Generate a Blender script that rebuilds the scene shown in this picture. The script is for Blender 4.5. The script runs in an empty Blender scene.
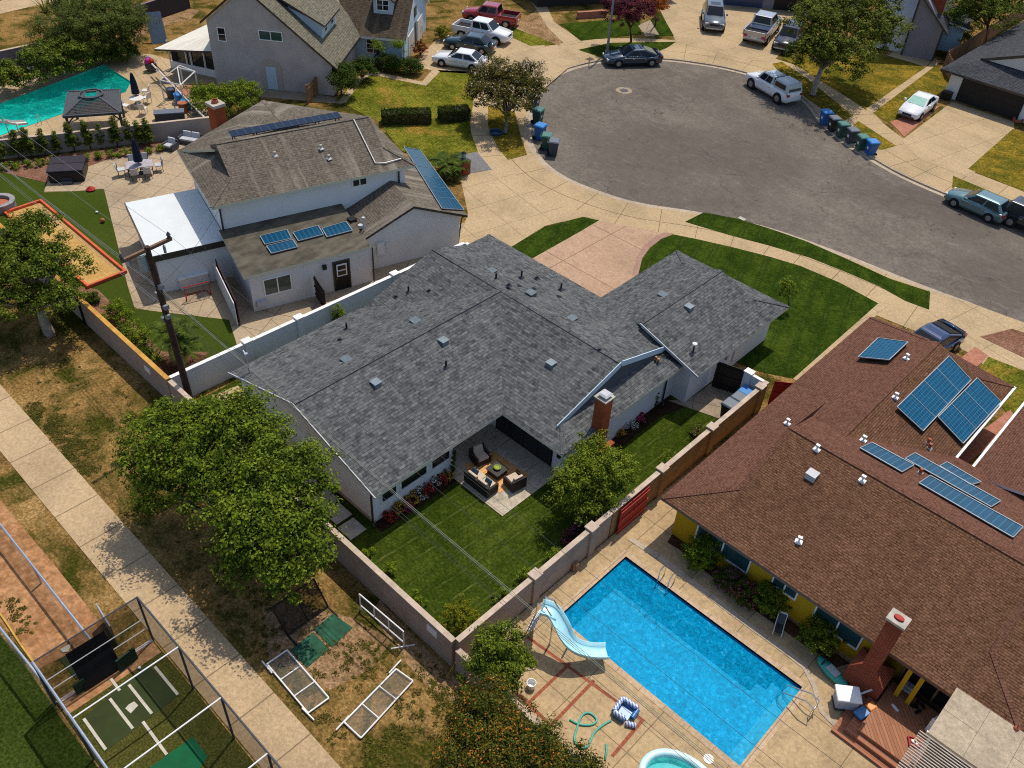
import bpy, math, random
from mathutils import Vector, Matrix
from mathutils.geometry import tessellate_polygon
S = bpy.context.scene
COL = S.collection
PI = math.pi
V = Vector

# ---------------------------------------------------------------- camera model (metres, z up, x along the lots' rear line, y towards the street)
FPX, PITCH, ROLL, YAW, CAMH = 886.66, 0.71267, -0.0681080, -3.98913, 33.0
_fw = V((math.cos(PITCH) * math.cos(YAW), math.cos(PITCH) * math.sin(YAW), -math.sin(PITCH)))
_rt = V((math.sin(YAW), -math.cos(YAW), 0))
_dn = _fw.cross(_rt)
_c, _s = math.cos(ROLL), math.sin(ROLL)
RT = _c * _rt + _s * _dn
DN = -_s * _rt + _c * _dn
FW = _fw

def G(x, y, z=0.0):
    """point of the plane at height z that a survey pixel of the photograph looks at"""
    d = RT * ((x - 512) / FPX) + DN * ((y - 384) / FPX) + FW
    t = (z - CAMH) / d.z
    return V((0, 0, CAMH)) + d * t

def GS(pts, z=0.0):
    return [G(x, y, z) for x, y in pts]

# ---------------------------------------------------------------- mesh builder
class MB:
    def __init__(s):
        s.v = []; s.f = []; s.m = []; s.uv = []; s.mi = 0; s.T = None; s.dn = None
    def _add(s, pts):
        b = len(s.v)
        if s.T is not None:
            s.v.extend([s.T @ V(p) for p in pts])
        else:
            s.v.extend([V(p) for p in pts])
        return b
    def face(s, idx, uvs=None):
        s.f.append(tuple(idx)); s.m.append(s.mi)
        if uvs is None:
            P = [s.v[i] for i in idx]
            n = V((0, 0, 0))
            for i in range(len(P)):
                a, b = P[i], P[(i + 1) % len(P)]
                n += V(((a.y - b.y) * (a.z + b.z), (a.z - b.z) * (a.x + b.x), (a.x - b.x) * (a.y + b.y)))
            if n.length < 1e-12: n = V((0, 0, 1))
            n.normalize()
            if abs(n.z) > .985:
                uvs = [(p.x, p.y) for p in P]
            else:
                u = V((0, 0, 1)).cross(n).normalized(); w = n.cross(u)
                uvs = [(p.dot(u), p.dot(w)) for p in P]
        s.uv.extend(uvs)
    def poly(s, pts, uvs=None):
        b = s._add(pts)
        s.face(range(b, b + len(pts)), uvs)
    def flat(s, pts, z=None, holes=()):
        """tessellated flat sheet facing up"""
        loops = [[V((p[0], p[1], p[2] if z is None else z)) for p in l] for l in [pts] + list(holes)]
        al = [p for l in loops for p in l]
        b = s._add(al)
        for t in tessellate_polygon(loops):
            i, j, k = t
            a = (al[j] - al[i]).cross(al[k] - al[i])
            s.face((b + i, b + j, b + k) if a.z > 0 else (b + i, b + k, b + j))
    def prism(s, pts, z0, z1, holes=()):
        s.flat(pts, z1, holes)
        for l in [pts] + list(holes):
            n = len(l)
            ar = sum(l[i][0] * l[(i + 1) % n][1] - l[(i + 1) % n][0] * l[i][1] for i in range(n))
            if (ar < 0) != (l is not pts): l = list(l)[::-1]
            for i in range(n):
                a, b = l[i], l[(i + 1) % n]
                s.poly([(a[0], a[1], z0), (b[0], b[1], z0), (b[0], b[1], z1), (a[0], a[1], z1)])
    def box(s, x0, y0, z0, x1, y1, z1):
        p = [(x0, y0, z0), (x1, y0, z0), (x1, y1, z0), (x0, y1, z0), (x0, y0, z1), (x1, y0, z1), (x1, y1, z1), (x0, y1, z1)]
        b = s._add(p)
        for q in ((3, 2, 1, 0), (4, 5, 6, 7), (0, 1, 5, 4), (1, 2, 6, 5), (2, 3, 7, 6), (3, 0, 4, 7)):
            s.face([b + i for i in q])
    def cbox(s, x, y, z, sx, sy, sz):
        s.box(x - sx / 2, y - sy / 2, z, x + sx / 2, y + sy / 2, z + sz)
    def frustum(s, x0, y0, x1, y1, z0, X0, Y0, X1, Y1, z1):
        p = [(x0, y0, z0), (x1, y0, z0), (x1, y1, z0), (x0, y1, z0), (X0, Y0, z1), (X1, Y0, z1), (X1, Y1, z1), (X0, Y1, z1)]
        b = s._add(p)
        for q in ((3, 2, 1, 0), (4, 5, 6, 7), (0, 1, 5, 4), (1, 2, 6, 5), (2, 3, 7, 6), (3, 0, 4, 7)):
            s.face([b + i for i in q])
    def bar(s, p, q, w, h=None, n=4):
        """straight bar: n = 4 gives a w x h rectangle, otherwise a round bar of radius w"""
        p, q = V(p), V(q); d = (q - p).normalized()
        u = V((0, 0, 1)).cross(d)
        if u.length < 1e-4: u = V((1, 0, 0))
        u.normalize(); k = d.cross(u)
        if n == 4:
            h = w if h is None else h
            ring = [(-w / 2, -h / 2), (w / 2, -h / 2), (w / 2, h / 2), (-w / 2, h / 2)]
        else:
            ring = [(w * math.cos(2 * PI * i / n), w * math.sin(2 * PI * i / n)) for i in range(n)]
        s.loft([[p + u * a + k * b for a, b in ring], [q + u * a + k * b for a, b in ring]])
    def loft(s, rings, cap=True, closed=True):
        n = len(rings[0]); b0 = None
        for r in rings:
            b = s._add(r)
            if b0 is not None:
                for i in range(n if closed else n - 1):
                    j = (i + 1) % n
                    s.face((b0 + i, b0 + j, b + j, b + i))
            else: f0 = b
            b0 = b
        if cap and closed:
            s.face([f0 + i for i in range(n)][::-1]); s.face([b0 + i for i in range(n)])
    def tube(s, pts, r, n=6, r1=None):
        pts = [V(p) for p in pts]; rings = []; m = len(pts)
        for i, p in enumerate(pts):
            d = (pts[min(i + 1, m - 1)] - pts[max(i - 1, 0)])
            if d.length < 1e-9: d = V((0, 0, 1))
            d.normalize()
            u = V((0, 0, 1)).cross(d)
            if u.length < .05: u = V((1, 0, 0)) - d * d.x
            u.normalize(); k = d.cross(u)
            rr = r if r1 is None else r + (r1 - r) * i / (m - 1)
            rings.append([p + u * rr * math.cos(2 * PI * j / n) + k * rr * math.sin(2 * PI * j / n) for j in range(n)])
        s.loft(rings)
    def cyl(s, x, y, z0, z1, r, r1=None, n=16):
        r1 = r if r1 is None else r1
        s.loft([[(x + a * math.cos(2 * PI * i / n), y + a * math.sin(2 * PI * i / n), z) for i in range(n)] for a, z in ((r, z0), (r1, z1))])
    def lathe(s, prof, x=0, y=0, n=16):
        s.loft([[(x + max(r, .001) * math.cos(2 * PI * i / n), y + max(r, .001) * math.sin(2 * PI * i / n), z) for i in range(n)] for r, z in prof])
    def disc(s, x, y, z, r, n=24, r0=0):
        o = [(x + r * math.cos(2 * PI * i / n), y + r * math.sin(2 * PI * i / n), z) for i in range(n)]
        if r0: s.flat(o, z, [[(x + r0 * math.cos(2 * PI * i / n), y + r0 * math.sin(2 * PI * i / n), z) for i in range(n)]])
        else: s.poly(o)
    def slab(s, polys, t=.16, mi_side=1, mi_bot=1):
        """roof skin: top polygons, the same t lower, fascia along every free edge"""
        def up(P):
            n = V((0, 0, 0))
            for i in range(1, len(P) - 1): n += (V(P[i]) - V(P[0])).cross(V(P[i + 1]) - V(P[0]))
            return P if n.z > 0 else P[::-1]
        polys = [up(list(P)) for P in polys]
        key = lambda p: (round(p[0], 2), round(p[1], 2), round(p[2], 2))
        ed = {}
        for P in polys:
            for i in range(len(P)):
                a, b = P[i], P[(i + 1) % len(P)]
                ed[(key(a), key(b))] = (a, b)
        m0 = s.mi
        for P in polys: s.poly(P)
        s.mi = mi_bot
        for P in polys: s.poly([(p[0], p[1], p[2] - t) for p in P][::-1])
        s.mi = mi_side
        for (ka, kb), (a, b) in ed.items():
            if (kb, ka) not in ed:
                s.poly([(a[0], a[1], a[2] - t), (b[0], b[1], b[2] - t), b, a])
        s.mi = m0
    def build(s, name, mats, parent=None, smooth=False, bevel=0, loc=None, uv=True):
        if not isinstance(mats, (list, tuple)): mats = [mats]
        vs = s.v
        inv = None
        if parent is not None:
            r = parent
            while r.parent is not None: r = r.parent
            if r.name in WORLD:
                inv = (Matrix.Translation(r.location) @ r.rotation_euler.to_matrix().to_4x4()).inverted()
        if inv is not None: vs = [inv @ p for p in vs]
        if loc is not None: vs = [p - loc for p in vs]
        me = bpy.data.meshes.new(name)
        me.from_pydata([tuple(p) for p in vs], [], s.f)
        for m in mats: me.materials.append(m)
        me.polygons.foreach_set('material_index', s.m)
        if uv and len(s.uv) == len(me.loops):
            l = me.uv_layers.new(name='UVMap')
            l.data.foreach_set('uv', [c for p in s.uv for c in p])
        if smooth: me.polygons.foreach_set('use_smooth', [True] * len(me.polygons))
        me.update()
        o = bpy.data.objects.new(name, me); COL.objects.link(o)
        if parent is not None: o.parent = parent
        if loc is not None: o.location = loc
        if bevel:
            b = o.modifiers.new('Bevel', 'BEVEL'); b.width = bevel; b.segments = 2; b.limit_method = 'ANGLE'; b.angle_limit = R(40)
        return o
R = math.radians
WORLD = set()

def tag(o, label=None, cat=None, group=None, kind=None):
    if label: o['label'] = label
    if cat: o['category'] = cat
    if group: o['group'] = group
    if kind: o['kind'] = kind
    return o
def thing(name, label, cat, loc=(0, 0, 0), rz=0.0, group=None, world=False):
    o = bpy.data.objects.new(name, None); COL.objects.link(o)
    o.empty_display_size = .3
    o.location = V(loc); o.rotation_euler = (0, 0, rz)
    if world: WORLD.add(o.name)
    return tag(o, label, cat, group)
def solo(name, mb, mats, label, cat, group=None, smooth=False, bevel=0, uv=True):
    xs = [p.x for p in mb.v]; ys = [p.y for p in mb.v]; zs = [p.z for p in mb.v]
    loc = V(((min(xs) + max(xs)) / 2, (min(ys) + max(ys)) / 2, min(zs)))
    return tag(mb.build(name, mats, None, smooth, bevel, loc, uv), label, cat, group)
def struct(name, mb, mats, kind='structure', **k):
    return tag(mb.build(name, mats, **k), kind=kind)
def dup(o, loc=None, rz=None, label=None, group=None, scale=None, mat=None):
    def cp(a, par):
        c = a.copy(); COL.objects.link(c)
        if par is not None: c.parent = par
        for ch in [x for x in bpy.data.objects if x.parent == a]: cp(ch, c)
        return c
    n = cp(o, None)
    if loc is not None: n.location = V(loc)
    if rz is not None: n.rotation_euler = (0, 0, rz)
    if scale is not None: n.scale = (scale,) * 3 if isinstance(scale, (int, float)) else scale
    if label: n['label'] = label
    if group: n['group'] = group
    return n
def rep(o, old, new):
    """give the copy of a part its own paint"""
    for c in [x for x in bpy.data.objects if x.parent == o]:
        if c.data and c.data.materials and c.data.materials[0] == old:
            c.data = c.data.copy(); c.data.materials[0] = new
        rep(c, old, new)

def smooth_path(P, k=6, closed=False):
    P = [V((p[0], p[1], p[2] if len(p) > 2 else 0)) for p in P]; out = []; n = len(P)
    rng = range(n if closed else n - 1)
    for i in rng:
        if closed: a, b, c, d = P[(i - 1) % n], P[i], P[(i + 1) % n], P[(i + 2) % n]
        else: a, b, c, d = P[max(i - 1, 0)], P[i], P[i + 1], P[min(i + 2, n - 1)]
        for j in range(k):
            t = j / k
            out.append(.5 * ((2 * b) + (c - a) * t + (2 * a - 5 * b + 4 * c - d) * t * t + (3 * b - a - 3 * c + d) * t ** 3))
    if not closed: out.append(P[-1])
    return out
def offset_path(P, d, closed=False):
    n = len(P); out = []
    for i in range(n):
        a = P[(i - 1) % n] if (closed or i > 0) else P[i]
        b = P[(i + 1) % n] if (closed or i < n - 1) else P[i]
        t = (b - a); t.z = 0; t.normalize()
        out.append(P[i] + V((-t.y, t.x, 0)) * d)
    return out
def ribbon(mb, A, B, z):
    for i in range(len(A) - 1):
        q = [A[i], B[i], B[i + 1], A[i + 1]]
        q = [(p.x, p.y, z) for p in q]
        n = (V(q[1]) - V(q[0])).cross(V(q[2]) - V(q[0])).z
        mb.poly(q if n > 0 else q[::-1])
def wall_strip(mb, A, z0, z1):
    for i in range(len(A) - 1):
        mb.poly([(A[i].x, A[i].y, z0), (A[i + 1].x, A[i + 1].y, z0), (A[i + 1].x, A[i + 1].y, z1), (A[i].x, A[i].y, z1)])

# ---------------------------------------------------------------- materials
class NT:
    def __init__(s, name):
        s.m = bpy.data.materials.new(name); s.m.use_nodes = True
        s.t = s.m.node_tree; s.n = s.t.nodes; s.l = s.t.links
        s.b = s.n['Principled BSDF']; s.out = s.n['Material Output']
        s._tc = None
    def node(s, k, **kw):
        n = s.n.new(k)
        for a, b in kw.items(): setattr(n, a, b)
        return n
    def link(s, a, b): s.l.new(a, b)
    def coord(s, w='Object'):
        if s._tc is None: s._tc = s.node('ShaderNodeTexCoord')
        return s._tc.outputs[w]
    def noise(s, scale, detail=3, rough=.55, vec=None, dist=0):
        n = s.node('ShaderNodeTexNoise'); n.inputs['Scale'].default_value = scale
        n.inputs['Detail'].default_value = detail; n.inputs['Roughness'].default_value = rough; n.inputs['Distortion'].default_value = dist
        s.link(vec if vec is not None else s.coord(), n.inputs['Vector']); return n.outputs['Fac']
    def ramp(s, fac, stops, interp='LINEAR'):
        r = s.node('ShaderNodeValToRGB'); e = r.color_ramp; e.interpolation = interp
        while len(e.elements) < len(stops): e.elements.new(.5)
        for i, (p, c) in enumerate(stops):
            e.elements[i].position = p
            e.elements[i].color = (c, c, c, 1) if isinstance(c, (int, float)) else (*c, 1)
        s.link(fac, r.inputs['Fac']); return r.outputs['Color']
    def mix(s, fac, a, b, mode='MIX'):
        m = s.node('ShaderNodeMix', data_type='RGBA', blend_type=mode)
        for k, x in ((0, fac), (6, a), (7, b)):
            if isinstance(x, (int, float)): m.inputs[k].default_value = x if k == 0 else (x, x, x, 1)
            elif isinstance(x, (tuple, list)): m.inputs[k].default_value = (*x, 1)
            else: s.link(x, m.inputs[k])
        return m.outputs[2]
    def math(s, op, a, b=0.0, clamp=False):
        m = s.node('ShaderNodeMath', operation=op); m.use_clamp = clamp
        for k, x in ((0, a), (1, b)):
            if isinstance(x, (int, float)): m.inputs[k].default_value = x
            else: s.link(x, m.inputs[k])
        return m.outputs[0]
    def sep(s, vec):
        n = s.node('ShaderNodeSeparateXYZ'); s.link(vec, n.inputs[0]); return n.outputs
    def mapping(s, vec, rot=0, scale=(1, 1, 1), loc=(0, 0, 0)):
        n = s.node('ShaderNodeMapping'); s.link(vec, n.inputs[0])
        n.inputs['Rotation'].default_value = (0, 0, rot); n.inputs['Scale'].default_value = scale; n.inputs['Location'].default_value = loc
        return n.outputs[0]
    def brick(s, vec, w, h, c1, c2, cm, mortar=.01, bias=0, offset=.5):
        n = s.node('ShaderNodeTexBrick'); s.link(vec, n.inputs['Vector'])
        n.offset = offset; n.squash = 1
        for k, x in (('Color1', c1), ('Color2', c2), ('Mortar', cm)):
            if isinstance(x, (tuple, list)): n.inputs[k].default_value = (*x, 1)
            else: s.link(x, n.inputs[k])
        n.inputs['Scale'].default_value = 1; n.inputs['Mortar Size'].default_value = mortar
        n.inputs['Brick Width'].default_value = w; n.inputs['Row Height'].default_value = h
        n.inputs['Bias'].default_value = bias; n.inputs['Mortar Smooth'].default_value = .2
        return n.outputs
    def bump(s, h, strength=.4, dist=.02):
        b = s.node('ShaderNodeBump'); b.inputs['Strength'].default_value = strength; b.inputs['Distance'].default_value = dist
        s.link(h, b.inputs['Height']); s.link(b.outputs[0], s.b.inputs['Normal'])
    def color(s, c):
        if isinstance(c, (tuple, list)): s.b.inputs['Base Color'].default_value = (*c, 1)
        else: s.link(c, s.b.inputs['Base Color'])
    def set(s, rough=.8, metal=0, spec=.3, coat=0):
        s.b.inputs['Roughness'].default_value = rough; s.b.inputs['Metallic'].default_value = metal
        s.b.inputs['Specular IOR Level'].default_value = spec; s.b.inputs['Coat Weight'].default_value = coat
        return s.m
def sc(c, k): return tuple(min(1, x * k) for x in c)
def plain(name, c, rough=.7, metal=0, var=.25, scale=6, spec=.3, coat=0, bump=0):
    t = NT(name)
    f = t.ramp(t.noise(scale, 4), [(.3, sc(c, 1 - var)), (.7, sc(c, 1 + var * .6))])
    t.color(f)
    if bump: t.bump(t.noise(scale * 8, 3), bump, .01)
    return t.set(rough, metal, spec, coat)
def paint(name, c, rough=.35, metal=0, coat=.3):
    t = NT(name); t.color(t.ramp(t.noise(3, 2), [(.3, sc(c, .94)), (.7, c)])); return t.set(rough, metal, .5, coat)
def stucco(name, c, stain=.12):
    t = NT(name)
    a = t.noise(.7, 4, .65); b = t.noise(5, 4)
    f = t.mix(t.ramp(a, [(.35, 0.0), (.75, 1.0)]), c, sc(c, 1 - stain * 1.6))
    f = t.mix(t.ramp(b, [(.4, 0.0), (.8, .6)]), f, sc(c, 1 - stain))
    t.color(f); t.bump(t.noise(40, 2), .08, .01)
    return t.set(.95, 0, .06)
def shingle(name, c1, c2, cm, w=.33, h=.15, mortar=.012, stain=.25, streak=None, sk=.6):
    t = NT(name); uv = t.coord('UV')
    A = t.brick(uv, w, h, c1, c2, cm, mortar)
    B = t.brick(t.mapping(uv, 0, (1, 1, 1), (.17, 0, 0)), w * .61, h, c2, c1, cm, mortar)
    col = t.mix(.28, A[0], B[0])
    wn = t.noise(1, 1, .5, t.mapping(uv, 0, (2.1 / w, .9 / h, 1)))
    col = t.mix(.42, col, t.ramp(wn, [(.38, .45), (.5, 1.0), (.62, 1.65)]), 'MULTIPLY')
    col = t.mix(t.ramp(t.noise(.35, 4, .6), [(.35, 0.0), (.7, stain)]), col, sc(cm, .8))
    col = t.mix(t.ramp(t.noise(2.4, 3, .6, uv), [(.4, 0.0), (.75, .35)]), col, sc(c2, 1.25))
    g = t.noise(45, 2, .6, uv)
    col = t.mix(.35, col, t.ramp(g, [(.3, .35), (.7, 1.5)]), 'MULTIPLY')
    if streak:
        st = t.noise(1, 3, .5, t.mapping(uv, 0, (1.6, .12, 1)))
        col = t.mix(t.ramp(st, [(.52, 0.0), (.72, sk)]), col, streak)
    t.color(col); t.bump(A[1], -.5, .015)
    return t.set(.95, 0, .05)
def brickmat(name, c1, c2, cm, w=.22, h=.075, mortar=.01, stain=(.05, .02, .01)):
    t = NT(name); uv = t.coord('UV')
    A = t.brick(uv, w, h, c1, c2, cm, mortar)
    col = t.mix(t.ramp(t.noise(1.2, 4, .6), [(.45, 0.0), (.8, .5)]), A[0], stain)
    t.color(col); t.bump(A[1], -.4, .01)
    return t.set(.95, 0, .06)
def planks(name, c1, c2, cm, w=3.0, h=.14, rot=0, rough=.65):
    t = NT(name); uv = t.mapping(t.coord('UV'), rot)
    A = t.brick(uv, w, h, c1, c2, cm, .008)
    gr = t.noise(1, 4, .6, t.mapping(uv, 0, (3, 40, 1)))
    t.color(t.mix(.4, A[0], t.ramp(gr, [(.3, .5), (.7, 1.35)]), 'MULTIPLY')); t.bump(A[1], -.4, .008)
    return t.set(rough, 0, .25)
def leafmat(name, cols, trans=.25, flower=None, fw=.1, clump=.9):
    t = NT(name)
    g = t.node('ShaderNodeNewGeometry'); r = g.outputs['Random Per Island']
    n = t.noise(clump, 2, .5)
    f = t.math('ADD', t.math('MULTIPLY', r, .55), t.math('MULTIPLY', n, .5), True)
    k = len(cols)
    c = t.ramp(f, [(.12 + .76 * i / (k - 1), x) for i, x in enumerate(cols)])
    if flower:
        w = t.node('ShaderNodeTexWhiteNoise', noise_dimensions='1D'); t.link(r, w.inputs['W'])
        m = t.math('LESS_THAN', w.outputs['Value'], fw)
        nn = t.ramp(t.noise(.6, 2), [(.42, 0.0), (.55, 1.0)])
        c = t.mix(t.math('MULTIPLY', m, nn), c, flower)
    t.color(c); t.set(.6, 0, .06)
    tr = t.node('ShaderNodeBsdfTranslucent'); t.link(c, tr.inputs['Color'])
    mx = t.node('ShaderNodeMixShader'); mx.inputs[0].default_value = trans
    t.link(t.b.outputs[0], mx.inputs[1]); t.link(tr.outputs[0], mx.inputs[2]); t.link(mx.outputs[0], t.out.inputs[0])
    return t.m
def concrete(name, c, dark=.55, joint=None, jrot=0, jw=.02, off=(0, 0, 0), stain=.5, jcol=None):
    """poured slab: mottling, stains and sawn joints; joint = (spacing x, spacing y)"""
    t = NT(name); o = t.coord()
    a = t.noise(.25, 5, .65); b = t.noise(1.7, 5, .65); d = t.noise(22, 3, .6)
    col = t.ramp(a, [(.3, sc(c, .78)), (.5, c), (.72, sc(c, 1.14))])
    col = t.mix(t.ramp(b, [(.5, 0.0), (.78, stain)]), col, sc(c, dark))
    col = t.mix(.3, col, t.ramp(d, [(.35, .5), (.65, 1.4)]), 'MULTIPLY')
    col = t.mix(.35, col, t.ramp(t.noise(6, 3, .7), [(.38, .62), (.62, 1.3)]), 'MULTIPLY')
    if joint:
        s = t.sep(t.mapping(o, jrot, (1, 1, 1), off))
        m = None
        for k in (0, 1):
            if joint[k]:
                q = t.math('ABSOLUTE', t.math('SUBTRACT', t.math('FRACT', t.math('DIVIDE', s[k], joint[k])), .5))
                e = t.math('GREATER_THAN', q, .5 - jw / joint[k])
                m = e if m is None else t.math('MAXIMUM', m, e)
        col = t.mix(t.math('MULTIPLY', m, .75), col, jcol or sc(c, .3))
    t.color(col); t.bump(d, .15, .01)
    return t.set(.95, 0, .04)
def grass(name, stops, big=.35, fine=9, stripe=None, dry=None, rough=.9, grain=.48):
    """turf seen from above: big patches, tufts; stripe = (angle, width) of the mower; dry = (colour, amount, scale)"""
    t = NT(name)
    a = t.noise(big, 5, .62); b = t.noise(fine, 4, .7); c = t.noise(fine * .28, 4, .65)
    f = t.math('ADD', t.math('MULTIPLY', a, .42), t.math('ADD', t.math('MULTIPLY', b, .33), t.math('MULTIPLY', c, .3)))
    col = t.ramp(f, stops)
    if stripe:
        s = t.sep(t.mapping(t.coord(), stripe[0], (1, 1, 1)))[0]
        w = t.math('SINE', t.math('MULTIPLY', t.math('ADD', s, t.math('MULTIPLY', t.noise(.4, 2), .35)), 2 * PI / stripe[1]))
        col = t.mix(t.ramp(w, [(.0, 0.0), (.9, .45)]), col, stripe[2])
        w2 = t.math('GREATER_THAN', w, .93)
        col = t.mix(t.math('MULTIPLY', w2, t.ramp(t.noise(.8, 3), [(.45, 0.0), (.65, .5)])), col, stripe[3])
    if dry:
        m = t.ramp(t.noise(dry[2], 5, .68, None, .6), [(dry[1] - .08, 0.0), (dry[1] + .08, 1.0)])
        m = t.mix(.5, m, t.math('MULTIPLY', t.ramp(b, [(.35, .2), (.6, 1.6)]), m))
        col = t.mix(m, col, dry[0])
    gr = t.noise(fine * 1.1, 2, .75)
    col = t.mix(grain, col, t.ramp(gr, [(.34, .15), (.5, .95), (.66, 2.1)]), 'MULTIPLY')
    t.color(col); t.bump(t.math('ADD', b, c), .7, .05)
    return t.set(rough, 0, .0)
rnd = random.Random(11)
# ---------------------------------------------------------------- world, sun, camera
w = bpy.data.worlds.new('World'); S.world = w; w.use_nodes = True
sk = w.node_tree.nodes.new('ShaderNodeTexSky'); sk.sky_type = 'NISHITA'; sk.sun_disc = False
SUN = V((-.14, .46, 1)).normalized()
sk.sun_elevation = math.asin(SUN.z); sk.sun_rotation = math.atan2(SUN.x, SUN.y)
sk.air_density = 1.0; sk.dust_density = 1.5
bg = w.node_tree.nodes['Background']; bg.inputs['Strength'].default_value = .148
w.node_tree.links.new(sk.outputs[0], bg.inputs[0])
sl = bpy.data.lights.new('sun', 'SUN'); sl.energy = 3.85; sl.angle = R(.55); sl.color = (1, .93, .82)
so = bpy.data.objects.new('sun', sl); COL.objects.link(so); so.rotation_euler = SUN.to_track_quat('Z', 'Y').to_euler(); so.location = (0, 60, 80)
cd = bpy.data.cameras.new('camera'); cd.sensor_width = 36; cd.lens = FPX / 1024 * 36; cd.clip_end = 2000; cd.clip_start = .5
co = bpy.data.objects.new('camera', cd); COL.objects.link(co); S.camera = co
co.matrix_world = Matrix(((RT.x, -DN.x, -FW.x, 0), (RT.y, -DN.y, -FW.y, 0), (RT.z, -DN.z, -FW.z, CAMH), (0, 0, 0, 1)))
S.view_settings.view_transform = 'Standard'; S.view_settings.look = 'None'; S.view_settings.gamma = 1; S.view_settings.exposure = 0
S.render.engine = 'CYCLES'
S.cycles.pixel_filter_type = 'BLACKMAN_HARRIS'; S.cycles.filter_width = 1.05
S.cycles.use_denoising = False

# ---------------------------------------------------------------- palette
m_park = grass('park_ground', [(.36, (.060, .042, .015)), (.47, (.165, .10, .033)), (.55, (.235, .140, .046)), (.66, (.33, .21, .085))], .3, 7, None, ((.038, .042, .006), .535, .34))
m_soil = grass('bare_soil', [(.3, (.11, .065, .032)), (.45, (.20, .12, .06)), (.55, (.27, .165, .085)), (.7, (.33, .215, .12))], .6, 6, None, ((.075, .065, .014), .6, .7))
m_dirt = grass(name='infield_dirt', grain=.3, big=.35, fine=3, stops=[(.3, (.10, .045, .018)), (.45, (.27, .13, .055)), (.58, (.38, .20, .095)), (.72, (.24, .115, .05))])
m_field = grass('field_grass', [(.3, (.012, .022, .003)), (.5, (.03, .046, .007)), (.7, (.05, .068, .014))], .5, 8)
m_lawn = grass('mown_lawn', [(.36, (.013, .022, .003)), (.5, (.030, .047, .005)), (.62, (.06, .082, .011))], .3, 8, (R(4), .95, (.018, .031, .004), (.12, .14, .03)), grain=.38)
m_flawn = grass('front_lawn', [(.36, (.010, .020, .003)), (.5, (.024, .043, .005)), (.62, (.05, .074, .009))], .4, 8, (R(-20), 1.2, (.013, .028, .004), (.05, .075, .016)), grain=.38)
m_weedy = grass('weedy_lawn', [(.36, (.024, .034, .004)), (.5, (.085, .092, .010)), (.62, (.18, .165, .022))], .35, 6, None, ((.26, .15, .03), .62, .3))
m_yellow = grass('dry_lawn', [(.36, (.04, .04, .005)), (.5, (.13, .1, .013)), (.62, (.27, .175, .024))], .35, 6, None, ((.07, .075, .012), .55, .4))
m_turf = grass('synthetic_turf', [(.3, (.030, .046, .006)), (.5, (.042, .062, .009)), (.7, (.055, .076, .012))], .2, 14, grain=.2)
m_cturf = grass('cage_turf', [(.3, (.036, .042, .01)), (.5, (.06, .06, .014)), (.7, (.085, .08, .02))], .3, 12)
m_sand = grass('court_sand', [(.3, (.36, .20, .06)), (.5, (.45, .27, .09)), (.7, (.52, .33, .12))], .5, 8, grain=.2)
m_mulch = grass('mulch', [(.3, (.03, .014, .008)), (.5, (.075, .036, .02)), (.7, (.14, .075, .045))], .6, 12)
m_soild = grass('dark_garden_soil', [(.3, (.012, .008, .005)), (.5, (.03, .018, .011)), (.7, (.06, .036, .022))], .6, 12)
m_mulchred = grass('red_mulch', [(.3, (.10, .045, .03)), (.5, (.18, .09, .055)), (.7, (.27, .15, .10))], .6, 12)
CB = (.42, .31, .18)
m_conc = concrete('pale_concrete', CB, .6, (3.0, 3.0), R(12), .018, (.4, .7, 0), .35)
m_walk = concrete('park_walk', (.43, .31, .18), .62, (2.42, 0), 0, .03, (39.2 - 2.42 / 2, 0, 0), .3)
m_apron = concrete('street_walk', (.41, .30, .17), .6, None, R(3), .02, (0, 0, 0), .3)
m_deck = concrete('pool_deck_concrete', (.42, .30, .165), .5, (3.1, 3.35), 0, .02, (.9, .55, 0), .6)
m_patio = concrete('patio_slab', (.47, .40, .30), .45, (2.2, 2.4), 0, .02, (.2, .3, 0), .9)
m_patio2 = concrete('diagonal_patio', (.38, .29, .19), .65, (1.85, 1.85), R(-28), .03, (.3, .2, 0), .3, (.16, .12, .08))
m_stamp = concrete('stamped_concrete', (.40, .265, .175), .62, (5.2, 5.2), R(0), .03, (.6, 1.2, 0), .6)
m_stampd = concrete('stamped_border', (.33, .2, .15), .7, None)
m_old = concrete('old_concrete', (.30, .235, .165), .5, (2.6, 2.6), R(-30), .02, (0, 0, 0), .7)
m_slate = concrete('grey_paving', (.17, .165, .165), .6, None, 0, .02, (0, 0, 0), .9)
m_kerb = concrete('kerb_concrete', (.42, .34, .25), .5, (3.0, 0), 0, .015, (0, 0, 0), .5)

t = NT('asphalt'); o = t.coord()
a = t.noise(.12, 5, .65); b = t.noise(.9, 5, .7); d = t.noise(35, 3, .7)
c = t.ramp(a, [(.3, (.105, .089, .072)), (.5, (.132, .113, .092)), (.72, (.165, .142, .116))])
c = t.mix(t.ramp(b, [(.45, 0.0), (.8, .55)]), c, (.21, .18, .15))
c = t.mix(.45, c, t.ramp(d, [(.35, .4), (.65, 1.6)]), 'MULTIPLY')
c = t.mix(.38, c, t.ramp(t.noise(4.5, 3, .75), [(.38, .6), (.62, 1.4)]), 'MULTIPLY')
vo = t.node('ShaderNodeTexVoronoi', feature='DISTANCE_TO_EDGE'); vo.inputs['Scale'].default_value = .16
wv = t.node('ShaderNodeVectorMath', operation='ADD'); nz = t.node('ShaderNodeTexNoise'); nz.inputs['Scale'].default_value = .8; nz.inputs['Detail'].default_value = 4
sv = t.node('ShaderNodeVectorMath', operation='SCALE'); sv.inputs['Scale'].default_value = 2.2
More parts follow.
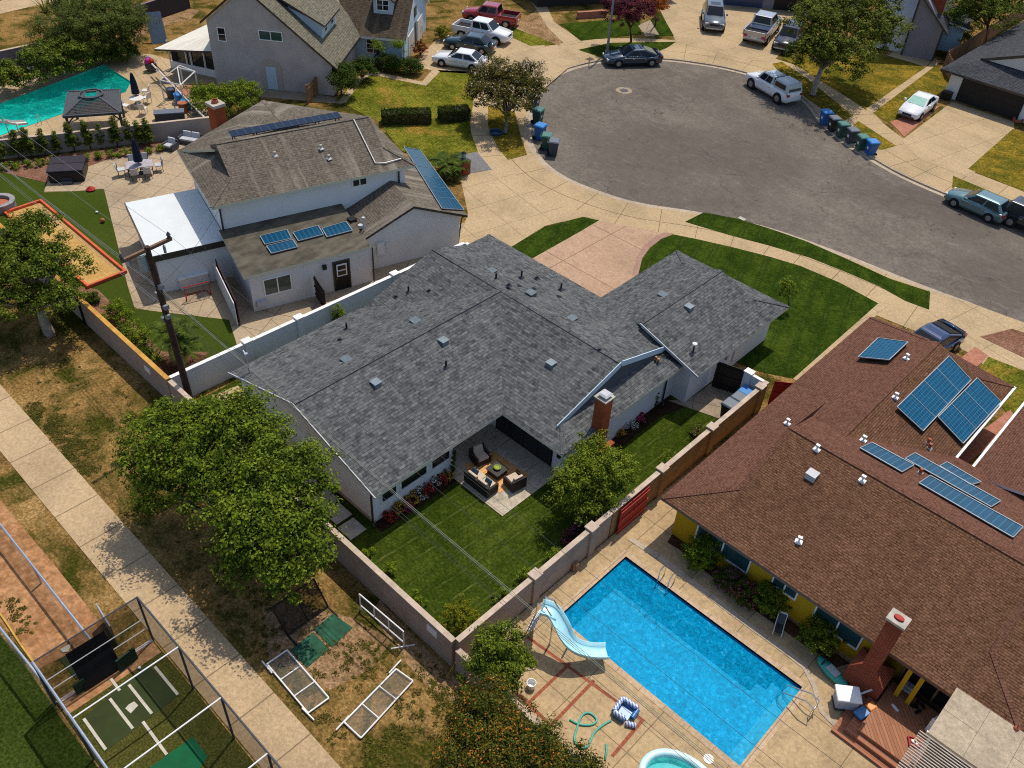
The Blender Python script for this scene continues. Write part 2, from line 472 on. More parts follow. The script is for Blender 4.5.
t.link(o, nz.inputs['Vector']); t.link(nz.outputs['Color'], sv.inputs[0]); t.link(o, wv.inputs[0]); t.link(sv.outputs[0], wv.inputs[1]); t.link(wv.outputs[0], vo.inputs['Vector'])
ck = t.math('LESS_THAN', vo.outputs['Distance'], .0048)
c = t.mix(t.math('MULTIPLY', ck, t.ramp(t.noise(.35, 3), [(.45, 0.0), (.56, .75)])), c, (.045, .038, .033))
pt = t.ramp(t.noise(.055, 2, .5, t.mapping(o, 0, (1, 1, 1), (5, 3, 0))), [(.5, 0.0), (.58, .5)])
c = t.mix(pt, c, (.085, .073, .06))
sf = t.ramp(t.noise(1.6, 3, .7, t.mapping(o, R(20), (.35, 1.6, 1))), [(.6, 0.0), (.8, .55)])
c = t.mix(sf, c, (.24, .21, .175))
oil = t.ramp(t.noise(.55, 4, .6, t.mapping(o, 0, (1, 1, 1), (31, 7, 0))), [(.64, 0.0), (.76, .55)])
c = t.mix(oil, c, (.05, .042, .036))
t.color(c); t.bump(d, .4, .01); m_asph = t.set(.95, 0, .06)

t = NT('pool_plaster')
nn = t.noise(.5, 3, .5)
t.color(t.ramp(nn, [(.3, (.0, .28, .50)), (.7, (.0, .40, .66))])); m_plaster = t.set(.6)
t = NT('teal_plaster'); t.color(t.ramp(t.noise(.35, 4, .6), [(.3, (.0, .36, .28)), (.5, (.01, .62, .48)), (.7, (.05, .8, .64))])); m_teal = t.set(.6)
t = NT('pool_tile'); t.color((.01, .05, .16)); m_tile = t.set(.3)
t = NT('pale_blue_step'); t.color((.03, .44, .60)); m_step = t.set(.5)
t = NT('spa_floor'); t.color(t.ramp(t.noise(1.2, 3), [(.3, (.05, .42, .44)), (.7, (.2, .66, .66))])); m_spaf = t.set(.5)
def water(name, tint, rip=3.2, tr=.84):
    t = NT(name)
    n1 = t.noise(rip, 3, .55, None, .8); n2 = t.noise(rip * 3.3, 2, .5)
    bp = t.node('ShaderNodeBump'); bp.inputs['Strength'].default_value = .6; bp.inputs['Distance'].default_value = .09
    t.link(t.math('ADD', n1, t.math('MULTIPLY', n2, .4)), bp.inputs['Height'])
    g = t.node('ShaderNodeBsdfGlossy'); g.inputs['Roughness'].default_value = .16; t.link(bp.outputs[0], g.inputs['Normal'])
    df = t.node('ShaderNodeBsdfDiffuse'); t.link(t.ramp(t.math('ADD', t.math('MULTIPLY', n1, .72), t.math('MULTIPLY', n2, .28)), [(.36, sc(tint, .62)), (.5, tint), (.6, sc(tint, 1.35)), (.7, (tint[0] + .12, min(1, tint[1] * 1.8), min(1, tint[2] * 1.5)))]), df.inputs['Color']); t.link(bp.outputs[0], df.inputs['Normal'])  # bright and dim sides of the ripples painted into the diffuse colour
    tp = t.node('ShaderNodeBsdfTransparent'); tp.inputs['Color'].default_value = (.82, .95, 1, 1)
    m1 = t.node('ShaderNodeMixShader'); m1.inputs[0].default_value = tr; t.link(df.outputs[0], m1.inputs[1]); t.link(tp.outputs[0], m1.inputs[2])
    fr = t.node('ShaderNodeFresnel'); fr.inputs['IOR'].default_value = 1.06; t.link(bp.outputs[0], fr.inputs['Normal'])
    m2 = t.node('ShaderNodeMixShader'); t.link(fr.outputs[0], m2.inputs[0]); t.link(m1.outputs[0], m2.inputs[1]); t.link(g.outputs[0], m2.inputs[2])
    t.link(m2.outputs[0], t.out.inputs[0]); return t.m
m_water = water('pool_water', (.0, .37, .64), 5.5, .55)
m_waterg = water('green_water', (.01, .55, .44), 2.4, .75)

m_roofd = shingle('charcoal_shingle', (.045, .050, .054), (.145, .148, .145), (.022, .024, .028), .40, .17, .012, .22, (.15, .152, .148), .3)
m_roofb = shingle('brown_shingle', (.120, .058, .033), (.185, .098, .058), (.045, .020, .011), .27, .118, .018, .3, (.075, .038, .024), .35)
m_roofr = shingle('red_brown_shingle', (.120, .055, .037), (.165, .082, .056), (.052, .023, .015), .27, .115, .013, .25)
m_roofg = shingle('taupe_shingle', (.125, .105, .082), (.165, .142, .112), (.05, .04, .03), .33, .17, .014, .3, (.30, .26, .21))
m_rooft = shingle('dark_brown_shingle', (.07, .052, .036), (.11, .085, .06), (.03, .022, .015), .33, .18, .014, .3, (.17, .13, .08))
m_roofgg = shingle('olive_grey_shingle', (.13, .12, .085), (.19, .175, .13), (.06, .055, .04), .5, .18, .016, .3)
m_roofs = shingle('slate_shingle', (.05, .053, .06), (.085, .087, .095), (.02, .022, .026), .36, .19, .02, .3)
m_flatroof = shingle('low_slope_roof_felt', (.088, .078, .058), (.115, .102, .078), (.05, .044, .034), 1.0, .9, .01, .5, (.15, .135, .105), .4)
m_whiteroof = plain('white_roof_coating', (.60, .63, .63), .6, 0, .05, 1)
m_whitepan = planks('white_panel_roof', (.62, .59, .5), (.7, .66, .57), (.35, .32, .27), 20, .35, PI / 2, .6)
m_wwall = stucco('white_stucco', (.74, .74, .73), .06)
m_wwall2 = stucco('warm_white_stucco', (.70, .68, .64), .08)
m_blue = stucco('pale_blue_wall', (.46, .58, .66), .06)
m_gwall = stucco('grey_stucco', (.47, .43, .405), .16)
m_gwall2 = stucco('slate_stucco', (.27, .25, .265), .12)
m_ywall = stucco('yellow_stucco', (.52, .31, .015), .1)
m_siding = planks('lap_siding', (.82, .82, .80), (.86, .86, .84), (.42, .41, .4), 9, .22, 0, .6)
m_block = brickmat('tan_block', (.36, .25, .16), (.42, .30, .2), (.24, .165, .11), .41, .205, .012, (.15, .085, .05))
m_blockp = brickmat('pinkish_block', (.34, .25, .195), (.38, .285, .225), (.25, .18, .14), .41, .205, .01, (.2, .13, .09))
m_blocko = brickmat('stained_block', (.30, .17, .075), (.36, .215, .105), (.17, .10, .05), .41, .205, .012, (.10, .05, .02))
m_cap = plain('wall_cap', (.46, .36, .27), .85, 0, .25, 3)
m_capo = plain('ochre_wall_cap', (.50, .26, .05), .85, 0, .3, 2)
m_capw = plain('white_cap', (.75, .72, .68), .7, 0, .1, 3)
m_wfence = stucco('white_fence_wall', (.66, .655, .64), .07)
m_brick = brickmat('red_brick', (.33, .062, .022), (.41, .09, .032), (.26, .10, .05), .22, .08, .012, (.12, .03, .015))
m_brickd = brickmat('dark_red_brick', (.20, .035, .016), (.27, .055, .026), (.28, .14, .09), .22, .085, .009, (.07, .015, .01))
m_pav = brickmat('red_paver', (.34, .11, .065), (.46, .19, .12), (.30, .2, .15), .22, .11, .012, (.25, .1, .06))
m_pavs = brickmat('brick_inlay', (.26, .07, .035), (.34, .11, .06), (.2, .06, .04), .2, .1, .01, (.2, .06, .04))
m_white = paint('white_trim', (.78, .78, .76), .45)
m_offw = paint('off_white', (.66, .63, .58), .5)
m_gutter = paint('pale_gutter', (.55, .56, .42), .5)
m_dark = paint('dark_trim', (.022, .02, .02), .45)
m_black = plain('black_metal', (.012, .012, .013), .45, 0, .2, 5)
m_blackm = plain('black_mat', (.008, .008, .009), .8, 0, .3, 4)
m_dgrey = plain('dark_grey', (.055, .06, .068), .6, 0, .2, 3)
m_mgrey = plain('mid_grey', (.22, .23, .24), .6, 0, .15, 4)
m_lgrey = plain('light_grey', (.45, .46, .47), .55, 0, .12, 4)
m_steel = plain('galvanised_steel', (.42, .46, .52), .35, .7, .15, 5)
m_chrome = plain('stainless_steel', (.6, .6, .6), .15, 1, .05, 5)
m_copper = plain('copper_pipe', (.45, .22, .09), .35, .8, .2, 6)
m_wood = planks('weathered_wood', (.22, .125, .06), (.30, .18, .09), (.07, .04, .02), 30, .14, PI / 2, .8)
m_woodf = planks('brown_fence_board', (.23, .12, .055), (.33, .19, .10), (.06, .03, .015), 30, .15, PI / 2, .85)
m_decking = planks('red_decking', (.29, .115, .055), (.35, .15, .075), (.07, .026, .014), 5, .14, R(45), .7)
m_decks = planks('deck_step_board', (.28, .10, .05), (.33, .13, .065), (.07, .026, .014), 6, .16, 0, .7)
m_rug = planks('slatted_teak', (.62, .30, .09), (.7, .37, .13), (.12, .05, .02), 6, .17, R(90), .6)
m_pole = plain('creosoted_pole', (.055, .03, .022), .9, 0, .35, 3)
m_red = plain('red_paint', (.34, .014, .010), .6, 0, .25, 3)
m_redo = plain('orange_red_timber', (.55, .10, .035), .7, 0, .25, 3)
m_glass = NT('window_glass'); m_glass.color((.012, .016, .018)); m_glass = m_glass.set(.06, 0, .6)
m_glassb = NT('teal_glass'); m_glassb.color((.02, .06, .065)); m_glassb = m_glassb.set(.08, 0, .8)
m_carglass = NT('car_glass'); m_carglass.color((.006, .010, .014)); m_carglass = m_carglass.set(.08, 0, .32)
m_tyre = plain('tyre_rubber', (.012, .012, .012), .85, 0, .2, 8)
m_rim = plain('alloy_rim', (.30, .30, .31), .35, .8, .1, 8)
m_lampg = plain('lamp_glass', (.7, .72, .74), .15, 0, .05, 8, .6)
m_tail = plain('tail_lamp', (.35, .008, .012), .25, 0, .1, 8, .6)
m_plate = plain('licence_plate', (.7, .7, .68), .5, 0, .05, 8)
m_navy = plain('navy_canvas', (.006, .013, .036), .9, 0, .25, 3)
m_wicker = plain('dark_wicker', (.035, .026, .022), .8, 0, .4, 30)
m_cream = plain('cream_cushion', (.52, .42, .31), .9, 0, .1, 4)
m_bluecush = plain('slate_blue_cushion', (.035, .07, .11), .9, 0, .2, 4)
m_gcush = plain('grey_cushion', (.42, .43, .44), .9, 0, .12, 5)
m_slide = plain('slide_gelcoat', (.42, .74, .82), .3, 0, .08, 1.5, .5)
m_terr = plain('terracotta', (.38, .12, .06), .85, 0, .25, 5)
m_stone = plain('pale_stone', (.42, .38, .32), .9, 0, .3, 2)
m_greenmat = plain('green_rubber_mat', (.018, .085, .045), .85, 0, .5, 1.6)
m_greenmat2 = plain('olive_turf_mat', (.03, .042, .010), .9, 0, .25, 1.2)
m_greenb = plain('bright_green_mat', (.0, .09, .03), .85, 0, .25, 1.5)
m_pad = plain('dark_green_pad', (.004, .035, .018), .7, 0, .3, 2)
m_line = plain('chalk_white', (.50, .46, .38), .85, 0, .2, 3)
m_pvc = plain('white_pvc', (.74, .72, .68), .4, 0, .08, 4)
def net(name, c, a, cell=0):
    t = NT(name); t.color(c); t.set(.8, 0, .1)
    tp = t.node('ShaderNodeBsdfTransparent'); mx = t.node('ShaderNodeMixShader')
    if cell:
        s = t.sep(t.coord('UV')); m = None
        for k in (0, 1):
            e = t.math('GREATER_THAN', t.math('ABSOLUTE', t.math('SUBTRACT', t.math('FRACT', t.math('DIVIDE', s[k], cell)), .5)), .5 - a)
            m = e if m is None else t.math('MAXIMUM', m, e)
        t.link(m, mx.inputs[0])
    else: mx.inputs[0].default_value = a
    t.link(tp.outputs[0], mx.inputs[1]); t.link(t.b.outputs[0], mx.inputs[2]); t.link(mx.outputs[0], t.out.inputs[0]); return t.m
m_net = net('black_netting', (.008, .008, .009), .55)
m_netw = net('pale_netting', (.30, .27, .23), .22)
m_chain = net('chain_link_mesh', (.22, .26, .32), .3)

def solar(name, c1, c2, cw, ch, line, lw):
    t = NT(name)
    A = t.brick(t.coord('UV'), cw, ch, c1, c2, line, lw, 0, 0)
    t.color(A[0]); return t.set(.2, 0, .16)
m_pv = solar('photovoltaic_cells', (.003, .048, .105), (.004, .066, .14), .2, .2, (.03, .15, .24), .012)
m_pvt = solar('solar_collector', (.005, .05, .105), (.008, .065, .13), .3, 3, (.03, .12, .2), .02)
m_pvd = solar('dark_solar_cells', (.010, .018, .04), (.014, .025, .05), .5, 1.2, (.05, .07, .1), .02)

m_leaf1 = leafmat('park_tree_leaf', [(0.0082, 0.0197, 0.0015), (0.0408, 0.0692, 0.0040), (0.1172, 0.1667, 0.0103), (0.2448, 0.2902, 0.0266)], 0.16)
m_leaf2 = leafmat('dark_tree_leaf', [(0.0089, 0.0202, 0.0017), (0.0382, 0.0634, 0.0047), (0.1080, 0.1439, 0.0104), (0.2414, 0.2734, 0.0257)], 0.16)
m_leaf3 = leafmat('citrus_leaf', [(0.0104, 0.0219, 0.0018), (0.0519, 0.0799, 0.0046), (0.1452, 0.1877, 0.0107), (0.2799, 0.3148, 0.0356)], 0.18)
m_leaf4 = leafmat('street_tree_leaf', [(0.0099, 0.0157, 0.0026), (0.0371, 0.0405, 0.0053), (0.1050, 0.0899, 0.0123), (0.1977, 0.1460, 0.0307)], 0.18, (.6, .5, .42), .10)
m_leaf5 = leafmat('big_street_leaf', [(0.0068, 0.0151, 0.0015), (0.0340, 0.0528, 0.0039), (0.1076, 0.1319, 0.0097), (0.2605, 0.2637, 0.0271)], 0.16)
m_leaf6 = leafmat('bougainvillea_leaf', [(0.0068, 0.0128, 0.0018), (0.0273, 0.0376, 0.0043), (0.0797, 0.0879, 0.0096), (0.1708, 0.1525, 0.0219)], 0.18, (.50, .16, .025), .12, 1.2)
m_leafp = leafmat('purple_leaf', [(0.0216, 0.0048, 0.0096), (0.0600, 0.0120, 0.0216), (0.1440, 0.0360, 0.0480)], .25, (.3, .03, .05), .2)
m_leafo = leafmat('orange_leaf', [(0.060, 0.040, 0.005), (0.300, 0.080, 0.010), (0.450, 0.140, 0.016)], .3)
m_hedge = leafmat('hedge_leaf', [(0.0135, 0.0270, 0.0028), (0.0360, 0.0630, 0.0056), (0.0825, 0.1155, 0.0098)], .22)
m_shrub = leafmat('shrub_leaf', [(0.0182, 0.0436, 0.0044), (0.0653, 0.1109, 0.0066), (0.1633, 0.2178, 0.0132), (0.2904, 0.3366, 0.0264)], .28)
m_shruby = leafmat('lime_shrub_leaf', [(0.050, 0.060, 0.003), (0.150, 0.160, 0.008), (0.300, 0.280, 0.024)], .3)
m_cyp = leafmat('column_leaf', [(0.022, 0.042, 0.005), (0.072, 0.099, 0.010), (0.160, 0.192, 0.019)], .25)
m_palm = leafmat('frond_leaf', [(0.021, 0.039, 0.005), (0.060, 0.090, 0.010), (0.135, 0.165, 0.019)], .25)
m_yucca = leafmat('yucca_leaf', [(0.0231, 0.0396, 0.0077), (0.0748, 0.0990, 0.0154), (0.1815, 0.1980, 0.0396)], .25)
m_flow = leafmat('garden_flower_leaf', [(0.008, 0.016, 0.002), (0.026, 0.042, 0.005), (0.060, 0.080, 0.010)], .25)
def petal(name, c): return plain(name, c, .7, 0, .2, 8)
m_pink = petal('pink_petal', (.55, .03, .16)); m_redp = petal('red_petal', (.45, .015, .02)); m_whitep = petal('white_petal', (.7, .66, .6)); m_yelp = petal('yellow_petal', (.6, .32, .03)); m_magp = petal('magenta_petal', (.42, .015, .22)); m_purp = petal('violet_petal', (.18, .03, .35))
m_bark = plain('grey_bark', (.16, .13, .105), .9, 0, .4, 5, .1, .6)
m_barkd = plain('dark_bark', (.06, .042, .03), .9, 0, .4, 5, .1, .6)
m_barkp = plain('pale_bark', (.30, .25, .2), .9, 0, .3, 4, .1, .5)

# ---------------------------------------------------------------- the ground sheet, street and kerbs
st = [V((90, 57.0, 0)), V((40, 57.2, 0)), V((10, 57.6, 0)), V((-7, 57.6, 0)), V((-12.9, 57.0, 0)), V((-15.8, 56.7, 0)), V((-19.3, 56.4, 0)), V((-24.9, 55.4, 0)), V((-29.4, 53.4, 0)), V((-33.4, 51.0, 0)),
      V((-36.4, 50.1, 0)), V((-39.7, 49.8, 0)), V((-42.7, 50.5, 0)), V((-45.7, 52.3, 0)), V((-48.2, 54.9, 0)), V((-50.8, 58.6, 0)), V((-52.7, 61.8, 0)), V((-53.8, 66, 0)),
      V((-52.9, 71, 0)), V((-49.8, 75.5, 0)), V((-46.7, 77.7, 0)), V((-43.5, 79.1, 0)), V((-39.5, 79.6, 0)), V((-35.1, 78.2, 0)), V((-31.5, 75.1, 0)), V((-28, 72.9, 0)), V((-24.6, 71.6, 0)), V((-21, 70.7, 0)), V((-15, 70.4, 0)), V((0, 70.4, 0)), V((40, 70.4, 0)), V((90, 70.4, 0))]
st = smooth_path(st, 5)[::-1]                     # anticlockwise
# running along it the street lies on the right
k1 = offset_path(st, .45); k2 = offset_path(st, .62); k3 = offset_path(st, 5.9)
sgn = 1 if (k2[60] - V((-30, 64, 0))).length > (st[60] - V((-30, 64, 0))).length else -1
if sgn < 0: k1 = offset_path(st, -.45); k2 = offset_path(st, -.62); k3 = offset_path(st, -5.9)
P1 = [(-13.05, 18.9), (-3.7, 18.9), (-3.7, 23.65), (-13.05, 23.65)]
P2 = [tuple(G(0, 136))[:2], tuple(G(126, 92))[:2], tuple(G(131, 82))[:2], tuple(G(104, 65))[:2], tuple(G(0, 104))[:2], (-79.0, 17.5), (-73.2, 16.5)]
b = MB(); E = 320
b.flat([(-E, -E), (E, -E), (E, E), (-E, E)], 0, [[(p.x, p.y) for p in k2], P1, P2])
struct('ground', b, m_park)
b = MB(); b.flat([(p.x, p.y) for p in st], -.13); struct('street', b, m_asph)
b = MB(); ribbon(b, st, k1, -.115); wall_strip(b, k1 if sgn < 0 else k1, -.115, .006); ribbon(b, k1, k2, .006); wall_strip(b, k2, -.05, .006)
struct('kerb', b, m_kerb)
b = MB(); ribbon(b, k2, k3, .014)
sg_ = 1 if sgn > 0 else -1
jA, jB = offset_path(st, sg_ * 2.55), offset_path(st, sg_ * 2.60); b.mi = 1; ribbon(b, jA, jB, .017)
acc = 0.0
for i in range(1, len(st)):
    acc += (st[i] - st[i - 1]).length
    if acc > 2.3 and -60 < st[i].x < 20:
        acc = 0; d_ = (st[i] - st[i - 1]).normalized() * .018
        q_ = [k2[i] - d_, k2[i] + d_, k3[i] + d_, k3[i] - d_]; q_ = [(p.x, p.y, .0175) for p in q_]
        n_ = (V(q_[1]) - V(q_[0])).cross(V(q_[2]) - V(q_[0])).z; b.poly(q_ if n_ > 0 else q_[::-1])
struct('street_sidewalk', b, [m_apron, plain('joint_dirt', (.13, .095, .06), .95, 0, .3, 2, .05)])

def sheet(name, pts, z, m, holes=(), px=True):
    b = MB(); b.flat([(p.x, p.y) for p in GS(pts)] if px else pts, z, holes); return struct(name, b, m)
def slabp(name, pts, z, m, holes=(), px=True, z0=-.05):
    b = MB(); b.prism([(p.x, p.y) for p in GS(pts)] if px else pts, z0, z, holes); return struct(name, b, m)

# the park at the rear
slabp('park_path', [(-90, 5.93), (30, 5.93), (30, 8.03), (-90, 8.03)], .03, m_walk, px=False)
sheet('infield', [(-30, 470), (0, 500), (52, 562), (100, 622), (108, 634), (37, 670), (0, 622), (-60, 560)], .008, m_dirt)
sheet('sports_field', [(-80, 560), (0, 634), (30, 672), (62, 720), (130, 810), (-80, 900), (-250, 760)], .012, m_field)
sheet('cage_floor', [(-24.2, 1.75), (-4, 1.75), (-4, 5.85), (-24.2, 5.85)], .016, m_cturf, px=False)
sheet('cage_dirt', [(-24.15, 1.8), (-23.35, 1.8), (-23.35, 5.8), (-24.15, 5.8)], .021, m_dirt, px=False)
sheet('worn_earth', [(262, 606), (300, 606), (352, 618), (392, 640), (372, 668), (330, 690), (300, 672), (268, 660)], .006, m_soil)
sheet('worn_strip', [(380, 600), (400, 622), (440, 662), (478, 700), (470, 712), (430, 690), (395, 650), (372, 612)], .009, m_soil)
# central lot
sheet('rear_lawn', [(-35.9, 14.15), (-14.6, 14.15), (-14.6, 37.0), (-35.9, 37.0)], .010, m_lawn, px=False)
slabp('patio_slab', [(-24.0, 21.2), (-18.75, 21.2), (-18.75, 25.4), (-24.0, 25.4)], .06, m_patio, px=False)
slabp('side_slab', [(668, 401), (690, 399), (721, 377), (760, 385), (736, 404), (719, 419)], .04, m_old)
slabp('rear_path', [(212, 396), (238, 386), (247, 394), (222, 406)], .035, m_conc)
b = MB()
for x, y in ((311, 484), (325.5, 499.5), (338, 514), (352, 529)):
    p = G(x, y); b.box(p.x - .5, p.y - .47, -.02, p.x + .5, p.y + .47, .04)
struct('stepping_stones', b, m_stone)
sheet('flower_bed', [(-22.75, 16.4), (-22.0, 16.4), (-21.95, 21.2), (-22.75, 21.2)], .018, m_soild, px=False)
sheet('side_bed', [(-18.6, 27.5), (-17.75, 27.9), (-17.8, 32.6), (-17.3, 34.4), (-18.6, 34.4)], .018, m_soild, px=False)
sheet('corner_bed', [(-15.2, 14.2), (-14.62, 14.2), (-14.62, 23.2), (-15.3, 22.0), (-14.95, 18)], .018, m_soild, px=False)
slabp('stamped_driveway', [(599.5, 221), (612, 223.5), (660, 233), (673, 234), (661, 239), (650, 247), (642, 258), (638, 275), (610, 312), (560, 290), (532, 259)], .03, m_stamp)
slabp('driveway_border', [(673, 233.6), (661, 239.5), (650, 248), (642, 259), (638, 276), (632, 276), (636, 258), (645, 245), (656, 236), (664, 233)], .036, m_stampd)
sheet('front_lawn', [(636, 290), (638, 274), (642, 258), (650, 247.5), (661, 239.5), (673, 234.5), (700, 240), (735, 248), (770, 257), (800, 266), (840, 283), (879, 304), (795, 379), (760, 372), (735, 362), (770, 325), (700, 300)], .022, m_flawn)
slabp('mow_strip', [(879, 303), (886, 307), (800, 384), (793, 379)], .03, m_conc)
sheet('front_lawn_patch', [(480, 262), (513, 246), (545, 227), (583, 217), (599, 220.5), (565, 240.5), (534, 259), (520, 275)], .022, m_flawn)
sheet('parkway_lawn', [(685, 222), (704, 212.5), (740, 219.5), (770, 229), (805, 241), (843, 257.5), (890, 279), (930, 292), (929, 310), (905, 301), (880, 287), (850, 274), (810, 258), (770, 246), (730, 235.5)], .026, m_flawn)
# left neighbour
slabp('neighbour_driveway', [(460, 176), (480, 170), (500, 163), (545, 200), (600, 219), (583, 217), (545, 226), (513, 246), (480, 262), (455, 250), (468, 214)], .02, m_conc)
sheet('neighbour_yard_slab', [(128, 207), (152, 260), (164, 290), (128, 287), (134, 307), (140, 309), (220, 322), (236, 348), (167, 379), (255, 340), (463, 246), (470, 220), (380, 262), (340, 240), (150, 160), (122, 170)], .012, m_patio2)
slabp('neighbour_patio', [(44, 192), (48, 181), (110, 158), (172, 144), (216, 141), (240, 160), (230, 240), (160, 300), (140, 309), (128, 287), (104, 189), (76, 191.5)], .03, m_patio2)
sheet('neighbour_turf', [(-10, 166), (48, 180), (44, 193), (104, 189), (128, 287), (135, 309), (229, 320), (237, 345), (166, 379), (78, 300), (-10, 240)], .017, m_turf)
sheet('rear_bed', [(78, 286), (98, 290), (163, 352), (210, 352), (180, 376), (168, 380), (120, 334), (78, 298)], .022, m_mulchred)
sheet('palm_bed', [(158, 360), (180, 352), (208, 356), (186, 372), (168, 380)], .026, m_mulch)
sheet('hedge_bed', [(-10, 168), (0, 162), (100, 151), (161, 142), (164, 152), (110, 159), (50, 181), (46, 183), (0, 172)], .036, m_mulchred)
sheet('neighbour_front_lawn', [(382, 126), (436, 121), (470, 121), (471, 133), (478, 152), (432, 166), (420, 160), (400, 150)], .024, m_weedy)
sheet('corner_lawn', [(335, 100), (355, 80), (372, 74), (420, 83), (434, 70), (476, 72), (474, 98), (471, 119), (440, 121), (381, 123)], .020, m_weedy)
sheet('sidewalk_lawn', [(488, 106), (498, 104), (515, 113), (521, 138), (527, 155), (508, 160), (498, 148), (488, 126)], .03, m_yellow)
slabp('grey_paving', [(452, 157), (477, 152), (492, 170), (463, 175)], .03, m_slate)
sheet('palm_bed_front', [(440, 170), (454, 158), (463, 174), (452, 178)], .026, m_mulch)
slabp('house_walk', [(338, 103), (358, 76), (372, 71), (422, 82), (434, 68), (440, 72), (426, 86), (372, 75), (362, 80), (346, 103)], .03, m_conc)
# far lots
slabp('upper_driveway', [(436, 70), (450, 50), (500, 60), (552, 46), (620, 38), (575, 62), (540, 92), (500, 80), (474, 72)], .018, m_conc)
slabp('upper_driveway_apron', [(410, 66), (436, 40), (520, 20), (552, 38), (530, 62), (470, 74), (440, 72)], .020, m_conc)
sheet('verge_gravel', [(512, 26), (540, 8), (562, 40), (560, 46), (540, 38)], .024, m_soil)
sheet('verge_lawn', [(508, 36), (512, 27), (540, 38), (556, 45), (530, 46)], .028, m_weedy)
slabp('entry_walk', [(528, -4), (542, -4), (554, 22), (582, 42), (566, 46), (548, 28)], .034, m_conc)
sheet('far_lawn', [(560, 24), (608, 20), (640, 18), (641, 35), (615, 37), (581, 41)], .026, m_flawn)
sheet('far_lawn_strip', [(578, 50), (610, 43), (676, 42), (667, 48), (642, 58), (622, 56), (602, 58)], .030, m_flawn)
sheet('far_lawn_right', [(650, 20), (660, 12), (674, 36), (656, 36)], .026, m_flawn)
slabp('far_path', [(638, 26), (650, 20), (659, 35), (646, 37)], .032, m_old)
slabp('far_driveway', [(660, 10), (670, -30), (830, -30), (790, 45), (772, 62), (745, 60), (676, 42)], .022, m_conc)
sheet('right_lawn', [(782, 58), (800, 46), (830, 44), (868, 54), (893, 56), (928, 66), (866, 110), (848, 98), (800, 68)], .024, m_yellow)
sheet('right_verge', [(772, 64), (782, 62), (806, 78), (853, 116), (842, 122), (826, 112), (806, 98), (786, 80)], .028, m_yellow)
sheet('right_verge_small', [(858, 121), (896, 146), (882, 150), (868, 148), (852, 128)], .028, m_yellow)
sheet('right_lawn_side', [(872, 113), (934, 66), (948, 74), (950, 84), (922, 110), (905, 128), (894, 126)], .026, m_yellow)
slabp('right_house_walk', [(866, 109), (928, 66), (934, 58), (940, 62), (930, 70), (872, 114)], .032, m_conc)
slabp('right_front_path', [(895, 50), (930, 62), (926, 67), (888, 56)], .030, m_conc)
slabp('right_driveway', [(901, 141), (952, 102), (1014, 122), (1014, 131), (970, 178), (920, 160)], .024, m_conc)
sheet('paver_strip', [(890, 122), (896, 120), (920, 108), (940, 106), (904, 137)], .034, m_pav)
sheet('right_dry_lawn', [(1013, 129), (1100, 160), (1100, 230), (1024, 192), (968, 169)], .026, m_yellow)
sheet('right_dry_verge', [(953, 176), (1024, 206), (1100, 238), (1100, 260), (1024, 222), (985, 206), (952, 188)], .030, m_yellow)
# right hand lot
slabp('drive_approach', [(930, 291), (975, 305), (1100, 350), (1100, 440), (1024, 420), (968, 345), (929, 311), (905, 330)], .019, m_conc)
sheet('mulch_triangle', [(980, 337), (1012, 329), (1060, 345), (1060, 375), (1024, 358)], .032, m_mulchred)
sheet('brick_walk', [(961, 358), (975, 347), (988, 356), (976, 368)], .034, m_pav)
sheet('right_front_lawn', [(988, 357), (1024, 371), (1100, 400), (1100, 470), (1018, 430), (978, 372)], .030, m_weedy)
sheet('court_brick', [(970, 440), (1010, 410), (1016, 418), (985, 450), (960, 470), (950, 462)], .034, m_pav)
b = MB()
b.prism([(-14.3, 14.1), (14, 14.1), (14, 26.4), (-14.3, 26.4)], -.04, .05, [P1]); struct('pool_deck', b, m_deck)
slabp('side_passage', [(-14.3, 26.4), (-12.4, 26.4), (-12.4, 50.5), (-13.8, 50.5), (-14.0, 38)], .045, m_deck, px=False)
slabp('garden_kerb', [(632, 538), (660, 555), (694, 581), (742, 618), (786, 650), (806, 665), (815, 684), (823, 712), (838, 725), (834, 728), (819, 713), (811, 686), (802, 669), (783, 654), (739, 622), (690, 585), (656, 559), (628, 541)], .075, m_kerb)
sheet('planting_bed', [(667, 543), (680, 551), (700, 568), (745, 604), (800, 643), (836, 668), (850, 664), (800, 628), (740, 585), (674, 532)], .056, m_mulch)
b = MB()
for q in (((-13.4, 13.8), (-13.4, 18.0)), ((-13.4, 14.4), (-3.6, 14.4))): pass
def strip(b, p, q, w, z):
    p, q = G(*p), G(*q); d = (q - p).normalized(); n = V((-d.y, d.x, 0)) * w / 2
    b.flat([(p + n)[:2] + (0,) if 0 else tuple(p - n), tuple(q - n), tuple(q + n), tuple(p + n)], z)
for i, (p, q) in enumerate((((528, 638), (644, 722)), ((570, 664), (528, 704)), ((594, 681), (550, 727)), ((643, 720), (612, 757)), ((505, 683), (552, 727)))): strip(b, p, q, .135, .055 + .002 * i)
struct('brick_inlay_bands', b, m_pavs)
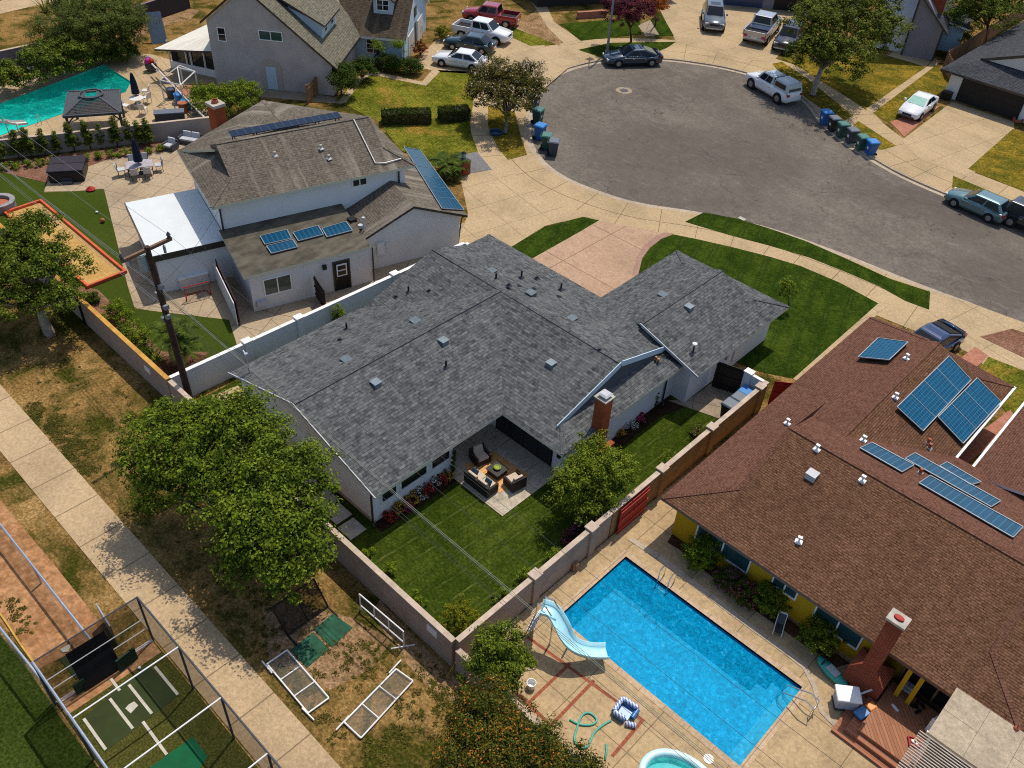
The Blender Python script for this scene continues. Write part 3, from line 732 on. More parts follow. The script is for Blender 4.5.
# upper left lot with the green pool
b = MB(); b.prism([tuple(p)[:2] for p in GS([(-30, 96), (30, 78), (110, 54), (150, 54), (178, 62), (226, 82), (215, 110), (213, 119), (150, 126), (60, 134), (-40, 150)])], -.03, .016, [P2]); struct('green_pool_deck', b, m_conc)
sheet('far_bed', [(-30, 96), (30, 78), (110, 54), (128, 52), (125, 40), (60, 56), (-30, 80)], .012, m_mulchred)
slabp('far_left_walk', [(-60, 28), (-60, 14), (60, -12), (60, 0), (0, 14)], .02, m_walk)
sheet('side_yard_earth', [(128, 48), (150, 30), (190, 20), (200, 10), (160, 6), (134, 14), (124, 40)], .013, m_soil)
sheet('terracotta_patch', [(176, 88), (200, 82), (226, 84), (222, 94), (196, 96), (180, 94)], .024, m_pav)
slabp('grey_house_path', [(232, 80), (338, 98), (346, 104), (330, 103), (250, 96), (226, 92)], .014, m_old)
# pools
def basin(name, P, zb, mw, mf):
    b = MB(); n = len(P)
    for i in range(n):
        p, q = P[i], P[(i + 1) % n]
        b.mi = 1; b.poly([(q[0], q[1], -.22), (p[0], p[1], -.22), (p[0], p[1], .05), (q[0], q[1], .05)])
        b.mi = 0; b.poly([(q[0], q[1], zb), (p[0], p[1], zb), (p[0], p[1], -.22), (q[0], q[1], -.22)])
    b.flat(P, zb); return struct(name, b, [mf, mw])
basin('pool_basin', P1, -1.5, m_tile, m_plaster); basin('green_pool_basin', P2, -1.3, m_teal, m_teal)
sheet('pool_water', P1, -.10, m_water, px=False); sheet('green_pool_water', P2, -.10, m_waterg, px=False)
b = MB(); b.box(-4.8, 18.95, -1.49, -4.26, 23.6, -.6); b.box(-5.3, 18.95, -1.49, -4.81, 23.6, -1.0); struct('pool_steps', b, m_plaster); b = MB(); b.box(-4.25, 18.95, -1.49, -3.72, 23.6, -.2); struct('pool_steps', b, m_step)
b = MB()
c = 0.28
b.prism([(-13.05 - c, 18.9 - c), (-3.7 + c, 18.9 - c), (-3.7 + c, 23.65 + c), (-13.05 - c, 23.65 + c)], .03, .065, [P1]); struct('pool_coping', b, concrete('coping', (.47, .335, .21), .7, (1.2, 0), 0, .012))
b = MB(); p = G(624, 90.5, -.13); b.disc(p.x, p.y, -.124, .78, 28, .4); struct('manhole_collar', b, m_old)
b = MB(); b.disc(p.x, p.y, -.122, .39, 24); struct('manhole_cover', b, m_dgrey)
# ---------------------------------------------------------------- building helpers
def frameT(c, n):
    n = V(n).normalized(); u = n.cross(V((0, 0, 1))).normalized(); z = V((0, 0, 1))
    return Matrix(((u.x, n.x, z.x, c[0]), (u.y, n.y, z.y, c[1]), (u.z, n.z, z.z, c[2]), (0, 0, 0, 1)))
def window(par, c, n, w, h, panes=2, frame=None, glass=None, fw=.07, name='window', bars=0):
    """window whose sill centre is c in a wall facing n"""
    T = frameT(c, n); b = MB(); b.T = T
    b.box(-w / 2, -.03, 0, w / 2, .05, fw); b.box(-w / 2, -.03, h - fw, w / 2, .05, h)
    for i in range(panes + 1):
        x = -w / 2 + i * (w - fw) / panes; b.box(x, -.03, fw, x + fw, .048, h - fw)
    for i in range(bars):
        z = h * (i + 1) / (bars + 1); b.box(-w / 2 + fw, -.02, z - .02, w / 2 - fw, .04, z + .02)
    f = b.build(name, frame or m_white, par)
    b = MB(); b.T = T; b.box(-w / 2 + fw * .5, -.02, fw * .5, w / 2 - fw * .5, .012, h - fw * .5); b.build('pane', glass or m_glass, f)
    return f
def door(par, c, n, w, h, mat, frame=None, lite=True, name='door'):
    T = frameT(c, n); b = MB(); b.T = T
    b.box(-w / 2, -.02, 0, w / 2, .04, h)
    d = b.build(name, mat, par)
    b = MB(); b.T = T
    fw = .09
    b.box(-w / 2 - fw, -.03, 0, -w / 2, .06, h + fw); b.box(w / 2, -.03, 0, w / 2 + fw, .06, h + fw); b.box(-w / 2, -.03, h, w / 2, .06, h + fw)
    b.build('frame', frame or m_dark, d)
    if lite:
        b = MB(); b.T = T; b.mi = 0
        b.box(-w * .36, .035, h * .5, w * .36, .07, h * .93)
        b.mi = 1; b.box(-w * .28, .05, h * .54, w * .28, .076, h * .69); b.box(-w * .28, .05, h * .73, w * .28, .076, h * .88)
        b.build('window', [m_white, m_glass], d)
    b = MB(); b.T = T; b.cyl(w * .4, .1, h * .44, h * .47, .03, n=8); b.build('handle', m_chrome, d)
    return d
def onroof(x, y, zf):
    z = 3.0
    for _ in range(12):
        p = G(x, y, z); z = zf(p.x, p.y)
    return G(x, y, z)
def roof_pipe(par, p, h=.35, r=.05, m=None, flash=None):
    b = MB(); b.mi = 0; b.cyl(p.x, p.y, p.z - .1, p.z + h, r, n=8); b.mi = 1
    b.frustum(p.x - .16, p.y - .16, p.x + .16, p.y + .16, p.z - .06, p.x - .07, p.y - .07, p.x + .07, p.y + .07, p.z + .07)
    return b.build('vent_pipe', [m or m_black, flash or m_dgrey], par)
def roof_vent(par, p, rz=0, m=None, s=.42, h=.16, k=.3, ax=1, sg=-1):
    b = MB(); b.T = Matrix.Translation(p) @ Matrix.Rotation(rz, 4, 'Z')
    b.frustum(-s / 2, -s / 2, s / 2, s / 2, -.1, -s / 2.6, -s / 2.6, s / 2.6, s / 2.6, h)
    b.box(-s / 2, -s / 2, h - .02, s / 2, s / 2, h + .02)
    return b.build('roof_vent', m or m_lgrey, par)
def ridge_caps(par, segs, m, r=.09):
    b = MB()
    for p, q in segs:
        b.bar(V(p) - V((0, 0, .02)), V(q) - V((0, 0, .02)), .24, .07)
    return b.build('ridge_cap', m, par)
def chimney(par, x0, y0, x1, y1, z0, z1, m, cap=.14, mc=None, pot=True):
    b = MB(); b.box(x0, y0, z0, x1, y1, z1 - cap); c = b.build('chimney', m, par)
    b = MB(); e = .07
    b.box(x0 - e, y0 - e, z1 - cap + .002, x1 + e, y1 + e, z1); b.build('cap', mc or m_stone, c)
    if pot:
        cx, cy = (x0 + x1) / 2, (y0 + y1) / 2; w = min(x1 - x0, y1 - y0) * .3
        b = MB(); b.lathe([(w, z1 - .01), (w * .95, z1 + .2), (w * .8, z1 + .2), (w * .75, z1 + .03)], cx, cy, 14); b.build('flue', m_terr, c)
    return c
def downspout(par, x, y, z1, m=None, dx=0, dy=.0):
    b = MB(); b.tube([(x, y, z1), (x, y, .2), (x + dx, y + dy, .06)], .05, 6); return b.build('downspout', m or m_dark, par)

# ================================================================ the grey roofed white house in the middle
m_bargeg = paint('pale_barge', (.40, .42, .44), .6)
CH = thing('white_house', 'white single storey house under a large charcoal shingle roof in the middle of the photo', 'house', (-26, 26, 0), world=True)
k = .305; ez = 2.62
b = MB()
out = [(-33.35, 16.5), (-22.7, 16.5), (-22.7, 21.6), (-23.9, 21.6), (-23.9, 25.4), (-18.5, 25.4), (-18.5, 34.6), (-17.55, 34.6), (-17.55, 43.2), (-24.7, 43.2), (-24.7, 35.5), (-33.4, 35.5)]
b.prism(out, -.02, 2.5)
b.build('wall', m_wwall, CH)
zr = ez + k * 5.875
b = MB(); b.poly([(-33.35, 16.49, .18), (-22.7, 16.49, .18), (-22.7, 16.49, 2.46), (-28, 16.49, zr - .2), (-33.35, 16.49, 2.46)]); b.build('gable_siding', m_siding, CH)
b = MB(); b.box(-33.37, 16.44, 0, -22.68, 16.6, .18); b.build('footing', m_kerb, CH)
xg, ym, yF, yB = -19.3, 30.17, 35.95, 24.4
zg = ez + k * (-17.95 - xg)                           # roof height under the right gablet
zm = ez + k * (ym - yB)
L0 = (-33.85, 16.2, ez); L1 = (-27.95, 16.2, zr); L2 = (-22.05, 16.2, ez)
C = (-27.95, ym, zr)
zsk = ez + k * 1.0
left = [[L0, L1, C, (-33.85, yB + .1, ez)],                                  # rear left slope
        [L2, (-22.05, yB, ez), C, L1],                                       # rear right slope down to the patio
        [C, (-33.6, ym, zm + .02), (-33.6, yB + .35, ez + k * .3)],          # back slope of the cross wing, left
        [(-22.05, yB, ez), (-17.95, yB, ez), (xg, yB - (xg + 17.95), zg), (xg, ym, zm), C],
        [(-34.6, yF, ez), (-33.6, yF - 1, zsk), (-33.6, ym, zm + .02), C, (xg, ym, zm), (xg, yF - (-17.95 - xg), zg), (-21.55, 32.35, 3.718), (-25.15, yF, ez)][::-1]]
gar = [[(-17.95, yB, ez), (-17.95, 34.3, ez), (-21.55, 34.3, 3.718), (-21.55, 32.35, 3.718), (xg, yF - (-17.95 - xg), zg), (xg, yB - (xg + 17.95), zg)],
       [(-21.55, 32.35, 3.718), (-21.55, 34.3, 3.718), (-21.02, 34.3, 3.88), (-21.02, 42.1, 3.88), (-23.6, 42.1, ez + k * 1.55), (-25.2, 43.72, ez), (-25.15, yF, ez)]]
gar2 = [[(-16.9, 34.2, ez), (-16.9, 43.72, ez), (-18.5, 42.1, ez + k * 1.6), (-21.02, 42.1, 3.885), (-21.02, 34.2, 3.885)],
        [(-16.9, 43.72, ez), (-25.2, 43.72, ez), (-23.6, 42.1, ez + k * 1.6), (-18.5, 42.1, ez + k * 1.6)]]
skirt = [[(-34.6, yF, ez), (-34.6, 28.6, ez), (-33.6, 28.6, zsk), (-33.6, yF - 1, zsk)]]
b = MB()
b.slab(left + gar, .17); b.slab(gar2, .17); b.slab(skirt, .15)
b.build('roof', [m_roofd, m_gutter], CH)
b = MB()                                              # gablet over the rear right slope, its shade painted in dark, and barge boards
y0, y1 = yB - (xg + 17.95), yF - (-17.95 - xg)
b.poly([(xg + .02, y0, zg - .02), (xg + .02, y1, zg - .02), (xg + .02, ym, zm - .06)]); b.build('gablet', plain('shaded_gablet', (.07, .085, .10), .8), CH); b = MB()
b.poly([(-33.62, yB + .4, ez), (-33.62, ym, zm - .05), (-33.62, yF - 1, zsk)]); b.build('gablet', m_blue, CH); b = MB()
b.poly([(-23.6, 42.12, ez + k * 1.6), (-18.5, 42.12, ez + k * 1.6), (-21.02, 42.12, 3.83)][::-1])
b.build('gablet', m_blue, CH)
for p, q in (((xg + .05, y0 - .35, zg - .02), (xg + .05, ym, zm + .03)), ((xg + .05, y1 + .3, zg - .02), (xg + .05, ym, zm + .03)), ((-21.05, 34.14, 3.87), (-16.88, 34.14, ez - .02)), ((-22.0, 16.14, ez - .05), (-27.95, 16.14, zr - .05)), ((-33.9, 16.14, ez - .05), (-27.95, 16.14, zr - .05))):
    b = MB(); wide = p[0] == q[0]; b.bar(V(p) - V((0, 0, .10 if wide else 0)), V(q) - V((0, 0, .10 if wide else 0)), .05, .34 if wide else .12); b.build('barge_board', m_blue if wide else m_bargeg, CH)
b = MB(); b.poly([(-16.95, 34.3, ez - .17), (-21.0, 34.3, 3.75), (-21.0, 34.3, 3.4), (-17.4, 34.3, ez - .17)]); b.build('gable_wall', m_wwall, CH)
ridge_caps(CH, [(L1, C), ((-33.6, ym, zm + .02), (xg, ym, zm)), ((-21.02, 34.25, 3.885), (-21.02, 42.1, 3.885)), ((-16.95, 43.67, ez + .02), (-18.5, 42.1, ez + k * 1.6)), ((-25.15, 43.67, ez + .02), (-23.6, 42.1, ez + k * 1.6)), ((-18.0, 24.45, ez + .02), (xg, y0, zg)), ((-34.55, yF - .05, ez + .02), (-33.6, yF - 1, zsk))], shingle('charcoal_cap', (.06, .064, .07), (.12, .122, .125), (.03, .032, .036), .22, .3))
b = MB(); b.prism([(-35.0, 35.2), (-16.9, 42)], 0, 0) if 0 else None
# openings
for yy, ww in ((17.45, 1.0), (19.0, 1.75), (20.75, 1.3)):
    window(CH, (-22.69, yy, 1.0), (1, 0, 0), ww, 1.15, 1, m_white, m_glass)
T = frameT((-21.35, 25.39, .06), (0, -1, 0)); b = MB(); b.T = T
b.box(-2.0, -.03, 0, 2.0, .03, 2.15); dr = b.build('sliding_door', m_black, CH)
b = MB(); b.T = T
for i in range(4): b.box(-1.93 + i * .97, .02, .08, -1.05 + i * .97, .042, 2.08)
b.build('pane', m_glass, dr)
b = MB(); b.T = frameT((-18.9, 25.39, 1.1), (0, -1, 0)); b.box(-.1, 0, 0, .1, .12, .3); b.build('wall_lamp', m_black, CH)
b = MB(); b.box(-17.56, 37.6, .4, -17.42, 38.15, 1.0); b.box(-17.53, 38.3, 1.1, -17.42, 38.5, 1.4); b.build('meter_box', m_lgrey, CH)
b = MB(); b.box(-17.54, 39.2, .5, -17.45, 40.6, 1.3); b.build('panel_door', m_wwall2, CH)
b = MB(); b.box(-18.48, 28.6, 1.7, -18.42, 32.3, 2.35); b.build('clerestory_window', m_glass, CH)
downspout(CH, -22.62, 16.36, 2.5, m_dark, .15, -.05); downspout(CH, -18.42, 33.7, 2.5, m_dark, .3, -.3)
ck = chimney(CH, -18.3, 26.9, -17.68, 27.52, 0, 4.7, m_brick, .08, m_stone, False)
b = MB(); b.box(-18.15, 27.05, 4.7, -17.8, 27.4, 4.76); b.frustum(-18.25, 26.95, -17.7, 27.5, 4.86, -18.15, 27.05, -17.8, 27.4, 4.93)
for x in (-18.14, -17.84):
    for y in (27.06, 27.36): b.box(x, y, 4.74, x + .04, y + .04, 4.87)
b.build('chimney_cover', m_lgrey, ck)
b = MB(); b.box(-17.59, 26.7, 0, -17.3, 27.75, 1.7); b.build('hearth_breast', m_brick, ck)
def zc(x, y):
    if x > -18.0 and y > 34.2: return ez + k * (-16.9 - x)
    a = []
    if x < -22.05: a.append(ez + k * min(x + 33.85, -22.05 - x))
    if yB < y < yF and x < xg: a.append(ez + k * min(y - yB, yF - y))
    if x > -25.15: a.append(ez + k * min(x + 25.15, (-16.9 if y > 34.2 else -17.95) - x))
    return max(a) if a else ez
m_ventd = plain('dull_vent', (.10, .13, .15), .55, .1, .2, 5)
m_vent = plain('weathered_vent', (.17, .21, .235), .5, .2, .2, 5)
for x, y in ((376, 384), (443.5, 342), (551, 364.5), (689, 308)): roof_vent(CH, onroof(x, y, zc), 0, m_vent, .46, .15)
for x, y in ((415, 321), (346, 359.5), (492, 271), (531, 293), (572, 318.5), (663, 295)): roof_vent(CH, onroof(x, y, zc), 0, m_ventd, .5, .05)
for x, y in ((408.5, 292), (346.7, 329), (446, 367), (496, 279), (521.5, 277), (561, 289)): roof_pipe(CH, onroof(x, y, zc), .42, .055)
for x, y in ((396, 297), (429, 291), (340, 340), (509, 285), (537, 278), (599.5, 350)): roof_pipe(CH, onroof(x, y, zc), .12, .09)
roof_pipe(CH, onroof(693, 352, zc), .5, .05); p = onroof(693, 352, zc); b = MB(); b.lathe([(.02, p.z + .5), (.14, p.z + .5), (.14, p.z + .6), (.02, p.z + .66)], p.x, p.y, 10); b.build('vent_cap', m_white, CH)
for x, y in ((655.5, 361), (658, 363)): roof_pipe(CH, onroof(x, y, zc), .3, .06, m_copper)
p = G(250, 376, 2.7); b = MB(); b.tube([(p.x, p.y, 2.5), (p.x, p.y, 4.1), (p.x - .25, p.y, 4.25)], .045, 6); b.cyl(p.x, p.y, 4.0, 4.2, .1, n=8); b.build('service_mast', m_steel, CH)
b = MB(); b.box(-34.05, 18.6, .9, -33.35, 19.4, 2.0); b.box(-33.9, 17.4, 1.2, -33.35, 18.0, 1.7); b.build('meter_panel', m_lgrey, CH)

# ================================================================ brown roofed yellow house, right
BH = thing('yellow_house', 'yellow stucco house with a wide brown shingle roof carrying solar panels', 'house', (-4, 34, 0), world=True)
kb = .30; be = 2.6; yb = 25.7
zr2 = be + kb * 6.5; yr = yb + 6.5
kB = .30; xr_ = -8.75; zb2 = be + kB * (xr_ + 13.05)
b = MB()
b.prism([(-12.4, 26.35), (-2.0, 26.35), (-2.0, 26.9), (6, 26.9), (6, 37.6), (-5.1, 37.6), (-5.1, 45.8), (-12.4, 45.8)], -.02, 2.45)
b.build('wall', m_ywall, BH)
xR = 3.6
gl = -10.55
zgl = be + kb * 2.5
S1 = [(-13.05, yb, be), (xR, yb, be), (xR - 2.4, yb + 2.4, be + kb * 2.4), (xR - 2.4, yr, zr2), (gl, yr, zr2), (gl, yb + 2.5, zgl)]
S2 = [(-13.05, yb, be), (gl, yb + 2.5, zgl), (gl, 30.1, be + kB * 2.5), (xr_, 32.0, zb2), (xr_, 45.2, zb2), (xr_ - .5, 45.2, zb2 - .15), (-13.05, 46.5, be)]
S3 = [(gl, yr, zr2), (xR - 2.4, yr, zr2), (xR + 4, yr, zr2), (xR + 4, yr + 6.5, be), (-4.45, yr + 6.5, be), (xr_, yr + (zr2 - zb2) / kb, zb2), (gl, yr + (zr2 - zb2) / kb, zb2)]
S4 = [(xr_, 45.2, zb2), (xr_, 34.4, zb2), (-4.45, 38.6, be), (-4.45, 46.5, be), (-6.0, 45.2, be + .39)]
S5 = [(-13.05, 46.5, be), (xr_ - .5, 45.2, zb2 - .15), (xr_, 45.2, zb2), (-6.0, 45.2, be + .39), (-4.45, 46.5, be)][::-1]
S6 = [(xR, yb, be), (xR + 4, yb, be), (xR + 4, yr, zr2), (xR - 2.4, yr, zr2), (xR - 2.4, yb + 2.4, be + kb * 2.4)]
for x_, y_, z_ in ((-4.42, 38.5, 46.5), (-3.58, 38.0, 47.2)):
    b = MB(); b.box(x_ - .06, y_, be - .14, x_ + .06, z_, be + .02); b.build('gutter', m_white, BH)
S7 = [(-3.55, 38.2, be), (8, 38.2, be + .02), (8, 47.0, be + .02), (-3.55, 47.0, be)]
b = MB()
b.mi = 0; b.slab([S1], .16, 2, 2); b.slab([S6], .16, 2, 2); b.mi = 1
b.slab([S2, S5], .16, 2, 2); b.mi = 0; b.slab([S4], .16, 3, 2); b.mi = 1; b.slab([S3], .15, 2, 2)
b.build('roof', [m_roofb, m_roofr, paint('brown_fascia', (.11, .06, .04), .6), m_white], BH)
b = MB(); b.poly([(gl - .01, yb + 2.5, zgl - .05), (gl - .01, yr, zr2 - .05), (gl - .01, 36.0, zb2)]); b.build('gablet', m_roofr, BH)
b = MB(); b.slab([[(-3.55, 38.0, be), (6, 38.0, be + 2.2), (6, 47.2, be + 2.2), (-3.55, 47.2, be)]], .16, 1, 1); b.build('street_wing_roof', [m_roofr, m_white], BH)
b = MB(); b.box(-3.1, 38.6, 0, 6, 46.6, 2.45); b.build('street_wing_wall', m_ywall, BH)
ridge_caps(BH, [((gl - .1, yr, zr2), (xR - 2.4, yr, zr2)), ((-13.0, yb + .05, be + .02), (gl, yb + 2.5, zgl)), ((gl, yb + 2.5, zgl), (gl, yr, zr2)), ((xr_, 34.4, zb2), (xr_, 45.2, zb2)), ((-13.0, 46.45, be + .02), (xr_ - .5, 45.2, zb2 - .15)), ((-4.5, 46.45, be + .02), (-6.0, 45.2, be + .4)), ((xR, yb + .05, be + .02), (xR - 2.4, yb + 2.4, be + kb * 2.4)), ((xR - 2.4, yb + 2.4, be + kb * 2.4), (xR - 2.4, yr, zr2))], m_roofr)
window(BH, (-9.75, 26.34, .8), (0, -1, 0), 2.9, 1.25, 2, m_white, m_glassb)
window(BH, (-6.55, 26.34, 1.2), (0, -1, 0), 1.25, .8, 2, m_white, m_glassb)
window(BH, (-3.95, 26.34, .8), (0, -1, 0), 2.2, 1.2, 2, m_white, m_glassb)
T = frameT((1.1, 26.88, .1), (0, -1, 0)); b = MB(); b.T = T; b.box(-2.2, -.02, 0, 2.2, .04, 2.2); dr = b.build('patio_door', m_woodf, BH)
b = MB(); b.T = T
for i in range(3): b.box(-2.1 + i * 1.42, .03, .1, -.78 + i * 1.42, .05, 2.1)
b.build('pane', m_glass, dr)
c2 = chimney(BH, -2.32, 25.15, -1.7, 25.66, 0, 4.95, m_brickd, .12, m_stone, False)
b = MB(); n = 14
b.loft([[(-2.01 + .2 * math.cos(2 * PI * i / n), 25.4 + .12 * math.sin(2 * PI * i / n), z) for i in range(n)] for z in (4.94, 5.03)]); b.build('flue', m_red, c2)
b = MB(); b.box(-2.72, 25.05, 0, -1.2, 26.33, 1.25); b.frustum(-2.72, 25.05, -1.2, 26.33, 1.252, -2.32, 25.15, -1.7, 25.66, 1.75); b.build('chimney_breast', m_brickd, c2)
def zbw(x, y):
    a = [be]
    if yb < y < yr: a.append(min(be + kb * (y - yb), 99))
    if y >= yr and x > gl: a.append(be + kb * (yr + 6.5 - y))
    if y > 26 and x < xr_: 
        z = be + kB * (x + 13.05)
        if x < gl: return z if y > yb + (x + 13.05) else be + kb * (y - yb)
        a.append(z)
    if x >= xr_ and y > 33: a.append(zb2 - kB * (x - xr_))
    return max(a)
b = MB()
for x, y in ((816.5, 450), (862, 481), (798.5, 542), (787, 424), (863, 441), (895, 398), (906, 359)):
    p = onroof(x, y, zbw); b.T = Matrix.Translation(p) @ Matrix.Rotation(rnd.uniform(-.3, .3), 4, 'Z')
    b.box(-.16, -.12, -.04, .16, .12, .05); b.cyl(0, 0, 0, .32, .05, n=7); b.box(-.1, -.07, .26, .1, .07, .34)
    o = b.build('vent_pipe', m_white, BH); b = MB()
roof_vent(BH, onroof(811.5, 476.5, zbw), 0, m_lgrey, .5, .22)
for x, y in ((928, 443), (929, 448), (920, 473)): roof_pipe(BH, onroof(x, y, zbw), .3, .08, m_terr, m_stone)

m_pvf = plain('panel_frame', (.26, .29, .31), .4, .4, .1, 5)
def pv(name, label, quad, m, zf, lift=.12, par=None, rows=1, fr=None):
    """framed panel standing on short feet: corners given on the roof, quad = four survey pixels"""
    P = [onroof(x, y, lambda a, c: zf(a, c) + lift) for x, y in quad]
    # keep it a true plane rectangle-ish board of 4 cm
    n = (P[1] - P[0]).cross(P[3] - P[0]).normalized()
    if n.z < 0: P = P[::-1]; n = -n
    b = MB()
    u = (P[1] - P[0]); v = (P[3] - P[0]); Lu, Lv = u.length, v.length
    b.v += P + [p - n * .045 for p in P]
    b.face((0, 1, 2, 3), [(0, 0), (Lu, 0), (Lu, Lv), (0, Lv)]); b.face((7, 6, 5, 4))
    for i in range(4): j = (i + 1) % 4; b.face((i, i + 4, j + 4, j))
    r = b.build(name, m, par); r['label'] = label
    b = MB()
    for i in range(4): b.bar(P[i] + n * .004, P[(i + 1) % 4] + n * .004, .045, .05)
    for j in range(1, rows): b.bar(P[0].lerp(P[3], j / rows) + n * .006, P[1].lerp(P[2], j / rows) + n * .006, .03, .02)
    b.build('frame', fr or m_pvf, r)
    for i in range(4):
        b = MB(); q = P[i].lerp((P[0] + P[2]) / 2, .1); b.bar(q - n * .04, q - n * (lift + .15), .05, .05); b.build('foot', m_black, r)
    return r
pv('solar_panel', 'small single blue solar panel alone near the garage ridge of the brown roof', [(858, 357), (889, 360), (908, 342), (878, 338)], m_pv, zbw, .28, par=BH)
pv('solar_panel', 'large blue solar array, the upper left of the pair on the brown roof', [(897, 407), (923, 431), (971, 380), (949, 356)], m_pv, zbw, .2, par=BH, rows=4)
pv('solar_panel', 'large blue solar array beside the white edged eave of the brown roof', [(938, 417), (963, 443.5), (1001, 402), (977, 378)], m_pv, zbw, .2, par=BH, rows=3)
pv('solar_collector', 'short blue ribbed collector nearest the chimney side hip of the brown roof', [(860, 448), (902, 472), (914, 465), (872, 442.5)], m_pvt, zbw, .1, par=BH, rows=1)
pv('solar_collector', 'long blue ribbed collector in the lowest row on the brown roof', [(919, 483), (1013, 537.5), (1023, 527), (930, 475.5)], m_pvt, zbw, .1, par=BH)
pv('solar_collector', 'blue ribbed collector in the middle row of the brown roof', [(905, 458.5), (991, 507), (1000.5, 501), (915, 453)], m_pvt, zbw, .1, par=BH)
pv('solar_collector', 'short blue ribbed collector, topmost of the stepped rows on the brown roof', [(939.5, 466), (971, 485), (981, 482), (947, 462)], m_pvt, zbw, .1, par=BH)

# ================================================================ two storey white house, left
LH = thing('two_storey_house', 'white two storey house with taupe shingle roofs and a flat white side roof', 'house', (-43, 28, 0), world=True)
ov, oq = V((.282, .959, 0)), V((-.959, .282, 0)); OO = V((-40.6, 21.7, 0))
def LP(p, q, z=0.0): return tuple(OO + ov * p + oq * q + V((0, 0, z)))
def LBX(b, p0, q0, z0, p1, q1, z1):
    b.prism([LP(p0, q0)[:2], LP(p0, q1)[:2], LP(p1, q1)[:2], LP(p1, q0)[:2]], z0, z1)
b = MB()
LBX(b, .1, 4.7, 0, 12.4, 12.1, 5.15)
b.build('upper_wall', m_wwall, LH)
b = MB(); LBX(b, .1, .1, 0, 7.9, 4.9, 2.62); b.build('lower_wall', m_wwall2, LH)
b = MB()
gp = [LP(8.0, 1.35, 0), LP(14.8, 1.35, 0), LP(14.8, 1.35, 2.55), LP(11.3, 1.35, 4.05), LP(8.0, 1.35, 2.55)]
gq = [LP(8.0, 10, 0), LP(14.8, 10, 0), LP(14.8, 10, 2.55), LP(11.3, 10, 4.05), LP(8.0, 10, 2.55)]
b.loft([gp, gq]); b.build('garage_wall', m_wwall2, LH)
ue, uz, qr = 5.2, 7.1, 8.5
pe0, pe1, q0, q1 = -.5, 12.95, 4.25, 12.6
ku = (uz - ue) / (qr - q0)
g0, g1 = 1.25, 11.5
s0 = pe0 + 1.75; zs0 = ue + ku * 1.75; qa, qb = q0 + 1.75, q1 - 1.75
b = MB()
b.slab([[LP(pe0, q0, ue), LP(pe1, q0, ue), LP(g1, qa, ue + ku * (qa - q0)), LP(g1, qr, uz), LP(g0, qr, uz), LP(g0, qa, zs0)][::-1] if 0 else [LP(pe1, q0, ue), LP(g1, qa, ue + ku * (qa - q0)), LP(g1, qr, uz), LP(g0, qr, uz), LP(g0, qa, zs0), LP(pe0, q0, ue)],
        [LP(pe0, q1, ue), LP(g0, qb, zs0), LP(g0, qr, uz), LP(g1, qr, uz), LP(g1, qb, zs0), LP(pe1, q1, ue)],
        [LP(pe0, q0, ue), LP(g0, qa, zs0), LP(g0, qb, zs0), LP(pe0, q1, ue)],
        [LP(pe1, q0, ue), LP(pe1, q1, ue), LP(g1, qb, zs0), LP(g1, qa, zs0)]], .18)
# rear wing, hipped, crossing behind
rw = [LP(2.4, 12.2, ue), LP(12.2, 12.2, ue), LP(12.2, 17.2, ue), LP(2.4, 17.2, ue)]
t0, t1 = LP(7.2, 8.6, uz - .1), LP(7.2, 14.2, uz - .1)
rP, rQ = LP(6.2, 14.8, 6.6), LP(6.2, 8.6, 6.85)
b.slab([[LP(-.5, 12.4, ue), rP, rQ, LP(1.2, 9.0, 6.5)], [LP(12.9, 12.5, ue), LP(11.4, 9.0, 6.5), rQ, rP]], .16)
b.build('upper_roof', [m_roofg, m_gutter], LH)
b = MB(); LBX(b, 1.5, 11.5, 0, 10.8, 13.2, 5.1); b.build('rear_wall', m_wwall, LH)
b = MB()
b.poly([LP(g0 - .01, qa, zs0), LP(g0 - .01, qr, uz - .03), LP(g0 - .01, qb, zs0)]); b.build('gablet', m_dark, LH)
ridge_caps(LH, [(LP(g0, qr, uz), LP(g1, qr, uz)), (LP(pe0, q0, ue + .02), LP(g0, qa, zs0)), (LP(pe1, q0, ue + .02), LP(g1, qa, zs0)), (LP(g1, qa, zs0), LP(g1, qr, uz)), (rQ, rP)], m_roofg)
b = MB()
b.slab([[LP(-.25, -.12, 2.78), LP(7.8, -.12, 2.78), LP(7.8, 4.72, 3.32), LP(-.25, 4.72, 3.32)]], .17)
b.build('lower_roof', [m_flatroof, m_gutter], LH)
b = MB()
ge, gz = 2.62, 4.22
b.slab([[LP(7.6, .95, ge), LP(11.3, .95, gz), LP(11.3, 10, gz), LP(7.6, 10, ge)][::-1], [LP(15.2, .95, ge), LP(15.2, 10, ge), LP(11.3, 10, gz), LP(11.3, .95, gz)][::-1]], .17)
# the slab is wound either way; make sure both skins exist
b.build('garage_roof', [m_roofg, m_dark], LH)
b = MB(); LBX(b, -4.55, 4.25, 2.62, .05, 11.4, 2.8); b.build('side_roof', [m_whiteroof], LH)
b = MB(); LBX(b, -4.6, 4.2, 2.42, .07, 4.249, 2.83); LBX(b, -4.6, 4.25, 2.42, -4.551, 11.4, 2.83); b.build('side_fascia', m_dark, LH)
b = MB(); LBX(b, -4.3, 4.4, 0, .1, 4.6, 2.61); b.build('side_wall', m_wwall, LH); b = MB(); LBX(b, -4.3, 9, 0, -4.1, 11.2, 2.61); b.build('side_wall', m_wwall, LH)
for q in (6.5, 8.7): b = MB(); LBX(b, -4.35, q, 0, -4.2, q + .15, 2.61); b.build('side_post', m_dark, LH)
nX = -oq
window(LH, LP(9.15, 4.69, 4.3), nX, 1.05, .62, 2, m_white, m_glass)
window(LH, LP(1.75, .09, .95), nX, 1.75, 1.2, 2, m_white, m_glassb)
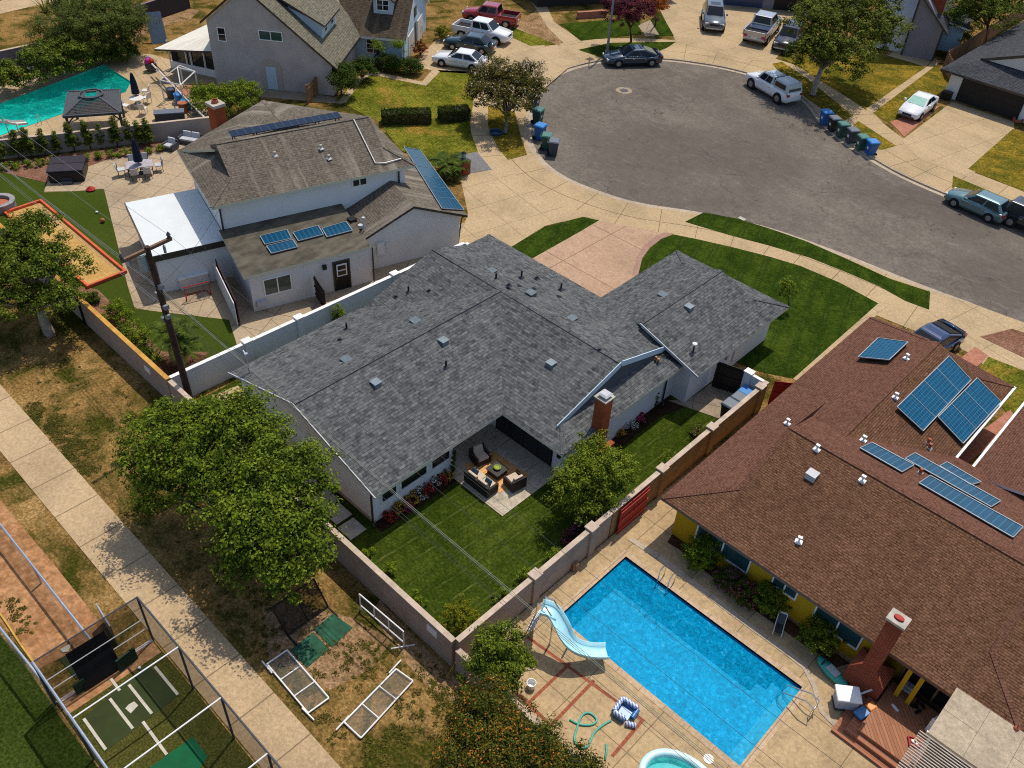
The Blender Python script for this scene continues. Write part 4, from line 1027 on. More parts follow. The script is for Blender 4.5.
door(LH, LP(5.85, .09, .02), nX, .95, 2.05, m_black, m_dark)
b = MB(); b.T = frameT(LP(4.75, .09, 1.85), nX); b.box(-.12, 0, 0, .12, .16, .3); b.build('wall_lamp', m_black, LH)
b = MB(); b.T = frameT(LP(9.0, 1.34, 1.1), nX); b.box(-.25, 0, 0, .25, .2, .9); b.box(-.55, 0, .4, -.35, .12, .7); b.build('meter_box', m_wwall2, LH)
b = MB(); b.T = frameT(LP(.6, .09, .4), nX); b.box(-.3, 0, 0, .3, .25, .35); b.build('air_unit', m_lgrey, LH)
x, y, _ = LP(.02, 4.62); b = MB(); b.tube([(x, y, 5.1), (x, y, 2.8)], .06, 6); b.build('downspout', m_dark, LH)
x, y, _ = LP(11.9, 4.6); b = MB(); b.tube([(x, y, 5.1), (x, y, 3.4)], .06, 6); b.build('downspout', m_dark, LH)
x, y, _ = LP(7.95, .0); b = MB(); b.tube([(x, y, 2.6), (x, y, .05)], .05, 6); b.build('downspout', m_dark, LH)
x, y, _ = LP(15.1, 1.2); b = MB(); b.tube([(x, y, 2.5), (x - .2, y - .1, 2.2), (x - .3, y - .3, .05)], .05, 6); b.build('downspout', m_dark, LH)
def zu(x, y):
    d = V((x, y, 0)) - OO; q = d.dot(oq)
    return ue + ku * (min(q, 2 * qr - q) - q0)
def zl(x, y):
    d = V((x, y, 0)) - OO; return 2.78 + (d.dot(oq) + .12) * .54 / 4.84
def zgr(x, y):
    d = V((x, y, 0)) - OO; p = d.dot(ov); return gz - abs(p - 11.3) * 1.6 / 3.8
for x, y in ((321, 148), (329, 158), (275, 155), (295, 181), (388.5, 162)): roof_pipe(LH, onroof(x, y, zu), .22, .09, m_stone, m_offw)
for x, y in ((308, 121), (316.5, 117)): roof_pipe(LH, V(LP(6.5 + (x - 308) * .1, 10.2, 6.2)), .7, .07)
b = MB(); P = [LP(10.4, 8.35, 7.12), LP(10.4, 4.9, 5.55), LP(11.0, 4.75, 5.5), LP(12.2, 4.85, 5.52)]; b.tube([V(p) + V((0, 0, .03)) for p in P], .04, 5); b.build('roof_conduit', m_offw, LH)
p = onroof(364, 229, zl); b = MB(); b.cyl(p.x, p.y, p.z - .05, p.z + .75, .07, n=8); b.cyl(p.x, p.y, p.z + .72, p.z + .85, .11, n=8); b.cyl(p.x - .35, p.y, p.z - .05, p.z + .15, .16, n=10); b.build('vent_pipe', m_lgrey, LH)
roof_vent(LH, onroof(352, 220, zl), 0, m_black, .5, .12)
chl = LP(5.2, 16.9); cq = G(219, 125, 5.6); cc = chimney(LH, cq.x - .45, cq.y - .4, cq.x + .45, cq.y + .4, 0, 7.2, m_brick, .2, m_stone, True)
pv('solar_collector', 'blue ribbed collector, upper of the stacked pair on the low taupe roof', [(260, 236.5), (290, 229.5), (287, 229), (285.5, 229)] if 0 else [(265, 244.5), (291.5, 238.5), (287, 229.5), (260, 236)], m_pvt, zl, .1, par=LH)
pv('solar_collector', 'blue ribbed collector, lower of the stacked pair on the low taupe roof', [(271.5, 253.5), (297.5, 247), (292.5, 239.5), (266.5, 246)], m_pvt, zl, .1, par=LH)
pv('solar_collector', 'blue ribbed collector in the middle of the low taupe roof', [(298.5, 241), (323.5, 234.5), (318, 225.5), (293, 232.5)], m_pvt, zl, .1, par=LH)
pv('solar_collector', 'blue ribbed collector nearest the door end of the low taupe roof', [(327, 237), (352.5, 230.5), (346, 221.5), (322, 228.5)], m_pvt, zl, .1, par=LH)
pv('solar_panel', 'long strip of blue panels down the garage slope of the two storey house', [(442, 208.5), (464, 210), (420, 150), (404, 147)], m_pvt, zgr, .12, par=LH, rows=6)
b = MB(); A, B_, C_, D = LP(2.4, 8.95, 7.16), LP(9.8, 8.95, 7.16), LP(9.8, 9.75, 7.2), LP(2.4, 9.75, 7.2)
b.v += [V(p) for p in (A, B_, C_, D)] + [V(p) - V((0, 0, .06)) for p in (A, B_, C_, D)]
b.face((0, 1, 2, 3), [(0, 0), (7.4, 0), (7.4, .9), (0, .9)]); b.face((7, 6, 5, 4))
for i in range(4): j = (i + 1) % 4; b.face((i, i + 4, j + 4, j))
r = b.build('solar_panel', m_pvd, LH); r['label'] = 'long dark solar strip along the ridge'
for i in range(6):
    b = MB(); b.bar(LP(2.6 + i * 1.4, 9.0, 6.8), LP(2.6 + i * 1.4, 9.0, 7.08), .05); b.build('foot', m_black, r); b = MB(); b.bar(LP(2.6 + i * 1.4, 9.7, 6.5), LP(2.6 + i * 1.4, 9.7, 7.18), .05); b.build('foot', m_black, r)

# ================================================================ grey two storey house, top left
GH = thing('grey_house', 'grey stucco gable ended house with a white patio roof and blue dormers behind the lawn', 'house', (-66, 46, 0), world=True)
ga = R(37); gv, gn = V((math.cos(ga), math.sin(ga), 0)), V((-math.sin(ga), math.cos(ga), 0)); GO = V((-63.2, 45.1, 0))
def GPt(p, q, z=0.0): return tuple(GO + gv * p + gn * q + V((0, 0, z)))
W0, ZR, ZL, PK, ZP = -10.7, 2.9, 5.6, -7.0, 8.7
b = MB(); prof = [(W0, 0), (0, 0), (0, ZR), (PK, ZP - .1), (W0, ZL)]
b.loft([[GPt(p, 0, z) for p, z in prof], [GPt(p, 13, z) for p, z in prof]]); b.build('wall', m_gwall, GH)
sl_ = (ZP - ZR) / (0 - PK)
b = MB()
b.slab([[GPt(.55, -.3, ZR - sl_ * .55 + .15), GPt(.55, 8.6, ZR - sl_ * .55 + .15), GPt(PK, 13.3, ZP + .15), GPt(PK, -.3, ZP + .15)], [GPt(PK, -.3, ZP + .15), GPt(PK, 13.3, ZP + .15), GPt(W0 - .5, 13.3, ZL - .1), GPt(W0 - .5, -.3, ZL - .1)]], .22)
b.build('roof', [m_roofgg, m_dark], GH)
window(GH, GPt(-9.5, -.01, 3.9), -gn, .75, 1.2, 1, m_white, m_glass, bars=1)
window(GH, GPt(-5.15, -.01, 4.35), -gn, 2.1, .85, 2, m_white, m_glassb)
b = MB(); b.T = frameT(GPt(-5.5, -.01, .05), -gn); b.box(-.45, -.02, 0, .45, .05, 2.0); b.build('door', m_blue, GH)
b = MB(); b.T = frameT(GPt(-5.5, -.01, 0), -gn)
ar = [(.95 * math.cos(a), 2.0 + .75 * math.sin(a)) for a in [PI * i / 12 for i in range(13)]] + [(-.95, 0), (.95, 0)]
b.poly([(x, .02, z) for x, z in ar][::-1]); b.build('plaster_patch', stucco('pale_plaster_patch', (.42, .37, .31), .1), GH)
# shed dormer on the street slope
b = MB()
dz = lambda p: ZR - sl_ * p + .1
b.loft([[GPt(-1.3, 2.2, dz(-1.3)), GPt(-1.3, 2.2, dz(-1.3) + 1.35), GPt(-4.2, 2.2, dz(-4.2) + .1)], [GPt(-1.3, 6.4, dz(-1.3)), GPt(-1.3, 6.4, dz(-1.3) + 1.35), GPt(-4.2, 6.4, dz(-4.2) + .1)]]); dm = b.build('dormer', m_blue, GH)
b = MB(); b.slab([[GPt(-.9, 1.9, dz(-1.3) + 1.3), GPt(-.9, 6.7, dz(-1.3) + 1.3), GPt(-5.4, 6.7, dz(-5.4) + .25), GPt(-5.4, 1.9, dz(-5.4) + .25)]], .16); b.build('dormer_roof', [m_roofgg, m_dark], dm)
for q in (3.3, 5.3): window(dm, GPt(-1.29, q, dz(-1.3) + .3), gv, .85, .8, 1, m_white, m_glass, bars=1)
# front wing with the garage
b = MB(); prof = [(0, 0), (0, ZR), (5.2, 6.5), (10.4, ZR), (10.4, 0)]
b.loft([[GPt(-4, 8.3 + s, z) for s, z in prof], [GPt(4.6, 8.3 + s, z) for s, z in prof]]); b.build('front_wing_wall', m_blue, GH)
b = MB()
b.slab([[GPt(-4.5, 7.8, ZR - .3), GPt(4.9, 7.8, ZR - .3), GPt(4.9, 13.5, 6.7), GPt(-6.5, 13.5, 6.7)], [GPt(-6.5, 13.5, 6.7), GPt(4.9, 13.5, 6.7), GPt(4.9, 19.2, ZR - .3), GPt(-6.5, 19.2, ZR - .3)]], .2)
b.build('front_wing_roof', [m_rooft, m_white], GH)
window(GH, GPt(1.6, 8.29, .9), -gn, 1.3, 1.35, 2, m_white, m_glass, bars=2)
b = MB(); b.loft([[GPt(2.3 + s, 9.9, z) for s, z in ((-.9, 3.9), (.9, 3.9), (.9, 5.5), (0, 6.1), (-.9, 5.5))], [GPt(2.3 + s, 12.6, z) for s, z in ((-.9, 3.9), (.9, 3.9), (.9, 5.5), (0, 6.1), (-.9, 5.5))]]); dm = b.build('dormer', m_blue, GH)
window(dm, GPt(2.3, 9.89, 4.4), -gn, 1.2, 1.0, 2, m_white, m_glass, bars=1)
b = MB(); b.slab([[GPt(1.1, 9.6, 5.35), GPt(2.3, 9.6, 6.25), GPt(2.3, 12.8, 6.25), GPt(1.1, 12.8, 5.35)][::-1], [GPt(3.5, 9.6, 5.35), GPt(3.5, 12.8, 5.35), GPt(2.3, 12.8, 6.25), GPt(2.3, 9.6, 6.25)][::-1]], .12); b.build('dormer_roof', [m_rooft, m_dark], dm)
for q in (11.2, 15.6):
    b = MB(); b.T = frameT(GPt(4.61, q, .02), gv); b.box(-1.2, -.02, 0, 1.2, .05, 2.15); b.build('garage_door', m_offw, GH)
b = MB(); b.T = frameT(GPt(4.61, 13.4, .02), gv); b.box(-.35, -.02, 0, .35, .06, 2.4); b.build('pilaster', m_dark, GH)
b = MB(); b.T = frameT(GPt(4.61, 13.4, 3.0), gv); b.box(-.5, -.02, 0, .5, .06, .9); b.build('window', m_dark, GH)
b = MB(); x, y, _ = GPt(.45, 1.2); b.tube([(x, y, 2.5), (x, y, .8), (x + .8, y - .6, .1)], .06, 6); x, y, _ = GPt(4.4, 8.15); b.tube([(x, y, 2.6), (x, y, .1)], .06, 6); b.build('downspout', m_white, GH)
# patio roof of white panels with a glazed porch
b = MB(); p0, p1, p2, p3 = (G(154, 49, 2.7), G(217.5, 51.5, 2.7), V(GPt(W0 - .02, 0, 3.6)), V(GPt(W0 - .02, 9, 3.6)))
b.slab([[tuple(p0), tuple(p1), GPt(W0 + .1, 3.5, 3.5), GPt(W0 + .1, 12, 3.5)]], .16); b.build('patio_roof', [m_whitepan, m_dark], GH)
b = MB(); q0_, q1_ = G(172, 68, 0), G(224, 79.5, 0)
b.bar(q0_ + V((0, 0, .35)), q1_ + V((0, 0, .35)), .1, .7)
for f in (0, .33, .42, .68, 1): p = q0_.lerp(q1_, f); b.bar(p, p + V((0, 0, 2.55)), .12)
b.build('porch_frame', m_white, GH)
b = MB(); b.bar(q0_ + V((.1, .15, 1.5)), q1_ + V((.1, .15, 1.5)), .03, 1.7); b.build('porch_glass', m_glass, GH)

# ================================================================ far houses
FH = thing('slate_gable_house', 'slate grey gable wall with black trim and a brick chimney at the top right', 'house', (-32, 103, 0), world=True)
A, B_ = G(901, 55), G(932, 61); fv = (B_ - A).normalized(); fn = V((-fv.y, fv.x, 0))
def FP(p, q, z=0.0): return tuple(A + fv * p + fn * q + V((0, 0, z)))
L = (B_ - A).length
b = MB(); b.loft([[FP(0, 0, 0), FP(L, 0, 0), FP(L, 0, 3.3), FP(0, 0, 6.6)], [FP(0, 14, 0), FP(L, 14, 0), FP(L, 14, 3.3), FP(0, 14, 6.6)]]); b.build('wall', m_gwall2, FH)
b = MB(); b.slab([[FP(L + .5, -.3, 3.0), FP(L + .5, 14, 3.0), FP(-3, 14, 9.0), FP(-3, -.3, 9.0)]], .2); b.build('roof', [m_roofs, m_dark], FH)
b = MB(); b.box(-.1, -.1, 0, .1, .1, 1) if 0 else None
for p in (0, L): b.bar(FP(p, -.03, 0), FP(p, -.03, 3.3 if p else 6.4), .14, .1)
b.build('corner_trim', m_dark, FH)
b = MB(); b.loft([[FP(-3.2, .8, 0), FP(-.02, .8, 0), FP(-.02, .8, 3.6), FP(-3.2, .8, 3.6)], [FP(-3.2, 9, 0), FP(-.02, 9, 0), FP(-.02, 9, 3.6), FP(-3.2, 9, 3.6)]]); b.build('porch_wall', m_wwall2, FH)
b = MB(); b.T = frameT(FP(-2.3, .79, .6), -fn); b.box(-.5, -.02, 0, .5, .05, 1.1); b.build('window', m_dark, FH)
cx, cy, cz = FP(L - 1.4, 2.2, 0)
chimney(FH, cx - .7, cy - .5, cx + .7, cy + .5, 3.5, 7.6, m_brick, .2, m_stone, True)
b = MB(); b.slab([[FP(L, 3.5, 3.2), FP(L + 2.6, 3.5, 2.7), FP(L + 2.6, 10, 2.7), FP(L, 10, 3.2)]], .2); b.build('side_roof', [m_roofs, m_white], FH)
b = MB(); LB = [FP(L, 4, 0), FP(L + 2.2, 4, 0), FP(L + 2.2, 9.5, 0), FP(L, 9.5, 0)]; b.prism([p[:2] for p in LB], 0, 2.6); b.build('side_wall', m_blue, FH)

DH = thing('slate_roofed_garage_house', 'slate roofed white house with a wide dark garage door at the right edge', 'house', (-22, 95, 0), world=True)
b = MB(); b.prism([(-26.5, 90.2), (-10, 90.2), (-10, 104), (-26.5, 104)], 0, 2.5); b.build('wall', m_wwall, DH)
b = MB()
b.slab([[(-27.4, 89.4, 2.62), (-15, 89.4, 2.62), (-17.6, 92.2, 3.6), (-24.8, 92.2, 3.6)], [(-27.4, 89.4, 2.62), (-24.8, 92.2, 3.6), (-21.2, 92.2, 5.0), (-21.2, 112, 5.0), (-27.4, 112, 2.62)][::-1], [(-15, 89.4, 2.62), (-15, 112, 2.62), (-21.2, 112, 5.0), (-21.2, 92.2, 5.0), (-17.6, 92.2, 3.6)][::-1]], .2)
b.build('roof', [m_roofs, m_dark], DH)
b = MB(); b.poly([(-24.3, 92.18, 3.65), (-18.1, 92.18, 3.65), (-21.2, 92.18, 4.85)]); b.build('gablet', m_offw, DH)
b = MB(); b.bar((-25.0, 92.1, 3.55), (-21.2, 92.1, 5.02), .1, .25); b.build('barge_board', m_dark, DH); b = MB(); b.bar((-17.4, 92.1, 3.55), (-21.2, 92.1, 5.02), .1, .25); b.build('barge_board', m_dark, DH)
b = MB(); b.box(-25.3, 90.12, .02, -19.4, 90.2, 2.3)
for i in range(1, 4): b.box(-25.3, 90.1, .02 + i * .57, -19.4, 90.121, .035 + i * .57)
b.build('garage_door', plain('charcoal_door', (.018, .016, .016), .6, 0, .2, 2), DH)

EH = thing('dark_front_house', 'dark house front behind a low brick wall at the top edge', 'house', (-66, 84, 0), world=True)
A2, B2 = G(562, 6), G(612, 3); ev = (B2 - A2).normalized(); en = V((-ev.y, ev.x, 0))
def EP(p, q, z=0.0): return tuple(A2 + ev * p + en * q + V((0, 0, z)))
b = MB(); b.prism([EP(-3, 0)[:2], EP(14, 0)[:2], EP(14, 10)[:2], EP(-3, 10)[:2]], 0, 2.8); b.build('wall', plain('brown_black_wall', (.03, .026, .024), .8), EH)
for i in range(4): window(EH, EP(1.0 + i * 2.3, -.01, 1.0), -en, 1.1, 1.1, 2, m_white, m_glass)
b = MB(); b.slab([[EP(-3.6, -.8, 2.75), EP(14.6, -.8, 2.75), EP(14.6, 5, 4.6), EP(-3.6, 5, 4.6)]], .2); b.build('roof', [m_rooft, m_dark], EH)
b = MB(); p, q = G(577, 18.5), G(606, 16.5); b.bar(p + V((0, 0, .35)), q + V((0, 0, .35)), .35, .7); solo('low_brick_wall', b, m_pav, 'low pinkish brick planter wall before the dark house front', 'wall')
KH = thing('blue_garage_house', 'house with a blue garage door and grey pillar behind the silver pickup', 'house', (-50, 100, 0), world=True)
A3, B3 = G(738, 6), G(800, 12); kv = (B3 - A3).normalized(); kn = V((-kv.y, kv.x, 0))
def KP(p, q, z=0.0): return tuple(A3 + kv * p + kn * q + V((0, 0, z)))
b = MB(); b.prism([KP(-2, 0)[:2], KP(14, 0)[:2], KP(14, 9)[:2], KP(-2, 9)[:2]], 0, 2.8); b.build('wall', m_gwall2, KH)
b = MB(); b.T = frameT(KP(.5, -.01, 0), -kn); b.box(-2.2, 0, .02, 2.2, .05, 2.2); b.build('garage_door', paint('navy_door', (.02, .05, .12), .5), KH)
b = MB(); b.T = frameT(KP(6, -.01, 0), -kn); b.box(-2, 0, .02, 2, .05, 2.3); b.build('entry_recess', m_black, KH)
b = MB(); b.slab([[KP(-2.5, -.7, 2.75), KP(14.6, -.7, 2.75), KP(14.6, 5, 4.6), KP(-2.5, 5, 4.6)]], .2); b.build('roof', [m_roofs, m_dark], KH)
# ---------------------------------------------------------------- plants
def rdir(r):
    z = r.uniform(-1, 1); a = r.uniform(0, 2 * PI); q = math.sqrt(1 - z * z); return V((q * math.cos(a), q * math.sin(a), z))
def leaf(b, p, n, s, wd, r):
    u = n.cross(rdir(r))
    if u.length < .01: return
    u.normalize(); v = n.cross(u)
    i = len(b.v)
    b.v += [p - u * s, p + v * s * wd, p + u * s, p - v * s * wd]
    b.f.append((i, i + 1, i + 2, i + 3)); b.m.append(b.mi)
def crown_mb(lobes, n, s, seed, clump=.42, per=13, wd=.5, petals=None, low=-.55):
    n = int(n * 3.8); s *= .48; per = int(per * 2.2); clump *= 1.12; per = int(per * 2.6); clump *= .95
    """many leaf faces in clumps through the outer part of each lobe"""
    r = random.Random(seed); b = MB()
    wts = [(l[1][0] * l[1][1] * l[1][2]) ** (2 / 3) for l in lobes]; tot = sum(wts)
    for (c, rad), w in zip(lobes, wts):
        k = max(3, int(n * w / tot / per))
        for _ in range(k):
            d = rdir(r)
            if d.z < low: d.z = -d.z
            f = r.random() ** .38 * r.uniform(.85, 1.18)
            cc = c + V((d.x * rad[0] * f, d.y * rad[1] * f, d.z * rad[2] * f))
            cs = clump * r.uniform(.6, 1.35)
            for _ in range(per):
                q = rdir(r) * cs * (r.random() ** .5); q.z *= .6
                nn = (d * .25 + q * (1.0 / cs) + rdir(r) * .45 + V((0, 0, .75))).normalized()
                b.mi = 0
                if petals and r.random() < petals[0]: b.mi = 1 + r.randrange(petals[1])
                leaf(b, cc + q, nn, s * r.uniform(.65, 1.3), wd, r)
    b.mi = 0
    return b
def limbs(b, base, lobes, r0, seed, fork=.45):
    r = random.Random(seed)
    cen = sum((l[0] for l in lobes), V((0, 0, 0))) / len(lobes)
    top = base + (cen - base) * fork; top.x = base.x + (cen.x - base.x) * fork * .6; top.y = base.y + (cen.y - base.y) * fork * .6
    m = base.lerp(top, .5) + V((r.uniform(-.1, .1), r.uniform(-.1, .1), 0))
    b.tube([base - V((0, 0, .05)), base + V((0, 0, .12)), m, top], r0 * 1.25, 9, r0 * .72)
    for c, rad in lobes:
        for j in range(3):
            e = c + V((rad[0] * r.uniform(-.6, .6), rad[1] * r.uniform(-.6, .6), rad[2] * r.uniform(-.1, .6)))
            q = top.lerp(e, .5) + V((r.uniform(-.2, .2), r.uniform(-.2, .2), r.uniform(0, .3)))
            b.tube([top - V((0, 0, .1)), q, e], r0 * .5, 6, r0 * .12)
SEED = [100]
def tree(label, base, lobes, n, s, ml, mb=None, r0=.2, name='tree', cat='tree', group=None, clump=.42, petals=None, mats=(), wd=.5, fork=.45, per=13):
    SEED[0] += 1
    t = thing(name, label, cat, base, 0, group)
    L = [(V(c) - V(base), rr) for c, rr in lobes]
    b = MB(); limbs(b, V((0, 0, 0)), L, r0, SEED[0], fork); b.build('trunk', mb or m_bark, t, smooth=True)
    crown_mb(L, n, s, SEED[0], clump, per, wd, petals).build('crown', [ml, *mats], t, uv=False)
    return t
def shrub(label, base, rad, n, s, ml, name='shrub', cat='shrub', group=None, petals=None, mats=(), clump=.2, stem=True, per=9, wd=.5, lift=0):
    SEED[0] += 1
    t = thing(name, label, cat, base, 0, group)
    c = V((0, 0, rad[2] * .95 + lift))
    crown_mb([(c, rad)], n, s, SEED[0], clump, per, wd, petals, -.9).build('foliage', [ml, *mats], t, uv=False)
    if stem:
        b = MB(); rr = random.Random(SEED[0])
        b.tube([(0, 0, -.03), (0.02, 0, rad[2] * .5 + lift * .6), (.05, .03, rad[2] + lift)], .05, 6, .02); b.build('stem', m_barkd, t)
    return t
def frond_mb(n, L, droop, seed, wd=.16, seg=5, up=.9, leaflets=True):
    r = random.Random(seed); b = MB()
    for i in range(n):
        a = 2 * PI * i / n * 2.4 + r.uniform(-.3, .3); el = r.uniform(.15, up); l = L * r.uniform(.8, 1.1)
        d = V((math.cos(a), math.sin(a), 0)); side = V((-d.y, d.x, 0)); P = []
        for j in range(seg + 1):
            t = j / seg
            P.append(d * l * t * math.cos(el * (1 - .4 * t)) + V((0, 0, l * (math.sin(el) * t - droop * t * t))))
        if leaflets:
            for j in range(1, 14):
                t = j / 14 * seg; k = min(int(t), seg - 1); p = P[k].lerp(P[k + 1], t - k); tan = (P[k + 1] - P[k]).normalized()
                for sg in (-1, 1):
                    e = p + side * sg * L * .24 * (1 - .5 * abs(j / 14 - .4)) + tan * L * .12 - V((0, 0, L * .05))
                    q = len(b.v); b.v += [p - tan * .03 * L, e, p + tan * .05 * L]; b.f.append((q, q + 1, q + 2)); b.m.append(0)
        else:
            for j in range(seg):
                w0, w1 = wd * (1 - j / seg) + .01, wd * (1 - (j + 1) / seg) + .01
                q = len(b.v); b.v += [P[j] - side * w0, P[j] + side * w0, P[j + 1] + side * w1, P[j + 1] - side * w1]; b.f.append((q, q + 1, q + 2, q + 3)); b.m.append(0)
    return b
def palm(label, base, heads, ml, L=1.3, n=22, group=None, r0=.09, leaflets=True, droop=.5, name='palm', mb=None, up=.9):
    t = thing(name, label, 'palm tree' if name == 'palm' else 'yucca', base, 0, group)
    for h in heads:
        SEED[0] += 1
        b = MB(); b.tube([(0, 0, -.05), (h[0] * .4, h[1] * .4, h[2] * .5), h], r0 * 1.2, 7, r0 * .8); b.build('trunk', mb or m_barkp, t, smooth=True)
        b = frond_mb(n, L, droop, SEED[0], .05 * L, 5, up, leaflets); b.v = [p + V(h) for p in b.v]; b.build('crown', ml, t, uv=False)
    return t

# trees one by one
bs = G(50, 334)
c = lambda x, y, z: G(x, y, z)
tree('round dense green tree standing on the dry grass at the left edge', bs, [(c(20, 270, 3.9), (2.5, 2.5, 1.7)), (c(52, 270, 3.6), (2.2, 2.2, 1.5)), (c(34, 236, 4.6), (2.0, 1.9, 1.4)), (c(-12, 262, 4.2), (2.3, 2.3, 1.6)), (c(0, 300, 3.1), (1.8, 1.8, 1.1)), (c(60, 300, 3.0), (1.2, 1.2, .8))], 9500, .17, m_leaf2, m_barkp, .3)
tree('large spreading green tree over the rear wall left of the lawn', G(262, 572), [(c(168, 441, 4.4), (2.3, 2.2, 1.5)), (c(213, 476, 4.0), (2.4, 2.3, 1.5)), (c(240, 433, 5.0), (2.2, 2.2, 1.5)), (c(280, 475, 4.9), (2.2, 2.1, 1.5)), (c(258, 516, 4.3), (2.4, 2.2, 1.5)), (c(294, 533, 4.2), (2.1, 2.0, 1.4)), (c(288, 563, 3.2), (1.6, 1.5, 1.1)), (c(158, 476, 3.2), (1.5, 1.4, .9)), (c(208, 421, 4.6), (1.6, 1.6, 1.1)), (c(246, 556, 3.0), (1.3, 1.2, .8))], 17000, .17, m_leaf1, m_bark, .3, clump=.5)
tree('rounded citrus like tree with yellow green leaves between patio and block wall', G(600, 528), [(c(596, 466, 2.8), (1.65, 1.65, 1.2)), (c(576, 484, 2.4), (1.25, 1.25, 1.0)), (c(613, 478, 2.4), (1.2, 1.2, 1.0)), (c(590, 502, 1.7), (1.1, 1.1, .85))], 6500, .12, m_leaf3, m_barkd, .13, clump=.33)
tree('low dark green tree with orange blossom behind the rear wall end', G(500, 690), [(c(500, 648, 2.6), (1.2, 1.2, .9)), (c(490, 668, 2.2), (1.1, 1.1, .8)), (c(512, 668, 1.8), (.9, .9, .7))], 3200, .12, m_leaf2, m_barkd, .1, clump=.3)
tree('orange flowering bougainvillea mass at the bottom edge', G(530, 775), [(c(488, 716, 2.5), (1.6, 1.5, 1.0)), (c(470, 748, 2.3), (1.4, 1.4, .9)), (c(518, 748, 2.4), (1.8, 1.7, 1.1)), (c(556, 768, 2.0), (1.4, 1.4, .9)), (c(505, 778, 2.2), (1.9, 1.9, 1.1)), (c(590, 778, 1.3), (1.0, 1.0, .8))], 11500, .11, m_leaf6, m_barkd, .14, name='bougainvillea', cat='shrub', clump=.4)
tree('blossoming street tree beside the curved sidewalk on the left of the cul de sac', G(505, 134), [(c(497, 78, 3.6), (2.4, 2.4, 1.6)), (c(522, 80, 3.6), (2.2, 2.2, 1.5)), (c(508, 100, 3.0), (2.1, 2.1, 1.3)), (c(486, 92, 3.0), (1.6, 1.6, 1.1)), (c(532, 88, 3.2), (1.6, 1.6, 1.0))], 6500, .19, m_leaf4, m_bark, .17, clump=.5)
tree('big dense green street tree over the dry verge at upper right', G(812, 96), [(c(850, 20, 6.4), (3.4, 3.4, 2.2)), (c(815, 22, 6.2), (2.9, 2.9, 2.0)), (c(845, 55, 4.8), (3.0, 3.0, 1.9)), (c(820, 50, 4.6), (2.6, 2.6, 1.7)), (c(880, 30, 5.6), (2.7, 2.7, 1.9)), (c(870, 2, 7.2), (3, 3, 2)), (c(800, 48, 4.4), (1.7, 1.7, 1.1)), (c(825, -4, 7.0), (2.7, 2.7, 1.6))], 12000, .23, m_leaf5, m_barkp, .28, clump=.62)
for x, y, zz, r1, n_, lab in ((56, 34, 2.8, 2.6, 2600, 'dense dark tree mass behind the pool bed, left one'), (90, 30, 3.4, 2.8, 3000, 'dense dark tree mass behind the pool bed, middle one'), (124, 26, 3.0, 2.5, 2600, 'dense dark tree mass behind the pool bed, right one')):
    tree(lab, G(x, y + 12), [(G(x, y, zz), (r1, r1, zz * .75)), (G(x + 8, y + 10, zz * .7), (r1 * .7, r1 * .7, zz * .5))], n_, .24, m_yucca, m_barkp, .14, clump=.5, wd=.28)
tree('purple leaved tree with pink tints beyond the dark blue sedan', G(631, 42), [(c(622, 12, 3.6), (2.0, 2.0, 1.3)), (c(640, 12, 3.6), (1.8, 1.8, 1.2)), (c(612, 6, 3.8), (1.5, 1.5, 1.0))], 3600, .18, m_leafp, m_barkd, .12)
tree('small orange leaved tree right of the purple tree', G(655, 26), [(c(655, 5, 3.0), (1.5, 1.5, 1.0))], 1500, .16, m_leafo, m_barkd, .1)
tree('dark green tree at the top right corner behind the board fence', G(985, 42), [(c(985, 8, 5.0), (3.2, 3.2, 2.2)), (c(965, 14, 4.0), (2.2, 2.2, 1.5)), (c(1005, 0, 5.2), (2.8, 2.8, 1.9))], 4800, .23, m_leaf2, m_barkd, .2, clump=.6)
tree('yellow green loose bush below the dark tree at top right', G(962, 40), [(c(962, 33, 1.7), (1.3, 1.3, 1.0))], 900, .16, m_shrub, m_barkd, .06, name='bush', cat='bush')
tree('slender young tree on the front lawn beside the garage wing', G(788, 306), [(c(787, 290, 1.4), (.55, .55, .9))], 700, .10, m_shrub, m_barkd, .04, name='young_tree', clump=.18, per=8)
tree('leafy green shrub mass behind the brick chimney of the two storey house', G(232, 118), [(c(232, 100, 1.5), (1.9, 1.9, 1.3)), (c(212, 101, 1.3), (1.6, 1.6, 1.1)), (c(246, 92, 1.6), (1.3, 1.3, 1.2)), (c(202, 92, 1.2), (1.2, 1.2, .9))], 4200, .16, m_shrub, m_barkd, .1, name='shrub', cat='shrub')
tree('dark climbing shrub at the near corner of the grey house', G(342, 96), [(c(343, 82, 1.5), (1.2, 1.2, 1.3)), (c(346, 72, 2.0), (.9, .9, 1.0))], 2000, .15, m_hedge, m_barkd, .08, name='shrub', cat='shrub')
tree('dark leafy bush beside the walk at the blue front wing', G(364, 76), [(c(363, 68, 1.2), (1.1, 1.1, 1.0))], 1300, .15, m_hedge, m_barkd, .06, name='shrub', cat='shrub')
for x, y, rx, lab in ((389, 66, 1.5, 'dark low bushes under the gridded window of the blue wing'), (411, 69, 1.3, 'dark bush at the corner of the blue wing by its downspout')):
    tree(lab, G(x, y + 2), [(G(x, y - 3, .7), (rx, 1.0, .7))], 1300, .15, m_hedge, m_barkd, .05, name='shrub', cat='shrub')
tree('twisted small tree trained against the blue front wall', G(372, 64), [(G(377, 46, 2.3), (.8, .5, .5)), (G(398, 46, 2.5), (.9, .5, .5))], 700, .13, m_shrub, m_barkd, .07, name='espalier_tree')
shrub('red flowering plant at the garage corner of the blue wing', G(420, 57), (.8, .8, .9), 700, .12, m_hedge, petals=(.35, 1), mats=(m_redp,))
shrub('tall ochre grass tuft beside the blue garage', G(442, 40), (.7, .7, .8), 600, .16, m_shruby)
